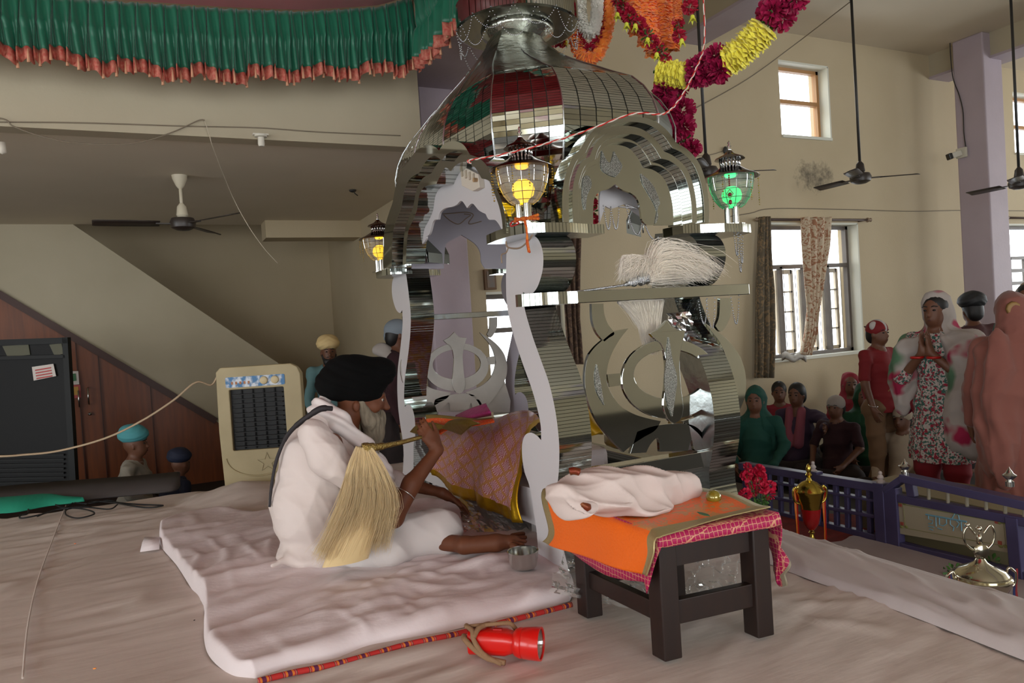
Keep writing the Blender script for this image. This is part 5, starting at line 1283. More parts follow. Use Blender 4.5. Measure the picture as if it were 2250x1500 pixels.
# pink cloth with gold net
m_pink, N, L, b, u_, v_, mth, mix = uvmat('pink_net_cloth', '#b8175a')
tc = N.new('ShaderNodeTexCoord'); vo = N.new('ShaderNodeTexVoronoi'); vo.feature = 'DISTANCE_TO_EDGE'; vo.inputs['Scale'].default_value = 62; vo.inputs['Randomness'].default_value = 0.25; L.new(tc.outputs['Object'], vo.inputs['Vector'])
c = mix(mth('LESS_THAN', vo.outputs['Distance'], 0.055), '#a3124c', '#c99070'); g = mth('GREATER_THAN', v_, 0.93); c = mix(g, c, '#8a806a'); L.new(c, b.inputs['Base Color'])
TL = TZ+0.004
def rowpts(l, n=8): return cat3(l, n)
def drape(rows, n1=6, n2=8):
    R1 = [cat3(r, n2) for r in rows]; out = list(map(list, zip(*[cat3(list(c_), n1) for c_ in zip(*R1)])))
    return out
zp = TL+0.006
xl = fA.x-0.05; xr = fB.x+0.055
pr = [ [onx(1245, 1205, xl-0.01), onx(1330, 1262, xl-0.012), onx(1416, 1278, xl-0.01)],
       [Vector((xl-0.004, fC.y+0.16, TL-0.01)), Vector((xl-0.004, (fA.y+fC.y)/2, TL)), Vector((xl-0.004, fA.y-0.055, TL-0.004))],
       [Vector((xl+0.05, fC.y+0.16, zp)), Vector((xl+0.05, (fA.y+fC.y)/2, zp)), Vector((xl+0.05, fA.y-0.06, zp))],
       [Vector((xr-0.06, fD.y+0.1, zp)), Vector((xr-0.06, (fB.y+fD.y)/2, zp)), Vector((xr-0.06, fB.y-0.06, zp))],
       [Vector((xr, fD.y+0.1, TL-0.006)), Vector((xr, (fB.y+fD.y)/2, TL-0.006)), Vector((xr+0.0, fB.y-0.058, TL-0.008))],
       [onx(1690, 1180, xr+0.06), onx(1712, 1215, xr+0.045), onx(1700, 1252, xr+0.035)],
       [onx(1690, 1200, xr+0.08), onx(1737, 1235, xr+0.06), onx(1725, 1262, xr+0.05)]]
pr_g = drape(pr)
for r in pr_g: r.append(r[-1]+Vector((0.0, -0.006, -0.016))); r.append(r[-1]+Vector((0.0, -0.003, -0.018))); 
tag(uvgrid('pink_cloth', pr_g, m_pink, solid=0.004), 'crimson pink cloth with gold net pattern under the orange cloth', 'cloth')
m_orc, N, L, b, u_, v_, mth, mix = uvmat('orange_silk', '#e8661a')
tc = N.new('ShaderNodeTexCoord'); n = N.new('ShaderNodeTexNoise'); n.inputs['Scale'].default_value = 26; n.inputs['Detail'].default_value = 4; n.inputs['Distortion'].default_value = 1.5; L.new(tc.outputs['Object'], n.inputs['Vector'])
emb = mth('MULTIPLY', mth('GREATER_THAN', n.outputs['Fac'], 0.52), mth('GREATER_THAN', v_, 0.42)); c = mix(mth('MULTIPLY', emb, 0.7), '#ee6a12', '#b4935a')
wv = N.new('ShaderNodeTexWave'); wv.inputs['Scale'].default_value = 5; wv.inputs['Distortion'].default_value = 2; L.new(N['UV Map'].outputs[0], wv.inputs['Vector'])
g = mth('MAXIMUM', mth('MAXIMUM', mth('LESS_THAN', u_, 0.16), mth('GREATER_THAN', u_, 0.82)), mth('GREATER_THAN', v_, 0.95)); c = mix(g, c, '#b3a274'); L.new(c, b.inputs['Base Color']); L.new(mth('MULTIPLY', g, 0.65), b.inputs['Metallic'])
bp = N.new('ShaderNodeBump'); bp.inputs['Strength'].default_value = 0.5; bp.inputs['Distance'].default_value = 0.003; n2 = N.new('ShaderNodeTexNoise'); n2.inputs['Scale'].default_value = 120; L.new(tc.outputs['Object'], n2.inputs['Vector']); L.new(n2.outputs['Fac'], bp.inputs['Height']); L.new(bp.outputs[0], b.inputs['Normal'])
b.inputs['Roughness'].default_value = 0.42
zo = TL+0.017
orr = [ [onx(1190, 1190, xl-0.03), onx(1225, 1203, xl-0.03), onx(1310, 1232, xl-0.035), onx(1395, 1258, xl-0.03), onx(1424, 1265, xl-0.03)],
       [onx(1205, 1165, xl-0.026), onx(1236, 1170, xl-0.028), onx(1318, 1192, xl-0.03), onx(1408, 1215, xl-0.028), onx(1438, 1218, xl-0.026)],
       [Vector((xl-0.012, fC.y+0.24, zo-0.006)), Vector((xl-0.014, fC.y+0.13, zo-0.004)), Vector((xl-0.014, (fA.y+fC.y)/2, zo-0.006)), Vector((xl-0.012, fA.y+0.0, zo-0.006)), Vector((xl-0.012, fA.y-0.068, zo-0.01))],
       [Vector((xl+0.06, fC.y+0.22, zo+0.004)), Vector((xl+0.06, fC.y+0.12, zo+0.002)), Vector((xl+0.07, (fA.y+fC.y)/2, zo)), Vector((xl+0.07, fA.y+0.01, zo)), Vector((xl+0.07, fA.y-0.068, zo))],
       [Vector((xl+0.25, fC.y+0.18, zo+0.004)), Vector((xl+0.25, fC.y+0.1, zo)), Vector((xl+0.25, (fA.y+fC.y)/2, zo)), Vector((xl+0.24, fA.y+0.02, zo)), Vector((xl+0.24, fA.y-0.058, zo))],
       [Vector((xr-0.01, fD.y+0.12, zo+0.02)), Vector((xr, fD.y+0.05, zo+0.012)), Vector((xr+0.0, (fB.y+fD.y)/2, zo+0.01)), Vector((xr+0.0, fB.y+0.05, zo+0.008)), Vector((xr-0.02, fB.y-0.045, zo+0.004))]]
og_ = drape(orr, 6, 8)
for j, r in enumerate(og_):
    for i, p in enumerate(r): p.x += 0.006*math.sin(i*0.5+1)*max(0, 1-j/10); p.z += 0.006*math.sin(i*0.45+j*0.2) if j > 12 else 0
tag(uvgrid('orange_cloth', og_, m_orc, solid=0.004), 'orange silk cloth with dull gold borders hanging over the low table', 'cloth')
# glass bowl with green and gold on the cloth
c = atd(1570, 1128, 2.45); c.z = zo+0.0; t = thing('paperweight', 'small green and gold glass ball on the orange cloth', 'glass ball', c)
MB().ball(c+Vector((0, 0, 0.022)), 0.026, 20, 12, (1, 1, .9)).build('glass', mat('green_gold_glass', '#5f6420', 0.08, 0.3, col2='#a98f2c', nscale=25, coat=1.0), t, smooth=True)
MB().lathe(c, [(0.016, 0.0), (0.018, 0.003), (0.0, 0.003)], 16).build('foot', m_gold, t)
p1, p2 = onz(1532, 1125, zo+0.012), onz(1560, 1134, zo+0.012); lf = MB(); d = p2-p1; nn = Vector((-d.y, d.x, 0)).normalized()*0.008
lf.prism([[p1, p1+d*.3+nn, p1+d*.7+nn, p2, p1+d*.7-nn, p1+d*.3-nn]], (0, 0, 0.002)); tag(lf.build('leaf', mat('dark_green_leaf', '#1f5a30', 0.5)), 'small dark green leaf beside the glass ball', 'leaf')
# ---------------------------------------------------------------- cloth bundle on the table
m_bun = mat('bundle_cloth', '#cdbdb6', 0.75, bump=0.35, bscale=14, bdist=0.012)
def cp(px, py, Z): return atd(px, py, Z)
bc = [cp(1265, 1085, 2.36), cp(1330, 1078, 2.40), cp(1420, 1080, 2.46), cp(1500, 1080, 2.52), cp(1535, 1078, 2.55)]
prims = [cap(bc[0], bc[1], 0.072, 0.088, k=0.03), cap(bc[1], bc[2], 0.090, 0.092, k=0.03), cap(bc[2], bc[3], 0.092, 0.055, k=0.03), cap(bc[3], bc[4], 0.055, 0.014, k=0.03),
         ell(cp(1240, 1098, 2.32), (0.055, 0.07, 0.07), k=.03), ell(cp(1290, 1103, 2.325), (0.075, 0.07, 0.055), k=.03), ell(cp(1345, 1095, 2.36), (0.09, 0.11, 0.055), k=0.03), ell(cp(1420, 1110, 2.40), (0.10, 0.1, 0.035), k=0.03)]
cutd = (cp(1302, 1128, 2.26)-cp(1240, 1082, 2.26))
cuts = [cap(cp(1243, 1087, 2.25), cp(1298, 1118, 2.25), 0.012, 0.024), ell(cp(1262, 1036, 2.30), (0.032, 0.05, 0.012))]
fz = folds(0.022, [(10, 6, 30), (4, 12, 40), (30, 10, 22), (50, 40, 14), (14, 5, 60)], 3)
bun = sdf_mesh('cloth_bundle', prims, 0.006, m_bun, cuts=cuts, fold=fz)
tag(bun, 'pinkish white cloth bundle with a dark slit lying on the orange cloth', 'bundle')
for l, z_ in (([(1246, 1088), (1268, 1102), (1298, 1118)], 2.279), ([(1250, 1036), (1262, 1034), (1275, 1038)], 2.352)):
    MB().tube(cat3([cp(a, b_, z_) for a, b_ in l], 5), [0.004]+[0.013]*9+[0.004], 8).build('inner_cloth', mat('inner_gold_cloth', '#6b4a1c', 0.4, 0.5, col2='#7b2016', nscale=30, bump=0.5), bun, smooth=True, label='gold and red cloth showing inside')
# ---------------------------------------------------------------- clear plastic bags
m_plas = clearmat('clear_film', '#f6f4f2', 0.12, 0.08, milk=0.2)
def plastic(lab, l, Z0, Z1, nx=26, ny=18, amp=0.03, seed=0):
    (a, b_, c_, d_) = l; rows = []
    for j in range(ny+1):
        w = j/ny; r = []
        for i in range(nx+1):
            u = i/nx; px = lerp(lerp(a[0], b_[0], u), lerp(d_[0], c_[0], u), w); py = lerp(lerp(a[1], b_[1], u), lerp(d_[1], c_[1], u), w)
            p = atd(px, py, lerp(Z0, Z1, w)); n_ = mnoise.noise(Vector((u*6+seed, w*5, seed)))+0.6*mnoise.noise(Vector((u*14, w*13, seed+3)))
            r.append(p+Vector((n_*amp*.4, n_*amp*1.3, abs(n_)*amp*0.5)))
        rows.append(r)
    for r in rows:
        for p in r: p.z = max(p.z, 0.004)
    return tag(MB().grid(rows).build('plastic_bag', m_plas, fix=False), lab, 'plastic bag')
plastic('crumpled clear plastic bag between the pillar foot and the low table', [(1245, 1205), (1425, 1235), (1420, 1345), (1205, 1300)], 2.72, 2.58, nx=44, ny=30, amp=0.035, seed=2)
plastic('clear plastic wrap seen between the legs of the low table', [(1495, 1160), (1640, 1155), (1648, 1300), (1490, 1310)], 2.85, 2.72, nx=40, ny=36, amp=0.035, seed=5)
plastic('grey clear plastic heap behind the knee of the reader', [(1005, 1095), (1120, 1100), (1165, 1165), (1020, 1170)], 3.9, 3.45, amp=0.03, seed=9)
# ---------------------------------------------------------------- red torch
m_torch = mat('torch_red', '#d0160f', 0.3, coat=0.3); m_torch2 = mat('torch_dark_red', '#a5100c', 0.35)
T0 = onz(1040, 1436, 0.012); T1 = onz(1195, 1446, 0.012); ax = (T1-T0); ax.z = 0; ax.normalize(); sd = Vector((-ax.y, ax.x, 0)); upz = Vector((0, 0, 1))
tr_ = thing('torch', 'red plastic hand torch wrapped in brown cloth lying on the sheet', 'torch', T0)
Bc = T0 + upz*0.045 + ax*-0.008
def sect(s, w, h, n=20, pw=4.0, cz=0):
    o = []
    for k in range(n):
        a = 2*PI*k/n; ca, sa = math.cos(a), math.sin(a); q = (abs(ca)**pw+abs(sa)**pw)**(-1/pw)
        o.append(Bc+ax*s+sd*(w*q*ca)+upz*(h*q*sa+cz))
    return o
mb = MB(); rows = [sect(0, .03, .030), sect(0.004, .038, .038), sect(0.12, .037, .037), sect(0.14, .032, .032, pw=3), sect(0.16, .030, .030, pw=2.2)]
mb.grid(rows, closed_u=True); mb.add(rows[0], [tuple(range(20))]); mb.build('battery_case', m_torch, tr_, smooth='auto')
mb = MB(); mb.lathe(Bc+ax*0.145, [(0.03, 0), (0.040, 0.006), (0.046, 0.02), (0.046, 0.028), (0.044, 0.03), (0.047, 0.034), (0.050, 0.075), (0.050, 0.088), (0.045, 0.088), (0.043, 0.08)], 36, tuple(ax)); mb.f = mb.f[:-1]; mb.mi = mb.mi[:-1]; mb.build('head', m_torch, tr_, smooth='auto')
mb = MB(); mb.lathe(Bc+ax*0.145, [(0.043, 0.083), (0.036, 0.066), (0.022, 0.048), (0.006, 0.04)], 36, tuple(ax)); mb.f = mb.f[:-2]; mb.mi = mb.mi[:-2]; mb.build('reflector', mat('reflector_chrome', '#d8d8d6', 0.08, 1.0), tr_, smooth=True)
MB().ball(Bc+ax*0.192, 0.006, 10, 8).build('bulb', mat('small_bulb', '#e8e6df', 0.2), tr_, smooth=True)
mb = MB(); mb.lathe(Bc+ax*0.145, [(0.0, 0.0845), (0.0435, 0.0845)], 36, tuple(ax)); mb.build('lens', clearmat('torch_lens', '#ffffff', 0.12), tr_)
m_wrap = mat('brown_wrap', '#8a6a4c', 0.85, bump=0.6, bscale=60)
def wr(l, r): MB().tube(cat3([Bc+ax*s+sd*q+upz*h for s, q, h in l], 7), r, 8).build('cloth_strap', m_wrap, tr_, smooth=True)
wr([(-0.012, -.02, .02), (0.0, -.045, 0.02), (0.03, -.05, -.005), (0.07, -.052, -.03), (0.13, -.055, -.040)], 0.009); wr([(-0.01, .0, .045), (0.02, -.03, .043), (0.03, -.046, .02), (0.06, -.05, -.02), (0.12, -.06, -.042)], 0.008)
wr([(-0.01, -.01, .045), (0.05, .0, .05), (0.09, 0.01, .052), (0.13, 0.03, .045), (0.15, 0.05, .0)], 0.007); wr([(0.03, -.046, .03), (0.04, -.02, .048), (0.06, .02, .045), (0.05, .046, .01)], 0.008)
MB().bar(Bc+ax*0.08+upz*0.038, Bc+ax*0.11+upz*0.038, 0.014, 0.008).build('switch', m_torch2, tr_, bevel=0.002)
# ---------------------------------------------------------------- steel bowl
c = onz(1152, 1262, 0.02); c.z = 0.045; t = MB(); t.lathe(c, [(0.036, 0), (0.052, 0.01), (0.060, 0.04), (0.062, 0.072), (0.065, 0.076), (0.060, 0.074), (0.058, 0.04), (0.048, 0.012), (0.0, 0.006)], 36)
tag(t.build('steel_bowl', m_steel, smooth='auto'), 'empty stainless steel bowl beside the pillar foot', 'bowl')
# ================================================================= cooler
def frame(px, py, z=0.0, yaw=0.0):
    """local frame standing at a floor point and facing the camera direction"""
    o = onz(px, py, z); r = Vector((_c, -_s, 0)); f = Vector((_s, _c, 0)); R_ = Matrix.Rotation(yaw, 3, 'Z'); r = R_ @ r; f = R_ @ f
    return o, r, f
o_, r_, f_ = frame(490, 1070, 0.0, 0.05)
S_ = (o_-C0).dot(FW)/FPX   # metres per pixel there
def LC(x, y, z): return o_ + r_*(x*S_) + f_*y + Vector((0, 0, z*S_))
m_cool = mat('cooler_beige', '#9b8d68', 0.5, col2='#b1a27c', nscale=3); m_grl = mat('cooler_grill', '#0a0909', 0.45, spec=.3)
cl = thing('air_cooler', 'beige plastic air cooler with black grill at the back of the dais', 'air cooler', o_)
def rr(x0, x1, z0, z1, r, n=6, y=0):
    o = []
    for cx_, cz_, a0 in ((x1-r, z0+r, -90), (x1-r, z1-r, 0), (x0+r, z1-r, 90), (x0+r, z0+r, 180)):
        for k in range(n+1):
            a = math.radians(a0+90*k/n); o.append((cx_+r*math.cos(a), cz_+r*math.sin(a)))
    return [LC(a, y, b_) for a, b_ in o]
ow, ohh = 182, 262
tap = lambda L_: L_
outer = [LC(a, 0, b_) for a, b_ in [(4,0),(176,0),(184,120),(184,ohh-24),(178,ohh-8),(164,ohh),(12,ohh),(2,ohh-10),(0,120)]]
gr = rr(28, 146, 78, 212, 3)
MB().prism([outer, list(reversed(gr))], f_*0.05).build('front_shell', m_cool, cl, bevel=0.006)
outer2 = [LC(a, 0.05, b_) for a, b_ in [(8,4),(172,4),(178,120),(178,ohh-24),(172,ohh-12),(160,ohh-6),(16,ohh-6),(8,ohh-14),(6,120)]]
MB().prism([outer2], f_*0.12).build('body', m_cool, cl, bevel=0.01)
MB().prism([rr(26, 148, 76, 214, 3, y=0.035)], f_*0.02).build('grill_back', m_grl, cl)
for k in range(12):
    z = 86+k*10.4; MB().bar(LC(34, 0.012, z), LC(142, 0.012, z), 0.03, 0.006).build('slat', m_grl, cl)
for k in range(4): MB().bar(LC(52+k*24, 0.025, 80), LC(52+k*24, 0.025, 210), 0.006, 0.01).build('louvre', m_grl, cl)
m_panel = mat('cooler_panel', '#2d6da0', 0.4, col2='#cfd6dc', nscale=22, nstr=0.15)
pn = MB().prism([rr(22, 150, 217, 240, 3, y=-0.004)], f_*0.006).build('control_panel', m_panel, cl, label='blue and white control panel')
for k, x in enumerate((105, 129)):
    MB().lathe(LC(x, -0.004, 229), [(9*S_, 0), (8*S_, 0.014), (6*S_, 0.018)], 20, tuple(-f_)).build('knob', mat('knob_cream', '#c9b88f', 0.4), cl, smooth='auto')
for k in range(5): MB().box(LC(36+k*9, -0.006, 226)-Vector((.006, .004, .008)), LC(36+k*9, -0.006, 226)+Vector((.006, .004, .012))).build('panel_mark', mat('panel_print', '#b9805a', 0.5), pn)
mb = MB(); mb.tube([LC(12+68+68*math.cos(a), -0.002, 62+42*math.sin(a)) for a in [PI+PI*k/20 for k in range(21)]], 0.006, 6); mb.build('round_relief', m_cool, cl, smooth=True)
star = []
for k in range(10):
    a = PI/2+k*PI/5; q = 22 if k % 2 == 0 else 9; star.append(LC(100+q*math.cos(a), -0.003, 48+q*math.sin(a)))
MB().tube(star, 0.003, 5, closed=True).build('star_relief', m_cool, cl)
wire('cream power cable hanging from the cooler across to the left', [LC(2, 0.02, ohh-20), LC(-10, 0.0, ohh-36)] + [atd(a, b_, z_) for a, b_, z_ in ((430, 840, 5.2), (380, 880, 5.1), (310, 925, 5.0), (230, 963, 4.9), (130, 990, 4.8), (50, 999, 4.7), (-30, 1003, 4.6), (-400, 1010, 4.3))], 0.0075, mat('cream_cable', '#b7a184', 0.6))
# ================================================================= black cabinet at the left edge
bz = 6.4; tl, trp, brp, blp = atd(-60, 748, bz), atd(147, 741, bz), atd(167, 1085, bz), atd(-60, 1095, bz)
cb = thing('glass_cabinet', 'tall black framed cooler cabinet at the left edge with a sticker on it', 'cabinet', brp)
dv = Vector((_s, _c, 0))
m_bgl = mat('black_panel', '#0a0909', 0.55, spec=0.25)
MB().prism([[tl, trp, brp, blp]], dv*0.06).build('body', m_bgl, cb, bevel=0.01)
def q4(a, b_, c_, d_, z_, th, nm, m, par=cb, **k): return MB().prism([[atd(*a, z_), atd(*b_, z_), atd(*c_, z_), atd(*d_, z_)]], dv*th).build(nm, m, par, **k)
m_bfr = mat('black_frame', '#0e0e0d', 0.5, spec=.25)
q4((-60, 748), (147, 741), (148, 754), (-60, 761), bz-0.04, 0.05, 'frame_top', m_bfr); q4((136, 741), (148, 741), (168, 1085), (154, 1085), bz-0.04, 0.05, 'frame_side', m_bfr); q4((-60, 784), (142, 779), (143, 786), (-60, 792), bz-0.04, 0.05, 'frame_bar', m_bfr)
for a, b_ in ((5, 62), (108, 135)): q4((a, 760-a*.03), (b_, 758-b_*.03), (b_+4, 781-b_*.03), (a+12, 785-a*.03), bz-0.01, 0.008, 'window_strip', mat('pale_strip', '#55533f', 0.6))
for k in range(8): q4((-60, 1000+k*10), (140, 1000+k*10-3), (140, 1004+k*10-3), (-60, 1004+k*10), bz-0.02, 0.02, 'vent_slat', m_bfr)
stk = q4((70, 806), (117, 799), (123, 826), (74, 836), bz-0.02, 0.004, 'sticker', mat('sticker_white', '#cdc3bb', 0.6), label='white sticker with red writing')
for k in range(4): q4((77+k, 812+k*6), (112+k, 806+k*6), (112+k, 809+k*6), (77+k, 815+k*6), bz-0.024, 0.002, 'print_line', mat('sticker_red', '#b34a48', 0.6), stk)
def q4w(pts_, y, nm, m, par=None): return MB().prism([[ony(u, v, y) for u, v in pts_]], (0, 0.006, 0)).build(nm, m, par)
c_ = q4w([(147, 815), (172, 815), (174, 844), (149, 846)], SV-.012, 'door_sticker', MATS['sticker_white']); tag(c_, 'white sticker with green marks on the wooden door beside the cabinet', 'sticker')
q4w([(152, 822), (166, 820), (168, 836), (156, 838)], SV-.018, 'green_print', mat('sticker_green', '#3f6f48', 0.6), c_)
c_ = q4w([(149, 847), (176, 845), (178, 873), (152, 876)], SV-.012, 'door_sticker', MATS['sticker_red']); tag(c_, 'red bordered sticker with orange square below the green one', 'sticker')
q4w([(153, 851), (172, 849), (173, 867), (155, 869)], SV-.018, 'orange_print', mat('sticker_orange', '#b88a3a', 0.6), c_)
# ================================================================= far left edge of the dais: mat, teal cloth, cable
m_gmat = mat('grey_mat', '#4a4341', 0.8, col2='#423b39', nscale=6)
g = [onz(a, b_, 0.0) for a, b_ in ((-40, 1118), (90, 1108), (200, 1096), (300, 1086), (385, 1077), (395, 1060))]; g2 = [onz(a, b_, 0.07) for a, b_ in ((-40, 1074), (60, 1064), (190, 1054), (300, 1046), (386, 1038), (392, 1040))]
tag(MB().grid([cat3(g, 5), cat3([p.lerp(q, 0.5)+Vector((0,0,0.01)) for p, q in zip(g, g2)], 5), cat3(g2, 5)]).build('grey_mat', m_gmat, smooth=True, solid=0.012), 'dark grey mat folded along the far left edge of the dais', 'mat')
g = [onz(a, b_, 0.012) for a, b_ in ((-40, 1128), (30, 1125), (100, 1112), (150, 1106), (186, 1101))]; g2 = [onz(a, b_, 0.02) for a, b_ in ((-40, 1082), (30, 1078), (90, 1077), (140, 1090), (180, 1099))]
tag(MB().grid([cat3(g, 5), cat3([p.lerp(q, 0.5)+Vector((0,0,0.025)) for p, q in zip(g, g2)], 5), cat3(g2, 5)]).build('teal_cloth', mat('teal_cloth', '#1c8f72', 0.75, bump=0.2), smooth=True, solid=0.006), 'teal green cloth at the far left of the dais', 'cloth')
pth = [(110, 1062), (125, 1075), (140, 1094), (165, 1104), (195, 1106), (235, 1099), (262, 1104), (310, 1108), (358, 1110), (325, 1115), (285, 1110), (250, 1104), (205, 1102), (180, 1112), (130, 1118), (90, 1130), (48, 1138), (45, 1132), (62, 1126), (60, 1105), (72, 1092), (98, 1091), (118, 1106), (138, 1115), (155, 1108), (180, 1088), (205, 1072), (235, 1060)]
wire('thin black cable lying in loops on the sheet at the left', [onz(a, b_, 0.012) for a, b_ in pth], 0.0055, m_black)
pth = [(82, 1134), (120, 1120), (165, 1116), (200, 1122), (205, 1130), (170, 1138), (145, 1130), (150, 1118), (190, 1114), (240, 1118), (258, 1108)]
wire('end of the black cable coiled on the sheet', [onz(a, b_, 0.02) for a, b_ in pth], 0.005, m_black)
# ================================================================= lower platform, railing and trophies
PZ = -0.40
MB().box((EX+0.03, 0.2, FLZ), (4.3, 5.9, PZ)).build('floor_step', mat('step_dark', '#3d332c', 0.8), kind='structure')
m_rcarp = mat('red_carpet', '#7c1a10', 0.9, col2='#5a150c', nscale=14, bump=0.4, bscale=120)
l = [onz(a, b_, PZ+0.004) for a, b_ in ((1640, 1120), (1880, 1135), (1930, 1170), (1900, 1198), (1820, 1205), (1740, 1240), (1640, 1240))]
tag(MB().prism([l], (0, 0, 0.012)).build('red_carpet', m_rcarp), 'dark red carpet on the lower step behind the gold trophy', 'carpet')
l = smooth_path([(1800, 1202), (1850, 1192), (1876, 1180), (1925, 1192), (2010, 1200), (2060, 1222), (2130, 1245), (2260, 1268), (2330, 1300), (2330, 1500), (2100, 1420), (1700, 1260)], 3)
tag(MB().prism([[onz(a, b_, PZ+0.012) for a, b_ in l]], (0, 0, 0.012)).build('step_sheet', mat('step_sheet_cloth', '#a99c9c', 0.85, col2='#9b8c8a', nscale=3, bump=0.3, bscale=12)), 'white sheet spread over the lower step in front of the railing', 'sheet')
XRL = 3.8; m_rail = mat('purple_paint', '#4a4468', 0.35, col2='#3f3a58', nscale=5)
rl = thing('railing', 'low purple wooden railing with white turned finials at the dais edge', 'railing', onx(1785, 1170, XRL))
def rb(a, b_, h, w=0.05, name='rail', m=None, par=None, dx=0):
    return MB().bar(onx(a[0], a[1], XRL+dx), onx(b_[0], b_[1], XRL+dx), w, h).build(name, m or m_rail, par or rl, bevel=0.004)
rb((1630, 1022), (1945, 1072), 0.05, 0.07, 'top_rail'); rb((1700, 1058), (1932, 1100), 0.016, name='mid_rail'); rb((1690, 1090), (1930, 1134), 0.022, name='mid_rail'); rb((1690, 1124), (1930, 1182), 0.05, name='bottom_rail')
for k in range(11):
    a = 1665+k*24.5; t = (a-1630)/315; rb((a, 1025+50*t), (a+3, 1108+62*t+6), 0.028, 0.03, 'baluster')
rb((1793, 1035), (1800, 1150), 0.06, 0.06, 'post'); rb((1936, 1060), (1945, 1215), 0.07, 0.07, 'post'); rb((1640, 1015), (1648, 1110), 0.06, 0.06, 'post')
m_wfin = mat('finial_white', '#b5a9a4', 0.45)
for a, b_ in ((1787, 1036), (1935, 1060)):
    c = onx(a, b_, XRL); k = 0.0026
    MB().lathe(c, [(9*k, 0), (9.5*k, 4*k), (5*k, 7*k), (7.5*k, 12*k), (5*k, 17*k), (3*k, 19*k), (4.5*k, 22*k), (3*k, 26*k), (0, 27*k)], 18).build('finial', m_wfin, rl, smooth='auto')
gt = thing('gate', 'raised purple gate panel with a painted cream board and steel finials', 'gate', onx(2100, 1240, XRL))
def gb(a, b_, h, w=0.05, name='rail', m=None, par=None, dx=0): return rb(a, b_, h, w, name, m, par or gt, dx)
gb((1985, 1048), (2290, 1115), 0.045, 0.08, 'top_rail'); gb((1948, 1076), (1990, 1048), 0.035, 0.07, 'swept_end'); gb((1960, 1090), (2290, 1152), 0.045, name='mid_rail'); gb((1950, 1196), (2290, 1278), 0.07, name='bottom_rail'); gb((1958, 1068), (1966, 1205), 0.10, 0.06, 'post'); gb((2228, 1135), (2240, 1270), 0.06, 0.06, 'stile'); gb((2000, 1058), (2006, 1090), 0.05, 0.04, 'block')
for k in range(6): gb((2040+k*42, 1066+k*9), (2041+k*42, 1098+k*9), 0.012, 0.02, 'gate_bar', mat('bar_pale', '#8c8370', 0.5))
q = [onx(a, b_, XRL-0.012) for a, b_ in ((1968, 1096), (2216, 1140), (2222, 1215), (1976, 1172))]
m_board = mat('cream_board', '#a49c86', 0.45)
bdd = MB().prism([q], (0.02, 0, 0)).build('board', m_board, gt, label='cream board with faded blue mirrored lettering')
m_blue = mat('faded_blue_paint', '#6fa0b4', 0.6); m_redp = mat('faded_red_paint', '#9c4a3a', 0.6); m_grp = mat('olive_paint', '#7d8048', 0.6)
def bpaint(l, m, nm, r=0.003): MB().tube([onx(a, b_, XRL-0.014) for a, b_ in l], r, 4).build(nm, m, bdd)
# mirrored faded lettering: a head line with strokes hanging from it
bpaint([(2034, 1130), (2124, 1146)], m_blue, 'letter_line', 0.005)
for l in ([(2040, 1132), (2040, 1140), (2050, 1143), (2048, 1150), (2040, 1150)], [(2056, 1134), (2057, 1156)], [(2064, 1136), (2064, 1152), (2072, 1155), (2080, 1150), (2079, 1139)], [(2088, 1140), (2088, 1152), (2096, 1158), (2094, 1166)], [(2100, 1142), (2108, 1150), (2102, 1158)], [(2112, 1145), (2113, 1166)], [(2092, 1138), (2098, 1128), (2106, 1132), (2108, 1142)], [(2040, 1156), (2052, 1158)], [(2060, 1160), (2070, 1163)], [(2042, 1162), (2050, 1164)], [(2118, 1152), (2124, 1160)]): bpaint(l, m_blue, 'letter')
bpaint([(1984, 1108), (2205, 1148), (2210, 1200), (1990, 1160), (1984, 1108)], m_grp, 'border_line', 0.0015)
for a, b_ in ((1982, 1104), (1986, 1155), (2200, 1146), (2204, 1198)):
    for s in (-1, 1): p = onx(a+s*5, b_+2, XRL-0.014); MB().ball(p, 0.012, 8, 5, (.3, 1, .7)).build('painted_leaf', m_grp, bdd)
for a, b_ in ((1978, 1109), (1982, 1150), (2190, 1146), (2197, 1192)): p = onx(a, b_, XRL-0.014); MB().box(p-Vector((.003, .009, .009)), p+Vector((.003, .009, .009))).build('painted_square', m_redp, bdd)
for a, b_ in ((1989, 1045), (2219, 1068)):
    c = onx(a, b_, XRL); k = 0.0025
    MB().lathe(c, [(8*k, 0), (8*k, 10*k), (5*k, 12*k), (6*k, 14*k), (12*k, 20*k), (13*k, 23*k), (7*k, 27*k), (6*k, 30*k), (3*k, 34*k), (0, 40*k)], 20).build('finial', m_steel, gt, smooth='auto', label='steel onion finial')
l = [onz(a, b_, -0.1) for a, b_ in ((1850, 1070), (1968, 1043), (2300, 1050))]; l.append(Vector((3.95, l[-1].y-.4, -.1))); l.append(Vector((3.95, l[0].y, -.1))); l = [Vector((min(4.42, max(q.x, 3.95)), q.y, q.z)) for q in l]
tag(MB().prism([l], (0, 0, -0.40)).build('low_bench', mat('bench_cloth', '#8f8465', 0.8)), 'beige covered low bench behind the purple gate', 'bench')
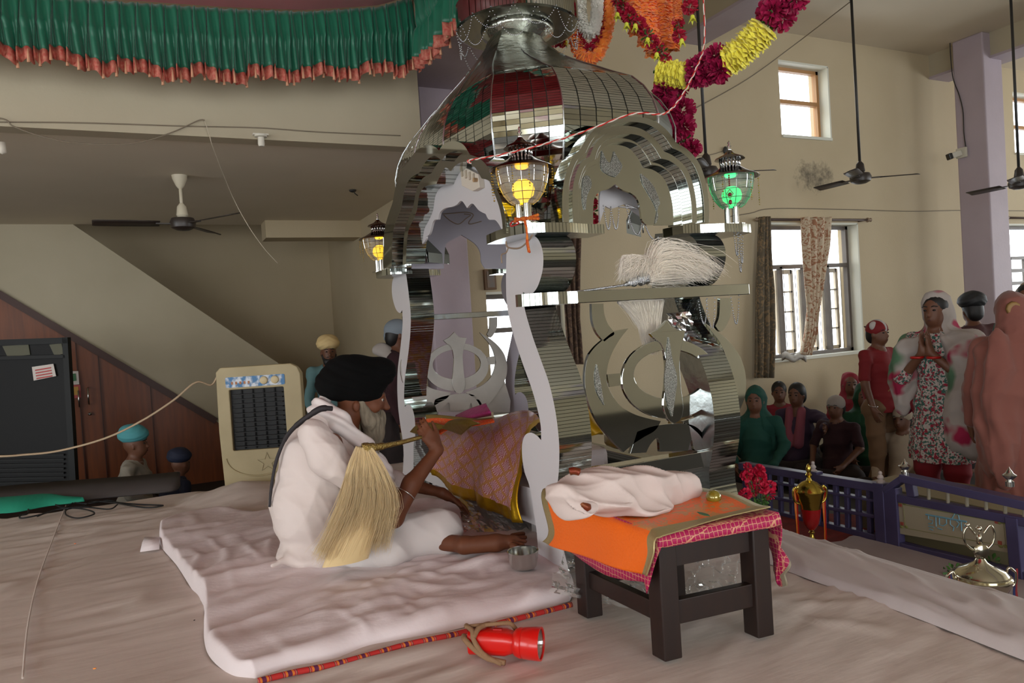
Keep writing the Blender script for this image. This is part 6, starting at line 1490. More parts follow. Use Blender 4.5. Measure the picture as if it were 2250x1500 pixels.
# trophies
m_tg = mat('trophy_gold', '#b7a04a', 0.16, 1.0, bump=0.1, bscale=40); m_tr = mat('trophy_red', '#8f0f12', 0.2, coat=0.6); m_ts = mat('trophy_silver', '#cfc9b4', 0.14, 1.0)
c = onz(1787, 1228, PZ+0.03); c.z = PZ+0.03; k = 0.00262
tg = thing('trophy', 'gold trophy cup with red bowl and lid on a black base', 'trophy', c)
MB().box(c+Vector((-.055, -.055, 0)), c+Vector((.055, .055, 0.045))).build('base', m_dark, tg, bevel=0.004)
MB().lathe(c, [(16*k, 0.045), (18*k, 0.05), (15*k, 0.08), (17*k, 0.085), (10*k, 0.105), (5*k, 0.125), (4*k, 0.145), (7*k, 0.152), (4*k, 0.16)], 28).build('stem', m_tg, tg, smooth='auto')
MB().lathe(c, [(3*k, 0.16), (9*k, 0.172), (16*k, 0.205), (19*k, 0.25), (21*k, 0.288)], 28).build('red_bowl', m_tr, tg, smooth='auto')
MB().lathe(c, [(21*k, 0.288), (22*k, 0.31), (26*k, 0.34), (28*k, 0.37), (31*k, 0.385), (29*k, 0.392)], 28).build('collar', m_tg, tg, smooth='auto')
MB().lathe(c, [(30*k, 0.388), (26*k, 0.41), (15*k, 0.435), (6*k, 0.445), (4*k, 0.46), (7*k, 0.475), (4*k, 0.49), (6*k, 0.505), (3*k, 0.53), (0, 0.54)], 24).build('lid', m_tg, tg, smooth='auto')
rgt = Vector((_c, -_s, 0))
for s in (-1, 1):
    MB().tube(cat3([c+rgt*s*18*k+Vector((0,0,.31)), c+rgt*s*32*k+Vector((0,0,.33)), c+rgt*s*36*k+Vector((0,0,.38)), c+rgt*s*30*k+Vector((0,0,.41)), c+rgt*s*26*k+Vector((0,0,.385))], 6), 0.006, 8).build('handle', m_tg, tg, smooth=True)
    rbm = mat('ribbon_orange', '#c9681f', 0.6); p = c+rgt*s*30*k; e = c+rgt*s*(27 if s > 0 else 31)*k
    MB().grid([[p.lerp(e, j/8)+Vector((-.010, .004*math.sin(j), .40-.05*j)), p.lerp(e, j/8)+Vector((.002, 0, .40-.05*j))] for j in range(9)]).build('ribbon', rbm, tg, solid=0.002)
    MB().grid([[p.lerp(e, j/8)+Vector((.003, -.002, .40-.05*j)), p.lerp(e, j/8)+Vector((.010, -.002, .40-.05*j))] for j in range(9)]).build('ribbon', m_torch2, tg, solid=0.002)
c = onz(2160, 1352, PZ+0.03); c.z = PZ+0.03; k = 0.0019
ts = thing('trophy', 'large silver trophy cup with a raised arm figure on its lid', 'trophy', c)
MB().lathe(c, [(40*k, 0), (40*k, .03), (20*k, .05), (16*k, .07)], 32).build('base', m_dark, ts, smooth='auto')
MB().lathe(c, [(14*k, .06), (30*k, .075), (50*k, .11), (60*k, .15), (63*k, .172), (58*k, .178), (60*k, .184), (55*k, .188)], 40).build('cup', m_ts, ts, smooth='auto')
MB().lathe(c, [(56*k, .188), (48*k, .205), (28*k, .222), (14*k, .24), (9*k, .258), (11*k, .264), (6*k, .27)], 32).build('lid', m_ts, ts, smooth='auto')
w0 = c+Vector((0, 0, .29))
mb = MB(); mb.lathe(w0-dv*0.012, [(14*k, -0.008), (17*k, -.004), (17*k, 0.006), (14*k, 0.01)], 24, tuple(dv)); mb.build('medal_ring', m_ts, ts, smooth='auto')
MB().lathe(w0-dv*0.018, [(13*k, 0), (13*k, .006)], 24, tuple(dv)).build('medal', mat('medal_dark', '#3a2415', 0.4, col2='#8a5a1c', nscale=40), ts)
MB().tube([w0+Vector((0,0,.03)), w0+Vector((0,0,.055)), w0+Vector((0,0,.075))], [0.012, 0.010, 0.008], 8).build('figure_torso', m_ts, ts, smooth=True)
MB().ball(w0+Vector((0, 0, .098)), 0.013, 12, 8).build('figure_head', m_ts, ts, smooth=True)
for s in (-1, 1):
    MB().tube(cat3([w0+Vector((0,0,-.01))+rgt*s*.012, w0+rgt*s*30*k+Vector((0,0,.03)), w0+rgt*s*36*k+Vector((0,0,.075)), w0+rgt*s*26*k+Vector((0,0,.11)), w0+rgt*s*10*k+Vector((0,0,.075))], 7), 0.005, 8).build('figure_arm', m_ts, ts, smooth=True)
    MB().tube(cat3([c+rgt*s*55*k+Vector((0,0,.12)), c+rgt*s*76*k+Vector((0,0,.13)), c+rgt*s*80*k+Vector((0,0,.18)), c+rgt*s*66*k+Vector((0,0,.205)), c+rgt*s*60*k+Vector((0,0,.185))], 6), 0.006, 8).build('handle', m_ts, ts, smooth=True)
    for j, col in enumerate(('#1d2a5e', '#8c1a1e')):
        p = c+rgt*s*(74+j*5)*k+Vector((0, 0, .20)); MB().grid([[p+Vector((0, 0, -i*.025))+rgt*(.004*math.sin(i+j)), p+rgt*.010+Vector((0, 0, -i*.025))+rgt*(.004*math.sin(i+j))] for i in range(7)]).build('ribbon', mat('ribbon_'+('blue', 'red')[j], col, 0.6), ts, solid=0.002)
MB().ball(w0+rgt*-26*k+Vector((0, 0, .118)), 0.010, 10, 8).build('figure_ball', m_ts, ts, smooth=True)
# artificial flowers in a clear vase beside the right pillar
vb = atd(1668, 1128, 3.9); v0 = Vector((vb.x, vb.y, max(vb.z-0.05, PZ))); v0.z = 0.0 if vb.x < EX else vb.z-0.12
vs = thing('flower_vase', 'pink artificial flowers in a small vase beside the right pillar', 'vase', v0)
MB().lathe(v0, [(0.03, 0), (0.04, 0.02), (0.03, 0.08), (0.045, 0.14), (0.04, 0.139), (0.026, 0.08)], 20).build('vase', mat('vase_white', '#a8a09a', 0.3), vs, smooth='auto')
m_pf = mat('hot_pink_petal', '#c8123e', 0.6); pfm = flower_mesh('flower_head', m_pf, 44, petals=26, width=0.75)
for i, (a, b_) in enumerate(((1643, 1025), (1660, 1042), (1650, 1060), (1672, 1050), (1640, 1045), (1676, 1072), (1655, 1078), (1692, 1068), (1638, 1085), (1668, 1034), (1690, 1085), (1648, 1040))):
    p = atd(a, b_, 3.88+0.02*(i % 4)); put(pfm, 'flower_head', p, 0.035 if i else 0.025, vs); MB().tube([v0+Vector((0, 0, .12)), p], 0.002, 4).build('flower_stem', m_leaf, vs)
for i in range(6): a = i*1.1; put(FM['leaf'][0], 'leaf_tuft', v0+Vector((.04*math.cos(a), .04*math.sin(a), .15+.01*i)), 0.03, vs)
c = onz(1895, 1238, PZ+0.05); t = thing('fallen_flower', 'pale pink artificial flower lying on the sheet of the lower step', 'flower', c)
m_pp = mat('pale_pink_petal', '#b06a86', 0.6); ppm = flower_mesh('petals', m_pp, 50, petals=24, width=0.8)
put(ppm, 'petals', c, 0.035, t); put(ppm, 'petals', c+rgt*.05+Vector((0, 0, -.01)), 0.03, t); put(FM['leaf'][1], 'leaf_tuft', c+rgt*-.09+Vector((0, 0, -.02)), 0.03, t)
for i, (a, b_) in enumerate(((2095, 1255), (2180, 1235), (2090, 1290))): o = put(FM['leaf'][i % 2], 'leaf_tuft', onz(a, b_, PZ+0.04), 0.05, None); tag(o, ('green leaf tuft left of the silver trophy handle', 'green leaf tuft behind the silver trophy lid', 'green leaf tuft at the foot of the silver trophy')[i], 'leaves')
# petals dropped on the sheets
for i, (a, b_, z_) in enumerate(((208, 1468, 0.012), (165, 1194, 0.01), (427, 1362, 0.01))):
    p = onz(a, b_, z_); o = MB().ball(p, 0.006 if i != 2 else 0.004, 6, 4, (1, .7, .4)).build('petal', m_ora if i < 2 else m_black); tag(o, ('orange petal crumb near the lower left of the sheet', 'tiny orange petal crumb near the sheet seam', 'black speck beside the mattress edge')[i], 'petal' if i < 2 else 'speck')
# ================================================================= people
m_skin = mat('skin_brown', '#5e3520', 0.6, spec=.35, col2='#6b3e26', nscale=14, nstr=0.5, bump=0.1, bscale=150, bdist=0.002)
m_skinb = mat('skin_dark', '#5f3b28', 0.55, col2='#6b4430', nscale=9)
m_eye = mat('eye_dark', '#120c0a', 0.2); m_eyew = mat('eye_white', '#b5a89c', 0.3); m_brow = mat('brow_grey', '#5e544a', 0.9); m_hair = mat('hair_black', '#0e0b0a', 0.55)
m_lip = mat('lip', '#4f2a22', 0.5)
m_kur = mat('white_kurta', '#d9cdc8', 0.8, col2='#cfc2bc', nscale=4, bump=0.15, bscale=22, bdist=0.006)
m_paj = mat('white_pyjama', '#cdc6c3', 0.8, bump=0.12, bscale=22, bdist=0.006)
def hand_prims(w, d, n, s, sc=1.0, curl=0.5, spread=0.12, k=0.006, thumb=0.6):
    """w wrist, d towards the fingers, n palm normal (fingers curl that way), s towards the thumb"""
    w, d, n, s = Vector(w), Vector(d).normalized(), Vector(n).normalized(), Vector(s).normalized(); P = []
    P.append(cap(w, w+d*.03*sc, .024*sc, .026*sc, k=.02)); 
    for o in (-.024, -.008, .008, .024): P.append(cap(w+d*.02*sc+s*o*.7*sc, w+d*.082*sc+s*o*sc, .015*sc, .0125*sc, k=.012))
    for i, (o, L_) in enumerate(((.026, .072), (.009, .082), (-.009, .076), (-.025, .060))):
        b = w+d*.085*sc+s*o*sc; a = 0; dirv = (d+s*(o/.026)*spread).normalized(); r = .0092
        for j, (f, cj) in enumerate(((.45, .6), (.30, 1.0), (.25, .8))):
            a += curl*cj; dd = dirv*math.cos(a)+n*math.sin(a); e = b+dd*L_*f*sc; P.append(cap(b, e, r*sc, (r-.001)*sc, k=.004)); b = e; r -= .0009
    b = w+d*.02*sc+s*.022*sc; dd = (s*.75+d*.75+n*.3*thumb).normalized(); e = b+dd*.038*sc; P.append(cap(b, e, .014*sc, .011*sc, k=.012)); dd = (d*.9+s*.25+n*.5*thumb).normalized(); e2 = e+dd*.03*sc; P.append(cap(e, e2, .0108*sc, .0098*sc, k=.004)); P.append(cap(e2, e2+dd*.024*sc, .0098*sc, .008*sc, k=.004))
    return P
# ---------------------------------------------------------------- the reader
YM = 3.38
def Q(px, py, y=YM): return ony(px, py, y)
rd = thing('person', 'seated man in black turban and white clothes bending over the book with a whisk', 'person', Vector((Q(740, 1235).x, YM, 0.05)))
YN = 3.17; YFa = 3.58
def FT(px, py, z=.10): return onz(px, py, z)
hands = hand_prims(Q(962, 985, 3.14), Q(935, 950, 3.16)-Q(962, 985, 3.14), Vector((0.3, 0.9, 0.1)), Vector((0.6, 0.1, 0.8)), 1.0, 0.55)
hands += hand_prims(Q(972, 1083, 3.5), Q(1010, 1106, 3.46)-Q(972, 1083, 3.5), Vector((-0.2, 0.0, -1)), Vector((0.1, -1, 0.1)), 1.0, 0.32)
skin = [ell(Q(786, 866), (.098, .078, .098), k=.03), ell(Q(806, 888), (.075, .062, .07), k=.03), ell(Q(826, 880), (.035, .055, .05), k=.02), cap(Q(842, 868), Q(850, 893), .009, .012, k=.012), ell(Q(850, 896), (.017, .016, .012), k=.01),
        ell(Q(836, 866), (.02, .05, .012), k=.012), ell(Q(833, 912), (.02, .03, .02), k=.012), ell(Q(824, 894, 3.325), (.028, .016, .026), k=.012), ell(Q(824, 894, 3.435), (.028, .016, .026), k=.012),
        ell(Q(783, 893, 3.302), (.017, .010, .026), k=.006), cap(Q(772, 900), Q(748, 940), .055, .062, k=.03), cap(Q(748, 940), Q(728, 975), .075, .10, k=.04),
        cap(Q(728, 975, YN+.06), Q(735, 1010, YN), .05, .05, k=.03), cap(Q(735, 1010, YN), Q(866, 1138, 3.08), .048, .040, k=.02), cap(Q(866, 1138, 3.08), Q(905, 1062, 3.10), .040, .041, k=.02), cap(Q(905, 1062, 3.10), Q(960, 990, 3.14), .040, .027, k=.02),
        cap(Q(735, 1010, YFa), Q(890, 1062, 3.64), .045, .038, k=.02), cap(Q(890, 1062, 3.64), Q(970, 1082, 3.5), .038, .024, k=.02),
        cap(Q(728, 975), Q(700, 1150), .11, .12, k=.05),
        cap(FT(965, 1190), FT(1020, 1196), .038, .036, k=.02), cap(FT(1020, 1198), FT(1090, 1192), .038, .038, k=.02), cap(FT(1090, 1192), FT(1130, 1188), .036, .026, k=.015)] + hands
for i, (a, b_) in enumerate(((1150, 1172), (1154, 1180), (1154, 1189), (1150, 1197), (1143, 1204))): skin.append(cap(FT(1126, 1178+i*5), FT(a, b_), .014, .011-.0007*i, k=.006))
body = sdf_mesh('body', skin, 0.006, m_skin, rd, smooth_it=1)
for yy in (3.338, 3.425):
    c = Q(838, 878, yy); MB().ball(c, .011, 12, 8).build('eye', m_eyew, rd, smooth=True); MB().ball(c+Vector((.005, -.002, -.001)), .0075, 10, 8).build('iris', m_eye, rd, smooth=True)
    MB().tube(cat3([Q(832, 868, yy-.014), Q(841, 865, yy), Q(846, 869, yy+.012)], 4), .004, 6).build('eyebrow', m_brow, rd, smooth=True)
    MB().tube(cat3([c+Vector((-.006, -.010, .006)), c+Vector((.006, -.006, .009)), c+Vector((.010, .004, .005))], 4), .0035, 6).build('eyelid', m_skin, rd, smooth=True)
# turban: layered dome, rising to the front
m_turb = mat('black_turban', '#060606', 0.95, spec=0.15, bump=0.2, bscale=40)
def turban_fold(P):
    return 0.004*np.abs(np.sin(P[:, 2]*75+P[:, 0]*28+np.abs(P[:, 1]-YM)*22))
tb = [ell(Q(775, 834), (.160, .118, .092), rotm(0, -0.10, 0), k=.04), ell(Q(832, 818), (.080, .105, .068), rotm(0, -0.35, 0), k=.04), ell(Q(728, 842), (.062, .10, .06), rotm(0, 0.2, 0), k=.04), ell(Q(790, 858), (.105, .098, .062), rotm(0, 0.25, 0), k=.04), ell(Q(765, 802), (.09, .09, .045), k=.05)]
sdf_mesh('turban', tb, 0.006, m_turb, rd, fold=turban_fold, smooth_it=1)
# beard: soft volume plus hairs
m_beard = mat('grey_beard', '#655c4e', 0.95, col2='#8d826f', nscale=30, stretch=(3, 3, .6))
bd_ = [cap(Q(792, 882, 3.315), Q(812, 925, 3.33), .016, .036, k=.03), cap(Q(800, 888, 3.43), Q(815, 925, 3.42), .022, .034, k=.03), cap(Q(838, 910), Q(832, 925), .014, .02, k=.02), cap(Q(818, 922), Q(820, 955), .060, .046, k=.03), cap(Q(820, 955), Q(826, 995), .044, .014, k=.03), cap(Q(835, 903, 3.35), Q(838, 903, 3.41), .008, .008, k=.01)]
sdf_mesh('beard', bd_, 0.006, m_beard, rd, fold=lambda P: 0.004*np.sin(P[:, 0]*160+P[:, 1]*120)*np.abs(np.sin(P[:, 2]*9)))
def beardf(rg):
    t = rg.random(); a = Q(lerp(803, 838, t), lerp(895, 925, rg.random()), YM+rg.uniform(-.055, .05)); L_ = rg.uniform(.05, .15)
    e = Q(lerp(815, 834, t), 985, YM).lerp(a, .25); d = (e-a).normalized(); m_ = a+d*L_*.5+Vector((.008, 0, 0)); return [a, m_, a+d*L_+Vector((rg.gauss(0, .008), rg.gauss(0, .008), 0))]
strands('beard_hair', None, beardf, 2000, m_beard, rd, r=.0011, seed=12)
# kurta
kf1 = folds(.009, [(26, 6, 14), (10, 20, 30), (40, 10, -20), (12, 4, 50), (60, 30, 30)], 11); kf2 = folds(.0018, [(90, 20, 30), (60, 40, 70), (70, 60, -60)], 17); kf = lambda P: kf1(P)+kf2(P)
kp = [cap(Q(716, 950), Q(702, 1010), .120, .165, k=.06), cap(Q(702, 1010), Q(690, 1110), .172, .185, k=.06), cap(Q(690, 1110), Q(705, 1185), .185, .165, k=.06), ell(Q(705, 1205), (.20, .21, .07), k=.05),
      cap(Q(690, 955, YN+.02), Q(715, 1000, YN-.01), .072, .082, k=.04), cap(Q(715, 1000, YN-.01), Q(835, 1105, 3.10), .078, .062, k=.03), cap(Q(700, 955, YFa-.02), Q(735, 1010, YFa), .07, .078, k=.04), cap(Q(735, 1010, YFa), Q(870, 1058, 3.62), .072, .06, k=.03),
      cap(Q(735, 1080), Q(800, 1180, 3.3), .13, .10, k=.05), cap(Q(660, 1215, 3.3), Q(600, 1240, 3.25), .035, .012, k=.03), cap(Q(760, 1210, 3.2), Q(835, 1225, 3.12), .05, .012, k=.03)]
d1_ = Q(866, 1138, 3.08)-Q(735, 1010, YN)
kur = sdf_mesh('kurta', kp, 0.007, m_kur, rd, fold=kf, cuts=[ell(Q(800, 925), (.06, .06, .09))], smooth_it=1)
# stole and collar round the neck
def band(name, pts, w, m, th=.008, up=(0, 0, 1), par=rd, amp=.004):
    c_ = cat3(pts, 8); rows = []
    for i, p in enumerate(c_):
        d = (c_[min(i+1, len(c_)-1)]-c_[max(i-1, 0)]).normalized(); ww = w if not isinstance(w, list) else interp([(k/(len(w)-1), q) for k, q in enumerate(w)], i/(len(c_)-1)); s = d.cross(Vector(up)).normalized(); v_ = s.cross(d)
        rows.append([p+v_*ww*(j/6-.5)+s*amp*math.sin(j*2.1+i*.15) for j in range(7)])
    return MB().grid(rows).build(name, m, par, smooth=True, solid=th, fix=False)
sdf_mesh('stole', [cap(Q(712, 880), Q(700, 905), .03, .05, k=.03), cap(Q(705, 893, 3.34), Q(745, 925, 3.27), .042, .040, k=.03), cap(Q(745, 925, 3.27), Q(800, 975, 3.27), .040, .034, k=.03), cap(Q(800, 975, 3.27), Q(848, 1040, 3.28), .032, .03, k=.03), cap(Q(848, 1040, 3.28), Q(862, 1090, 3.27), .03, .022, k=.03),
      cap(Q(705, 893, 3.42), Q(745, 925, 3.49), .042, .040, k=.03), cap(Q(745, 925, 3.49), Q(800, 975, 3.48), .040, .03, k=.03), cap(Q(800, 975, 3.48), Q(850, 1030, 3.45), .03, .026, k=.03)], .007, mat('white_stole', '#dcd2cf', 0.8), rd,
      fold=lambda P: 0.006*np.sin((P[:, 0]*0.75+P[:, 2])*110+P[:, 1]*20))
sp2 = [Q(735, 900, 3.22), Q(712, 900, 3.23), Q(688, 915, 3.26), Q(660, 938, 3.31), Q(640, 965, 3.36), Q(622, 1010, 3.38), Q(612, 1060, 3.38), Q(607, 1110, 3.38)]
sc_ = cat3(sp2, 8)
MB().tube([p+Vector((-.012-.022*min(1, i/30), -.014-.03*min(1, i/30), .008)) for i, p in enumerate(sc_)], [.011, .014, .012, .010, .008, .007, .006], 8).build('strap', mat('dark_strap', '#241f22', 0.7), rd, smooth=True)
# pyjama legs and bangle
pj = [cap(Q(720, 1195, 3.28), Q(965, 1160, 3.12), .10, .088, k=.05), ell(Q(968, 1165, 3.13), (.105, .10, .088), k=.05), cap(Q(960, 1185, 3.13), Q(800, 1220, 3.12), .07, .06, k=.05), cap(Q(720, 1195, 3.5), Q(950, 1150, 3.62), .10, .08, k=.05), cap(Q(950, 1150, 3.62), FT(985, 1185, .10), .065, .048, k=.04), cap(Q(760, 1200, 3.2), Q(860, 1205, 3.1), .10, .08, k=.05)]
sdf_mesh('pyjama', pj, .008, m_paj, rd, fold=folds(.010, [(20, 6, 10), (8, 10, 30), (40, 10, 30)], 5), smooth_it=1)
c = Q(890, 1084, 3.09); dk = (Q(960, 990, 3.14)-Q(866, 1138, 3.08)).normalized()
x_ = dk.orthogonal().normalized(); y_ = dk.cross(x_)
MB().tube([c+(x_*math.cos(2*PI*k/28)+y_*math.sin(2*PI*k/28))*.047 for k in range(28)], .0028, 6, closed=True).build('bangle', m_steel, rd, smooth=True, label='thin steel bangle')
# whisk in his hands: a thing of its own
wk = thing('whisk', 'ceremonial whisk with long cream yellow hair held by the seated man', 'whisk', Q(800, 985, 3.0))
MB().tube(cat3([Q(925, 960, 3.12), Q(880, 972, 3.06), Q(840, 980, 3.02), Q(812, 984, 3.0), Q(795, 985, 3.0)], 6), [.009, .010, .011, .012, .016, .021, .024, .022], 12).build('handle', mat('gilt_handle', '#a58d52', 0.3, 1.0, bump=0.8, bscale=160), wk, smooth=True)
hx = (Q(830, 1000, 3.0)-Q(770, 1000, 3.0))
def ykf(rg):
    t = rg.random(); d_ = rg.uniform(-1, 1); p0 = Q(lerp(784, 816, t), 984+rg.uniform(-3, 14), 3.0)+Vector((0, d_*.022, 0))
    ln = rg.uniform(.72, 1.0) if rg.random() < .8 else rg.uniform(.35, .8)
    ex_, ey_ = lerp(672, 842, t), lerp(1272, 1236, t)
    if rg.random() < .06: ex_ += rg.gauss(0, 22)
    e = Q(ex_+rg.gauss(0, 10), ey_+rg.gauss(0, 12), 3.0)+Vector((0, d_*.06+.03, 0)); mpt = Q(lerp(748, 864, t)+rg.gauss(0, 5), 1110, 3.0)+Vector((0, d_*.06, 0)); q1 = Q(lerp(766, 846, t), 1035, 3.0)+Vector((0, d_*.045, 0)); clump = math.sin(t*37+d_*3)*.006
    pts = cat3([p0, q1+Vector((clump*.5, 0, 0)), mpt+Vector((clump, clump, 0)), e], 3)
    n_ = max(3, int(len(pts)*ln)); return [Vector((p.x, p.y, max(p.z, .062))) for p in pts[:n_]]
strands('hair', None, ykf, 5200, m_hair_y, wk, r=.0013, seed=21)
mb = MB(); cr_ = [Q(800, 985, 3.0), Q(806, 1040, 3.0), Q(802, 1110, 3.0), Q(775, 1180, 3.0), Q(758, 1235, 3.0)]; rows = []
for i, (p, w_, dpt_) in enumerate(zip(cr_, (12, 36, 50, 58, 60), (.012, .03, .04, .045, .035))):
    s_ = .00188; rows.append([p+Vector((w_*s_*.83*math.cos(2*PI*k/24)*(1+.06*math.sin(k*5)), dpt_*math.sin(2*PI*k/24)+w_*s_*.0*math.cos(2*PI*k/24), -.0*math.cos(2*PI*k/24))) for k in range(24)])
mb.grid(rows, closed_u=True); mb.build('hair_core', m_hair_y, wk, smooth=True)
# ================================================================= people in the hall
def mblot(name, c1, c2, c3, sc=7, lo=.5, hi=.58):
    m = mat(name, c1, .85); N, L, b = nodes(m); tc = N.new('ShaderNodeTexCoord'); cur = None
    for k, (c_, s_) in enumerate(((c2, sc), (c3, sc*1.7))):
        n = N.new('ShaderNodeTexNoise'); n.inputs['Scale'].default_value = s_; n.inputs['Detail'].default_value = 2; mp = N.new('ShaderNodeMapping'); mp.inputs['Location'].default_value = (k*5, k*3, 1); L.new(tc.outputs['Object'], mp.inputs[0]); L.new(mp.outputs[0], n.inputs['Vector'])
        r = N.new('ShaderNodeValToRGB'); r.color_ramp.elements[0].position = lo; r.color_ramp.elements[1].position = hi; L.new(n.outputs['Fac'], r.inputs[0])
        mx = N.new('ShaderNodeMixRGB'); L.new(r.outputs[0], mx.inputs[0]); mx.inputs[2].default_value = lin(c_)
        if cur is None: mx.inputs[1].default_value = lin(c1)
        else: L.new(cur, mx.inputs[1])
        cur = mx.outputs[0]
    L.new(cur, b.inputs['Base Color']); return m
def human(lab, px, py_top, Z, H, yaw, pose='stand', skin=None, top=None, low=None, head=None, arms=None, zf=FLZ, hair=True, lean=0.0, sleeve=1.0, beard=None, scarf=None, h=.012, build=1.0, turn=0.0, loc=None, extra=None, vf_amp=.004):
    """a figure standing or sitting on the floor; yaw is the facing direction in degrees from the +x axis"""
    p = atd(px, py_top, Z) if loc is None else Vector(loc); base = Vector((p.x, p.y, zf)); a = math.radians(yaw); f = Vector((math.cos(a), math.sin(a), 0)); l = Vector((-f.y, f.x, 0)); z = Vector((0, 0, 1)); s = H/1.70
    t = thing('person', lab, 'person', base); skin = skin or m_skinb
    def J(ff, ll, zz): return base+f*(ff*s)+l*(ll*s)+z*(zz*s)
    bw = build
    if pose == 'stand': hz_, sh, hd = .92, 1.40, 1.57; off = 0
    else: hz_, sh, hd = .12, .60, .77; off = 0
    F_ = lean
    neck = J(F_*.9, 0, sh+.03); hc = J(F_*1.25+.02, 0, hd); fa = a+math.radians(turn); hf = Vector((math.cos(fa), math.sin(fa), 0)); hl = Vector((-hf.y, hf.x, 0))
    def E(ff, ll, zz): return hc+hf*(ff*s)+hl*(ll*s)+z*(zz*s)
    rz_ = rotm(0, 0, fa)
    B = [ell(E(-.01, 0, .02), (.095*s, .076*s, .105*s), rz_, k=.02), ell(E(.025, 0, -.05), (.066*s, .058*s, .065*s), rz_, k=.03), cap(E(.088, 0, .01), E(.102, 0, -.025), .009*s, .014*s, k=.012), ell(E(-.0, .078*s, -.01), (.015*s, .010*s, .028*s), rz_, k=.006), ell(E(0, -.078, -.01), (.015*s, .010*s, .028*s), rz_, k=.006), ell(E(.082, 0, -.055), (.016*s, .024*s, .014*s), rz_, k=.01),
         cap(hc-z*.06*s-hf*.01*s, neck-z*.03*s, .050*s, .055*s, k=.02), cap(neck-z*.05*s, J(F_*.5, 0, hz_+.15), .09*s, .10*s, k=.03)]
    shw = .175*bw
    SH = [J(F_*.8, sg*shw, sh-.03) for sg in (1, -1)]
    if arms is None: arms = [((.03, .23, sh-.30), (.10, .22, sh-.53)), ((.03, -.23, sh-.30), (.10, -.22, sh-.53))] if pose == 'stand' else [((.05, .25, .36), (.28, .16, .20)), ((.05, -.25, .36), (.28, -.16, .20))]
    EL, WR = [J(*q[0]) for q in arms], [J(*q[1]) for q in arms]
    for i in (0, 1):
        B += [cap(SH[i], EL[i], .047*s, .038*s, k=.02), cap(EL[i], WR[i], .038*s, .026*s, k=.02)]
        d = (WR[i]-EL[i]).normalized(); inn = (base+(WR[i]-base).project(f)+z*(WR[i]-base).dot(z)-WR[i]); inn = inn.normalized() if inn.length > .02 else l*(-1 if i == 0 else 1)
        nrm = (inn-d*inn.dot(d)); nrm = nrm.normalized() if nrm.length > 1e-3 else d.orthogonal().normalized(); th = f if abs(d.dot(f)) < .8 else z; th = (th-d*th.dot(d)-nrm*th.dot(nrm)).normalized()
        if arms and len(arms[i]) > 2 and arms[i][2] == 'pray': nrm = l*(-1 if i == 0 else 1); th = (-f); d = (z+f*.12-l*(.04 if i == 0 else -.04)).normalized()
        B += hand_prims(WR[i], d, nrm, th, s*.95, .28 if not (len(arms[i]) > 2) else .05, k=.005)
    if pose == 'stand':
        HP = [J(0, sg*.09, .88) for sg in (1, -1)]; KN = [J(.03, sg*.10, .48) for sg in (1, -1)]; AN = [J(0, sg*.10, .08) for sg in (1, -1)]
        for i in (0, 1): B += [cap(HP[i], KN[i], .08*s, .055*s, k=.02), cap(KN[i], AN[i], .055*s, .034*s, k=.02), cap(AN[i]-z*.03*s, AN[i]+f*.15*s-z*.055*s, .036*s, .022*s, k=.02)]
    else:
        HP = [J(0, sg*.10, .10) for sg in (1, -1)]; KN = [J(.26, sg*.30, .11) for sg in (1, -1)]; AN = [J(.30, -sg*.10, .06) for sg in (1, -1)]
        for i in (0, 1): B += [cap(HP[i], KN[i], .08*s, .06*s, k=.02), cap(KN[i], AN[i], .055*s, .036*s, k=.02), cap(AN[i], AN[i]+(AN[i]-KN[i]).normalized()*.10*s, .034*s, .02*s, k=.02)]
    sdf_mesh('body', B, .010 if h < .0125 else .0118, skin, t, smooth_it=1)
    for sg in (1, -1):
        MB().ball(E(.0815, sg*.030, .010), .0095*s, 8, 6, (1, 1.3, .7)).build('eye', m_eye, t, smooth=True)
        MB().tube([E(.082, sg*.014, .034), E(.088, sg*.03, .040), E(.076, sg*.052, .034)], .0035*s, 5).build('eyebrow', m_hair, t, smooth=True)
    MB().tube([E(.082, .022, -.062), E(.096, 0, -.058), E(.082, -.022, -.062)], [.002*s, .006*s, .002*s], 6).build('mouth', m_lip, t, smooth=True)
    if hair: sdf_mesh('hair', [ell(E(-.02, 0, .035), (.098*s, .085*s, .10*s), rz_, k=.02), ell(E(-.06, 0, -.02), (.06*s, .075*s, .08*s), rz_, k=.02)], .010, m_hair, t, cuts=[ell(E(.11, 0, -.02), (.085*s, .075*s, .095*s), rz_)])
    if beard: sdf_mesh('beard', [ell(E(.045, 0, -.095), (.055*s, .058*s, .05*s), rz_, k=.02), cap(E(.02, .06, -.03), E(.05, .03, -.10), .02*s, .03*s, k=.02), cap(E(.02, -.06, -.03), E(.05, -.03, -.10), .02*s, .03*s, k=.02), cap(E(.09, .03, -.045), E(.09, -.03, -.045), .008*s, .008*s, k=.01)], .009, beard, t)
    ff_ = folds(.014*s, [(20, 8, 14), (8, 20, 20), (30, 30, 8), (12, 10, 45)], int(px))
    if top:
        m_t, hem, sl, loose = top
        T = [cap(J(F_*.85, 0, sh-.02), J(F_*.6, 0, sh-.18), .10*s*bw, .135*s*bw, k=.05), cap(J(F_*.6, 0, sh-.18), J(F_*.2, 0, hz_+.05), .14*s*bw, .14*s*bw, k=.05)]
        for i in (0, 1):
            T.append(cap(J(F_*.8, 0, sh-.03), SH[i], .075*s, .062*s*bw, k=.03))
            e1 = SH[i].lerp(EL[i], min(1, sl*2)); T.append(cap(SH[i], e1, .064*s, .056*s, k=.02))
            if sl > .5: T.append(cap(EL[i], EL[i].lerp(WR[i], (sl-.5)*2*.9), .055*s, .045*s, k=.02))
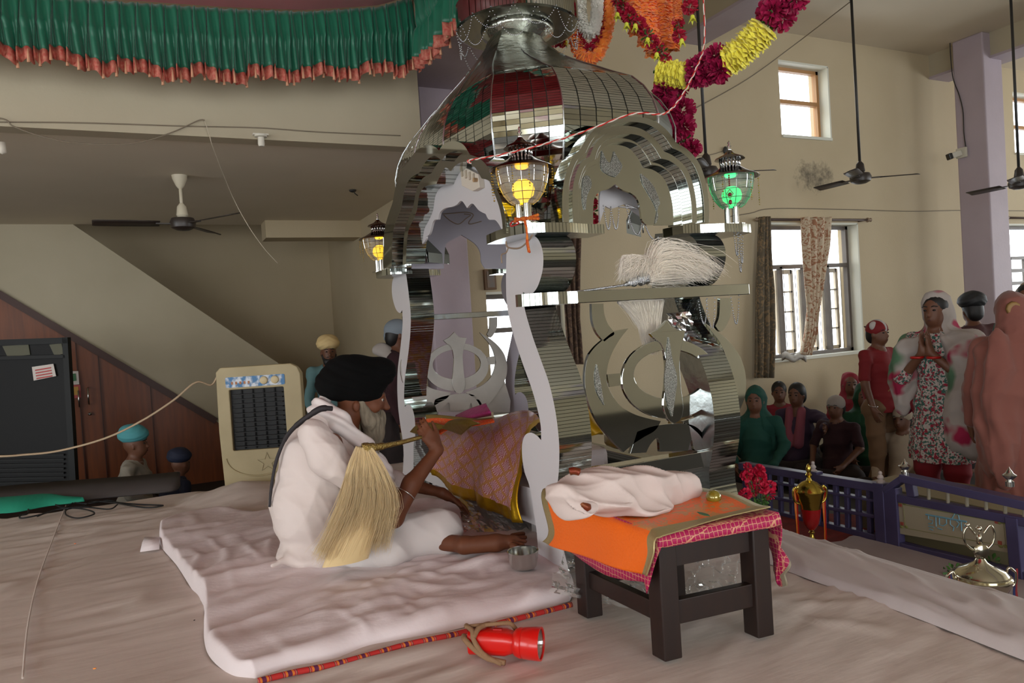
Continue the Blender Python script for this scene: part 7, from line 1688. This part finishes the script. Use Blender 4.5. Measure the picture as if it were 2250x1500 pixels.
        if pose == 'stand' and hem < .85: T += [cap(J(0, 0, .95), J(0, 0, hem), .145*s*bw, (.155+loose)*s*bw, k=.05), cap(J(0, .06, .9), J(0.02, .08, hem), .12*s, (.12+loose)*s, k=.05), cap(J(0, -.06, .9), J(0.02, -.08, hem), .12*s, (.12+loose)*s, k=.05)]
        elif pose == 'sit': T += [cap(J(0, 0, .2), J(.1, 0, .14), .17*s*bw, .14*s, k=.05)]
        vf = vfolds(base, .0035*s, 13, int(px), 4.0)
        fo = (lambda P: ff_(P)*.7+vf(P)) if hem < .8 and pose == 'stand' else ff_
        ct = [ell(neck+hf*.03*s+z*.03*s, (.065*s, .065*s, .06*s))]
        if pose == 'stand': ct.append(('plane', J(0, 0, hem-(.05 if hem > .8 else 0)), (0, 0, -1)))
        if hem > .8 and pose == 'stand': T.append(cap(J(F_*.3, 0, 1.0), J(0, 0, .78), .145*s*bw, .150*s*bw, k=.05))
        sdf_mesh('shirt' if hem > .7 else 'tunic', T, h, m_t, t, fold=fo, cuts=ct, smooth_it=1)
    if low:
        Lg = []
        for i in (0, 1): Lg += [cap(HP[i], KN[i], .100*s, .080*s, k=.03), cap(KN[i], KN[i].lerp(AN[i], .92), .086*s, .066*s, k=.03)]
        Lg.append(cap(HP[0], HP[1], .10*s, .10*s, k=.04)); sdf_mesh('trousers', Lg, h*1.25, low, t, fold=folds(.012*s, [(10, 8, 14), (8, 10, 30)], int(px)+1), smooth_it=1)
    if head:
        kind, m_h = head
        if kind == 'turban':
            sdf_mesh('turban', [ell(E(-.02, 0, .098), (.122*s, .115*s, .080*s), rz_, k=.03), ell(E(.01, 0, .090), (.095*s, .105*s, .055*s), rz_, k=.03), ell(E(-.03, 0, .14), (.085*s, .085*s, .045*s), rz_, k=.03)], .009, m_h, t, fold=lambda P: .004*np.abs(np.sin(P[:, 2]*80+np.abs((P-np.array(hc))@np.array(hl))*45)), cuts=[ell(E(.12, 0, .0), (.06*s, .05*s, .065*s), rz_)])
        elif kind == 'patka':
            sdf_mesh('head_cloth', [ell(E(-.015, 0, .045), (.108*s, .09*s, .09*s), rz_, k=.02), ell(E(-.10, 0, .0), (.03*s, .03*s, .02*s), k=.02), cap(E(-.11, 0, -.01), E(-.13, .03, -.06), .014*s, .006*s, k=.01)], .009, m_h, t, cuts=[ell(E(.10, 0, -.045), (.10*s, .12*s, .075*s), rz_), ('plane', E(0, 0, -.035), (0, 0, -1))])
        elif kind == 'scarf':
            S = [ell(E(-.03, 0, .03), (.112*s, .096*s, .122*s), rz_, k=.03), cap(E(-.06, 0, -.04), J(F_*.8-.05, 0, sh-.02), .085*s, .11*s, k=.06), ell(J(F_*.8-.03, 0, sh-.07), (.13*s, .235*s, .12*s), rotm(0, 0, a), k=.07), ell(J(F_*.5-.05, 0, sh-.24), (.12*s, .24*s, .26*s), rotm(0, 0, a), k=.06)]
            if scarf == 'long': S += [ell(J(-.06, .10, sh-.5), (.11*s, .16*s, .42*s), rotm(0, 0, a), k=.08)]
            if extra: S += extra(J, rotm(0, 0, a))
            vf = vfolds(hc, vf_amp*s, 11, int(px)+3, 6.0)
            sdf_mesh('head_scarf', S, h, m_h, t, fold=lambda P: ff_(P)*.8+vf(P)*np.clip((hc.z-.05-P[:, 2])*8, .15, 1), cuts=[ell(E(.12, 0, -.015), (.115*s, .066*s, .105*s), rz_), cap(E(.12, 0, -.12), J(.22, 0, .4 if pose == 'sit' else 1.0), .085*s, .10*s)], smooth_it=1)
    return t, J, E, s
SK1 = m_skinb
c_teal = mat('teal_shirt', '#5f8284', .8); c_yt = mat('yellow_turban', '#d6ba84', .8); c_mar = mat('maroon_sweater', '#2e1218', .9); c_gb = mat('greyblue_cloth', '#7d8790', .8); c_ws = mat('grey_white_scarf', '#a39c96', .85)
c_red = mat('red_tshirt', '#750d14', .8); c_kh = mat('khaki_cloth', '#6d5138', .85); c_sal = mat('salmon_cloth', '#7a473c', .85, sheen=.2); c_drk = mat('dark_cloth', '#2a2222', .9); c_cyan = mat('cyan_turban', '#4f9aa0', .8); c_nav = mat('navy_turban', '#141a30', .8)
c_grey = mat('pale_grey_shirt', '#948d80', .85); c_grn = mat('green_shawl', '#0e3d22', .85); c_pur = mat('plum_shirt', '#3a2a3e', .9); c_pinks = mat('dusky_pink_scarf', '#8a4654', .85); c_cream = mat('cream_cloth', '#a1917d', .85); c_mag = mat('magenta_scarf', '#8e1a50', .85); c_turq = mat('turquoise_scarf', '#1c7f8c', .85); c_rs = mat('rose_red_scarf', '#84202e', .85); c_och = mat('ochre_shawl', '#8a6a3a', .85); c_dg = mat('teal_green_scarf', '#0b4136', .85)
c_flor = mblot('floral_print', '#b0a49e', '#8d1d33', '#2f5a50', 42, .53, .56); c_dup = mblot('dupatta_print', '#a59c96', '#4f7055', '#97163f', 3.2, .53, .62)
YC = -64.1    # facing the camera
to_cam = lambda px: math.degrees(math.atan2(-ray(px, 700).y, -ray(px, 700).x))
human('bearded man in pale yellow turban and teal shirt standing by the cooler', 722, 780, 7.0, 1.56, to_cam(722)+6, top=(c_teal, .86, 1.0, 0), low=c_drk, head=('turban', c_yt), beard=m_hair, hair=False, h=.012)
t, J, E, s_ = human('man in grey head cloth and maroon sweater bending behind the left pillar', 838, 740, 6.0, 1.70, -12, top=(c_mar, .86, 1.0, 0), low=c_drk, head=('patka', c_gb), lean=.10, h=.012, hair=True)
sdf_mesh('neck_scarf', [cap(J(-.04, 0, 1.46), J(.08, .10, 1.38), .045, .05, k=.03), cap(J(-.04, 0, 1.46), J(.08, -.10, 1.38), .045, .05, k=.03), cap(J(.08, -.10, 1.38), J(.19, -.10, 1.05), .05, .05, k=.03), cap(J(.0, -.02, 1.45), J(.18, 0.0, 1.36), .05, .04, k=.03)], .010, c_ws, t, fold=folds(.01, [(30, 10, 20)], 2))
human('man in pale cyan turban sitting in profile behind the grey mat', 285, 960, 6.4, 1.66, -15, 'sit', top=(c_grey, 1, 1.0, 0), low=c_drk, head=('turban', c_cyan), hair=False, lean=.02)
human('person in dark navy turban crouching beside the cyan turbaned man', 366, 1030, 6.1, 1.30, 30, 'sit', top=(c_nav, 1, 1.0, 0), low=c_drk, head=('turban', c_nav), hair=False, lean=.12)
# boy in red T-shirt
t, J, E, s_ = human('boy in red T-shirt, khaki trousers and red and white head cloth standing', 1926, 740, 6.0, 1.44, to_cam(1926)+52, top=(c_red, .86, .42, 0), low=c_kh, head=('patka', c_red), h=.011)
sdf_mesh('head_cloth_white', [ell(E(-.012, 0, .052), (.109*s_, .035*s_, .092*s_), rotm(0, 0, math.radians(to_cam(1926)+52)), k=.01), ell(E(.0, -.06, .08), (.05*s_, .03*s_, .045*s_), k=.01)], .008, mat('white_cotton', '#b3aca8', .85), t, cuts=[ell(E(.10, 0, -.045), (.10*s_, .12*s_, .07*s_)), ('plane', E(0, 0, -.0), (0, 0, -1))])
sdf_mesh('head_cloth_tail', [cap(E(-.08, 0, .05), E(-.17, .02, .075), .03*s_, .006*s_, k=.01)], .008, c_drk, t)
MB().tube([J(.125, -.03, 1.13+.05), J(.135, 0, 1.13+.06), J(.12, .03, 1.13+.05)], .004, 5).build('print_arc', mat('gold_print', '#8a6a3a', .6), t); MB().tube([J(.128, -.045, 1.02), J(.14, 0, 1.06), J(.13, .03, 1.12), J(.14, 0.01, 1.0), J(.13, -.03, .98)], .007, 5).build('print_figure', MATS['gold_print'], t)
c = J(.10, -.22, 1.40-.53+.03); MB().tube([c+Vector((.034*math.cos(2*PI*k/18), .034*math.sin(2*PI*k/18), .008*math.sin(2*PI*k/18))) for k in range(18)], .003, 5, closed=True).build('bangle', m_steel, t, smooth=True)
# praying woman
pr_arm = [((.10, .21, 1.10), (.17, .026, 1.29), 'pray'), ((.10, -.21, 1.10), (.17, -.026, 1.29), 'pray')]
t, J, E, s_ = human('woman in floral tunic and tie dyed scarf praying with joined hands behind the gate', 2058, 690, 4.9, 1.63, to_cam(2040)-26, top=(c_flor, .52, .62, .02), low=mat('crimson_trousers', '#7d1420', .85), head=('scarf', c_dup), arms=pr_arm, h=.010, turn=2, vf_amp=.0075, extra=lambda J, R_: [ell(J(.02, .21, 1.22), (.15, .13, .20), R_, k=.10), ell(J(.04, .24, 1.02), (.15, .13, .28), R_, k=.10), ell(J(.05, .23, .82), (.14, .14, .26), R_, k=.10), ell(J(.08, .14, .72), (.08, .14, .12), R_, k=.08), ell(J(.02, -.21, 1.20), (.13, .09, .20), R_, k=.08), ell(J(.02, -.24, 1.02), (.11, .06, .20), R_, k=.08)])
for sg in (1, -1):
    c = J(.185, sg*.055, 1.26); MB().tube([c+Vector((.036*math.cos(2*PI*k/16), .036*math.sin(2*PI*k/16), .0)) for k in range(16)], .009, 6, closed=True).build('bangles', m_torch2, t, smooth=True, label='dark red bangles')
t, J, E, s_ = human('woman in salmon pink suit and head scarf seen from behind at the right', 2222, 690, 4.28, 1.60, 48, top=(c_sal, .45, 1.0, .04), low=c_sal, head=('scarf', c_sal), h=.011, hair=False, scarf='long', build=1.02, vf_amp=.0065, extra=lambda J, R_: [ell(J(-.15, .13, 1.06), (.05, .085, .42), R_, k=.03), ell(J(-.15, .13, .74), (.045, .08, .24), R_, k=.03)])
MB().lathe(E(-.13, .02, .03), [(0.0, .0), (.03, .006), (.045, .0)], 10, tuple(-(E(1, 0, 0)-E(0, 0, 0)).normalized())).build('lace_flower', MATS['gold_print'] , t, smooth=True)
human('man in black cap standing behind the praying woman and the salmon scarf', 2138, 690, 6.4, 1.58, 60, top=(mat('checked_maroon', '#4a2a2a', .85), .86, 1.0, 0), low=c_drk, head=('turban', m_black), hair=True)
human('woman in cream and green scarf at the very right edge', 2262, 680, 5.4, 1.66, 190, top=(c_grn, .6, 1.0, .02), low=c_drk, head=('scarf', c_cream))
# people sitting on the floor of the hall
SIT = [('child in white head cloth and maroon shirt sitting and looking left', 1838, 895, 6.3, 1.45, 195, (c_mar, 1, .45, 0), ('patka', mat('white_patka', '#98908a', .85)), None),
 ('person in plum shirt with pink scarf and outstretched arm sitting below the tall window', 1752, 868, 6.0, 1.62, 200, (c_pur, 1, 1.0, 0), None, 'pink'),
 ('child in cream head cloth and shirt sitting beside the boy in red', 1985, 920, 5.6, 1.40, 190, (c_cream, 1, 1.0, 0), ('patka', c_cream), None),
 ('person wrapped in green shawl sitting behind the boy in red', 1900, 872, 6.8, 1.60, 225, (c_grn, 1, 1, 0), ('scarf', c_grn), None),
 ('woman in teal green scarf sitting just right of the stand', 1660, 880, 6.2, 1.66, 215, (c_dg, 1, 1, 0), ('scarf', c_dg), None),
 ('woman in rose red scarf sitting left of the green shawl', 1868, 845, 7.6, 1.62, 230, (c_rs, 1, 1, 0), ('scarf', c_rs), None),
 ('woman in ochre shawl sitting between the boy and the praying woman', 1960, 860, 7.4, 1.62, 235, (c_och, 1, 1, 0), ('scarf', c_och), None),
 ('woman in turquoise scarf sitting behind the praying woman', 2008, 838, 7.8, 1.66, 230, (c_turq, 1, 1, 0), ('scarf', c_turq), None),
 ('woman in magenta scarf sitting, seen through the ring of the emblem', 1428, 850, 6.6, 1.60, 240, (c_pur, 1, 1, 0), ('scarf', c_mag), None),
 ('woman in dusky pink scarf sitting, seen left of the emblem ring', 1352, 868, 6.4, 1.60, 250, (c_mag, 1, 1, 0), ('scarf', c_pinks), None),
 ('person in bright green scarf seen behind the nearest pillar', 1276, 818, 7.0, 1.72, 240, (c_grn, 1, 1, 0), ('scarf', mat('leaf_green_scarf', '#1f6b35', .85)), None),
 ('child sitting far back, seen through the right half of the emblem', 1545, 850, 7.2, 1.50, 240, (c_drk, 1, 1, 0), None, None),
 ('dark haired child sitting behind the plum shirted person', 1712, 862, 7.6, 1.55, 225, (c_rs, 1, 1, 0), None, None),
 ('woman in grey brown shawl sitting against the window wall', 1932, 828, 8.4, 1.70, 240, (c_drk, 1, 1, 0), ('scarf', c_cream), None)]
for lab, px, py, Z, H, yw, tp, hd_, ex_ in SIT:
    zc = .77*H/1.7; p = onz(px, py, FLZ+zc); dd = (p-C0).dot(FW)
    t, J, E, s_ = human(lab, px, py, Z, H, yw, 'sit', top=tp, low=c_drk, head=hd_, h=.014, loc=p, hair=(hd_ is None or hd_[0] != 'scarf'), arms=[((.10, .30, .52), (.30, .38, .50)), ((.05, -.25, .36), (.28, -.16, .20))] if ex_ else None)
    if ex_: sdf_mesh('scarf_fall', [cap(J(.06, .06, .62), J(.16, .05, .3), .04, .05, k=.02), cap(J(.06, -.06, .62), J(.16, -.05, .3), .04, .05, k=.02)], .012, c_pinks, t)
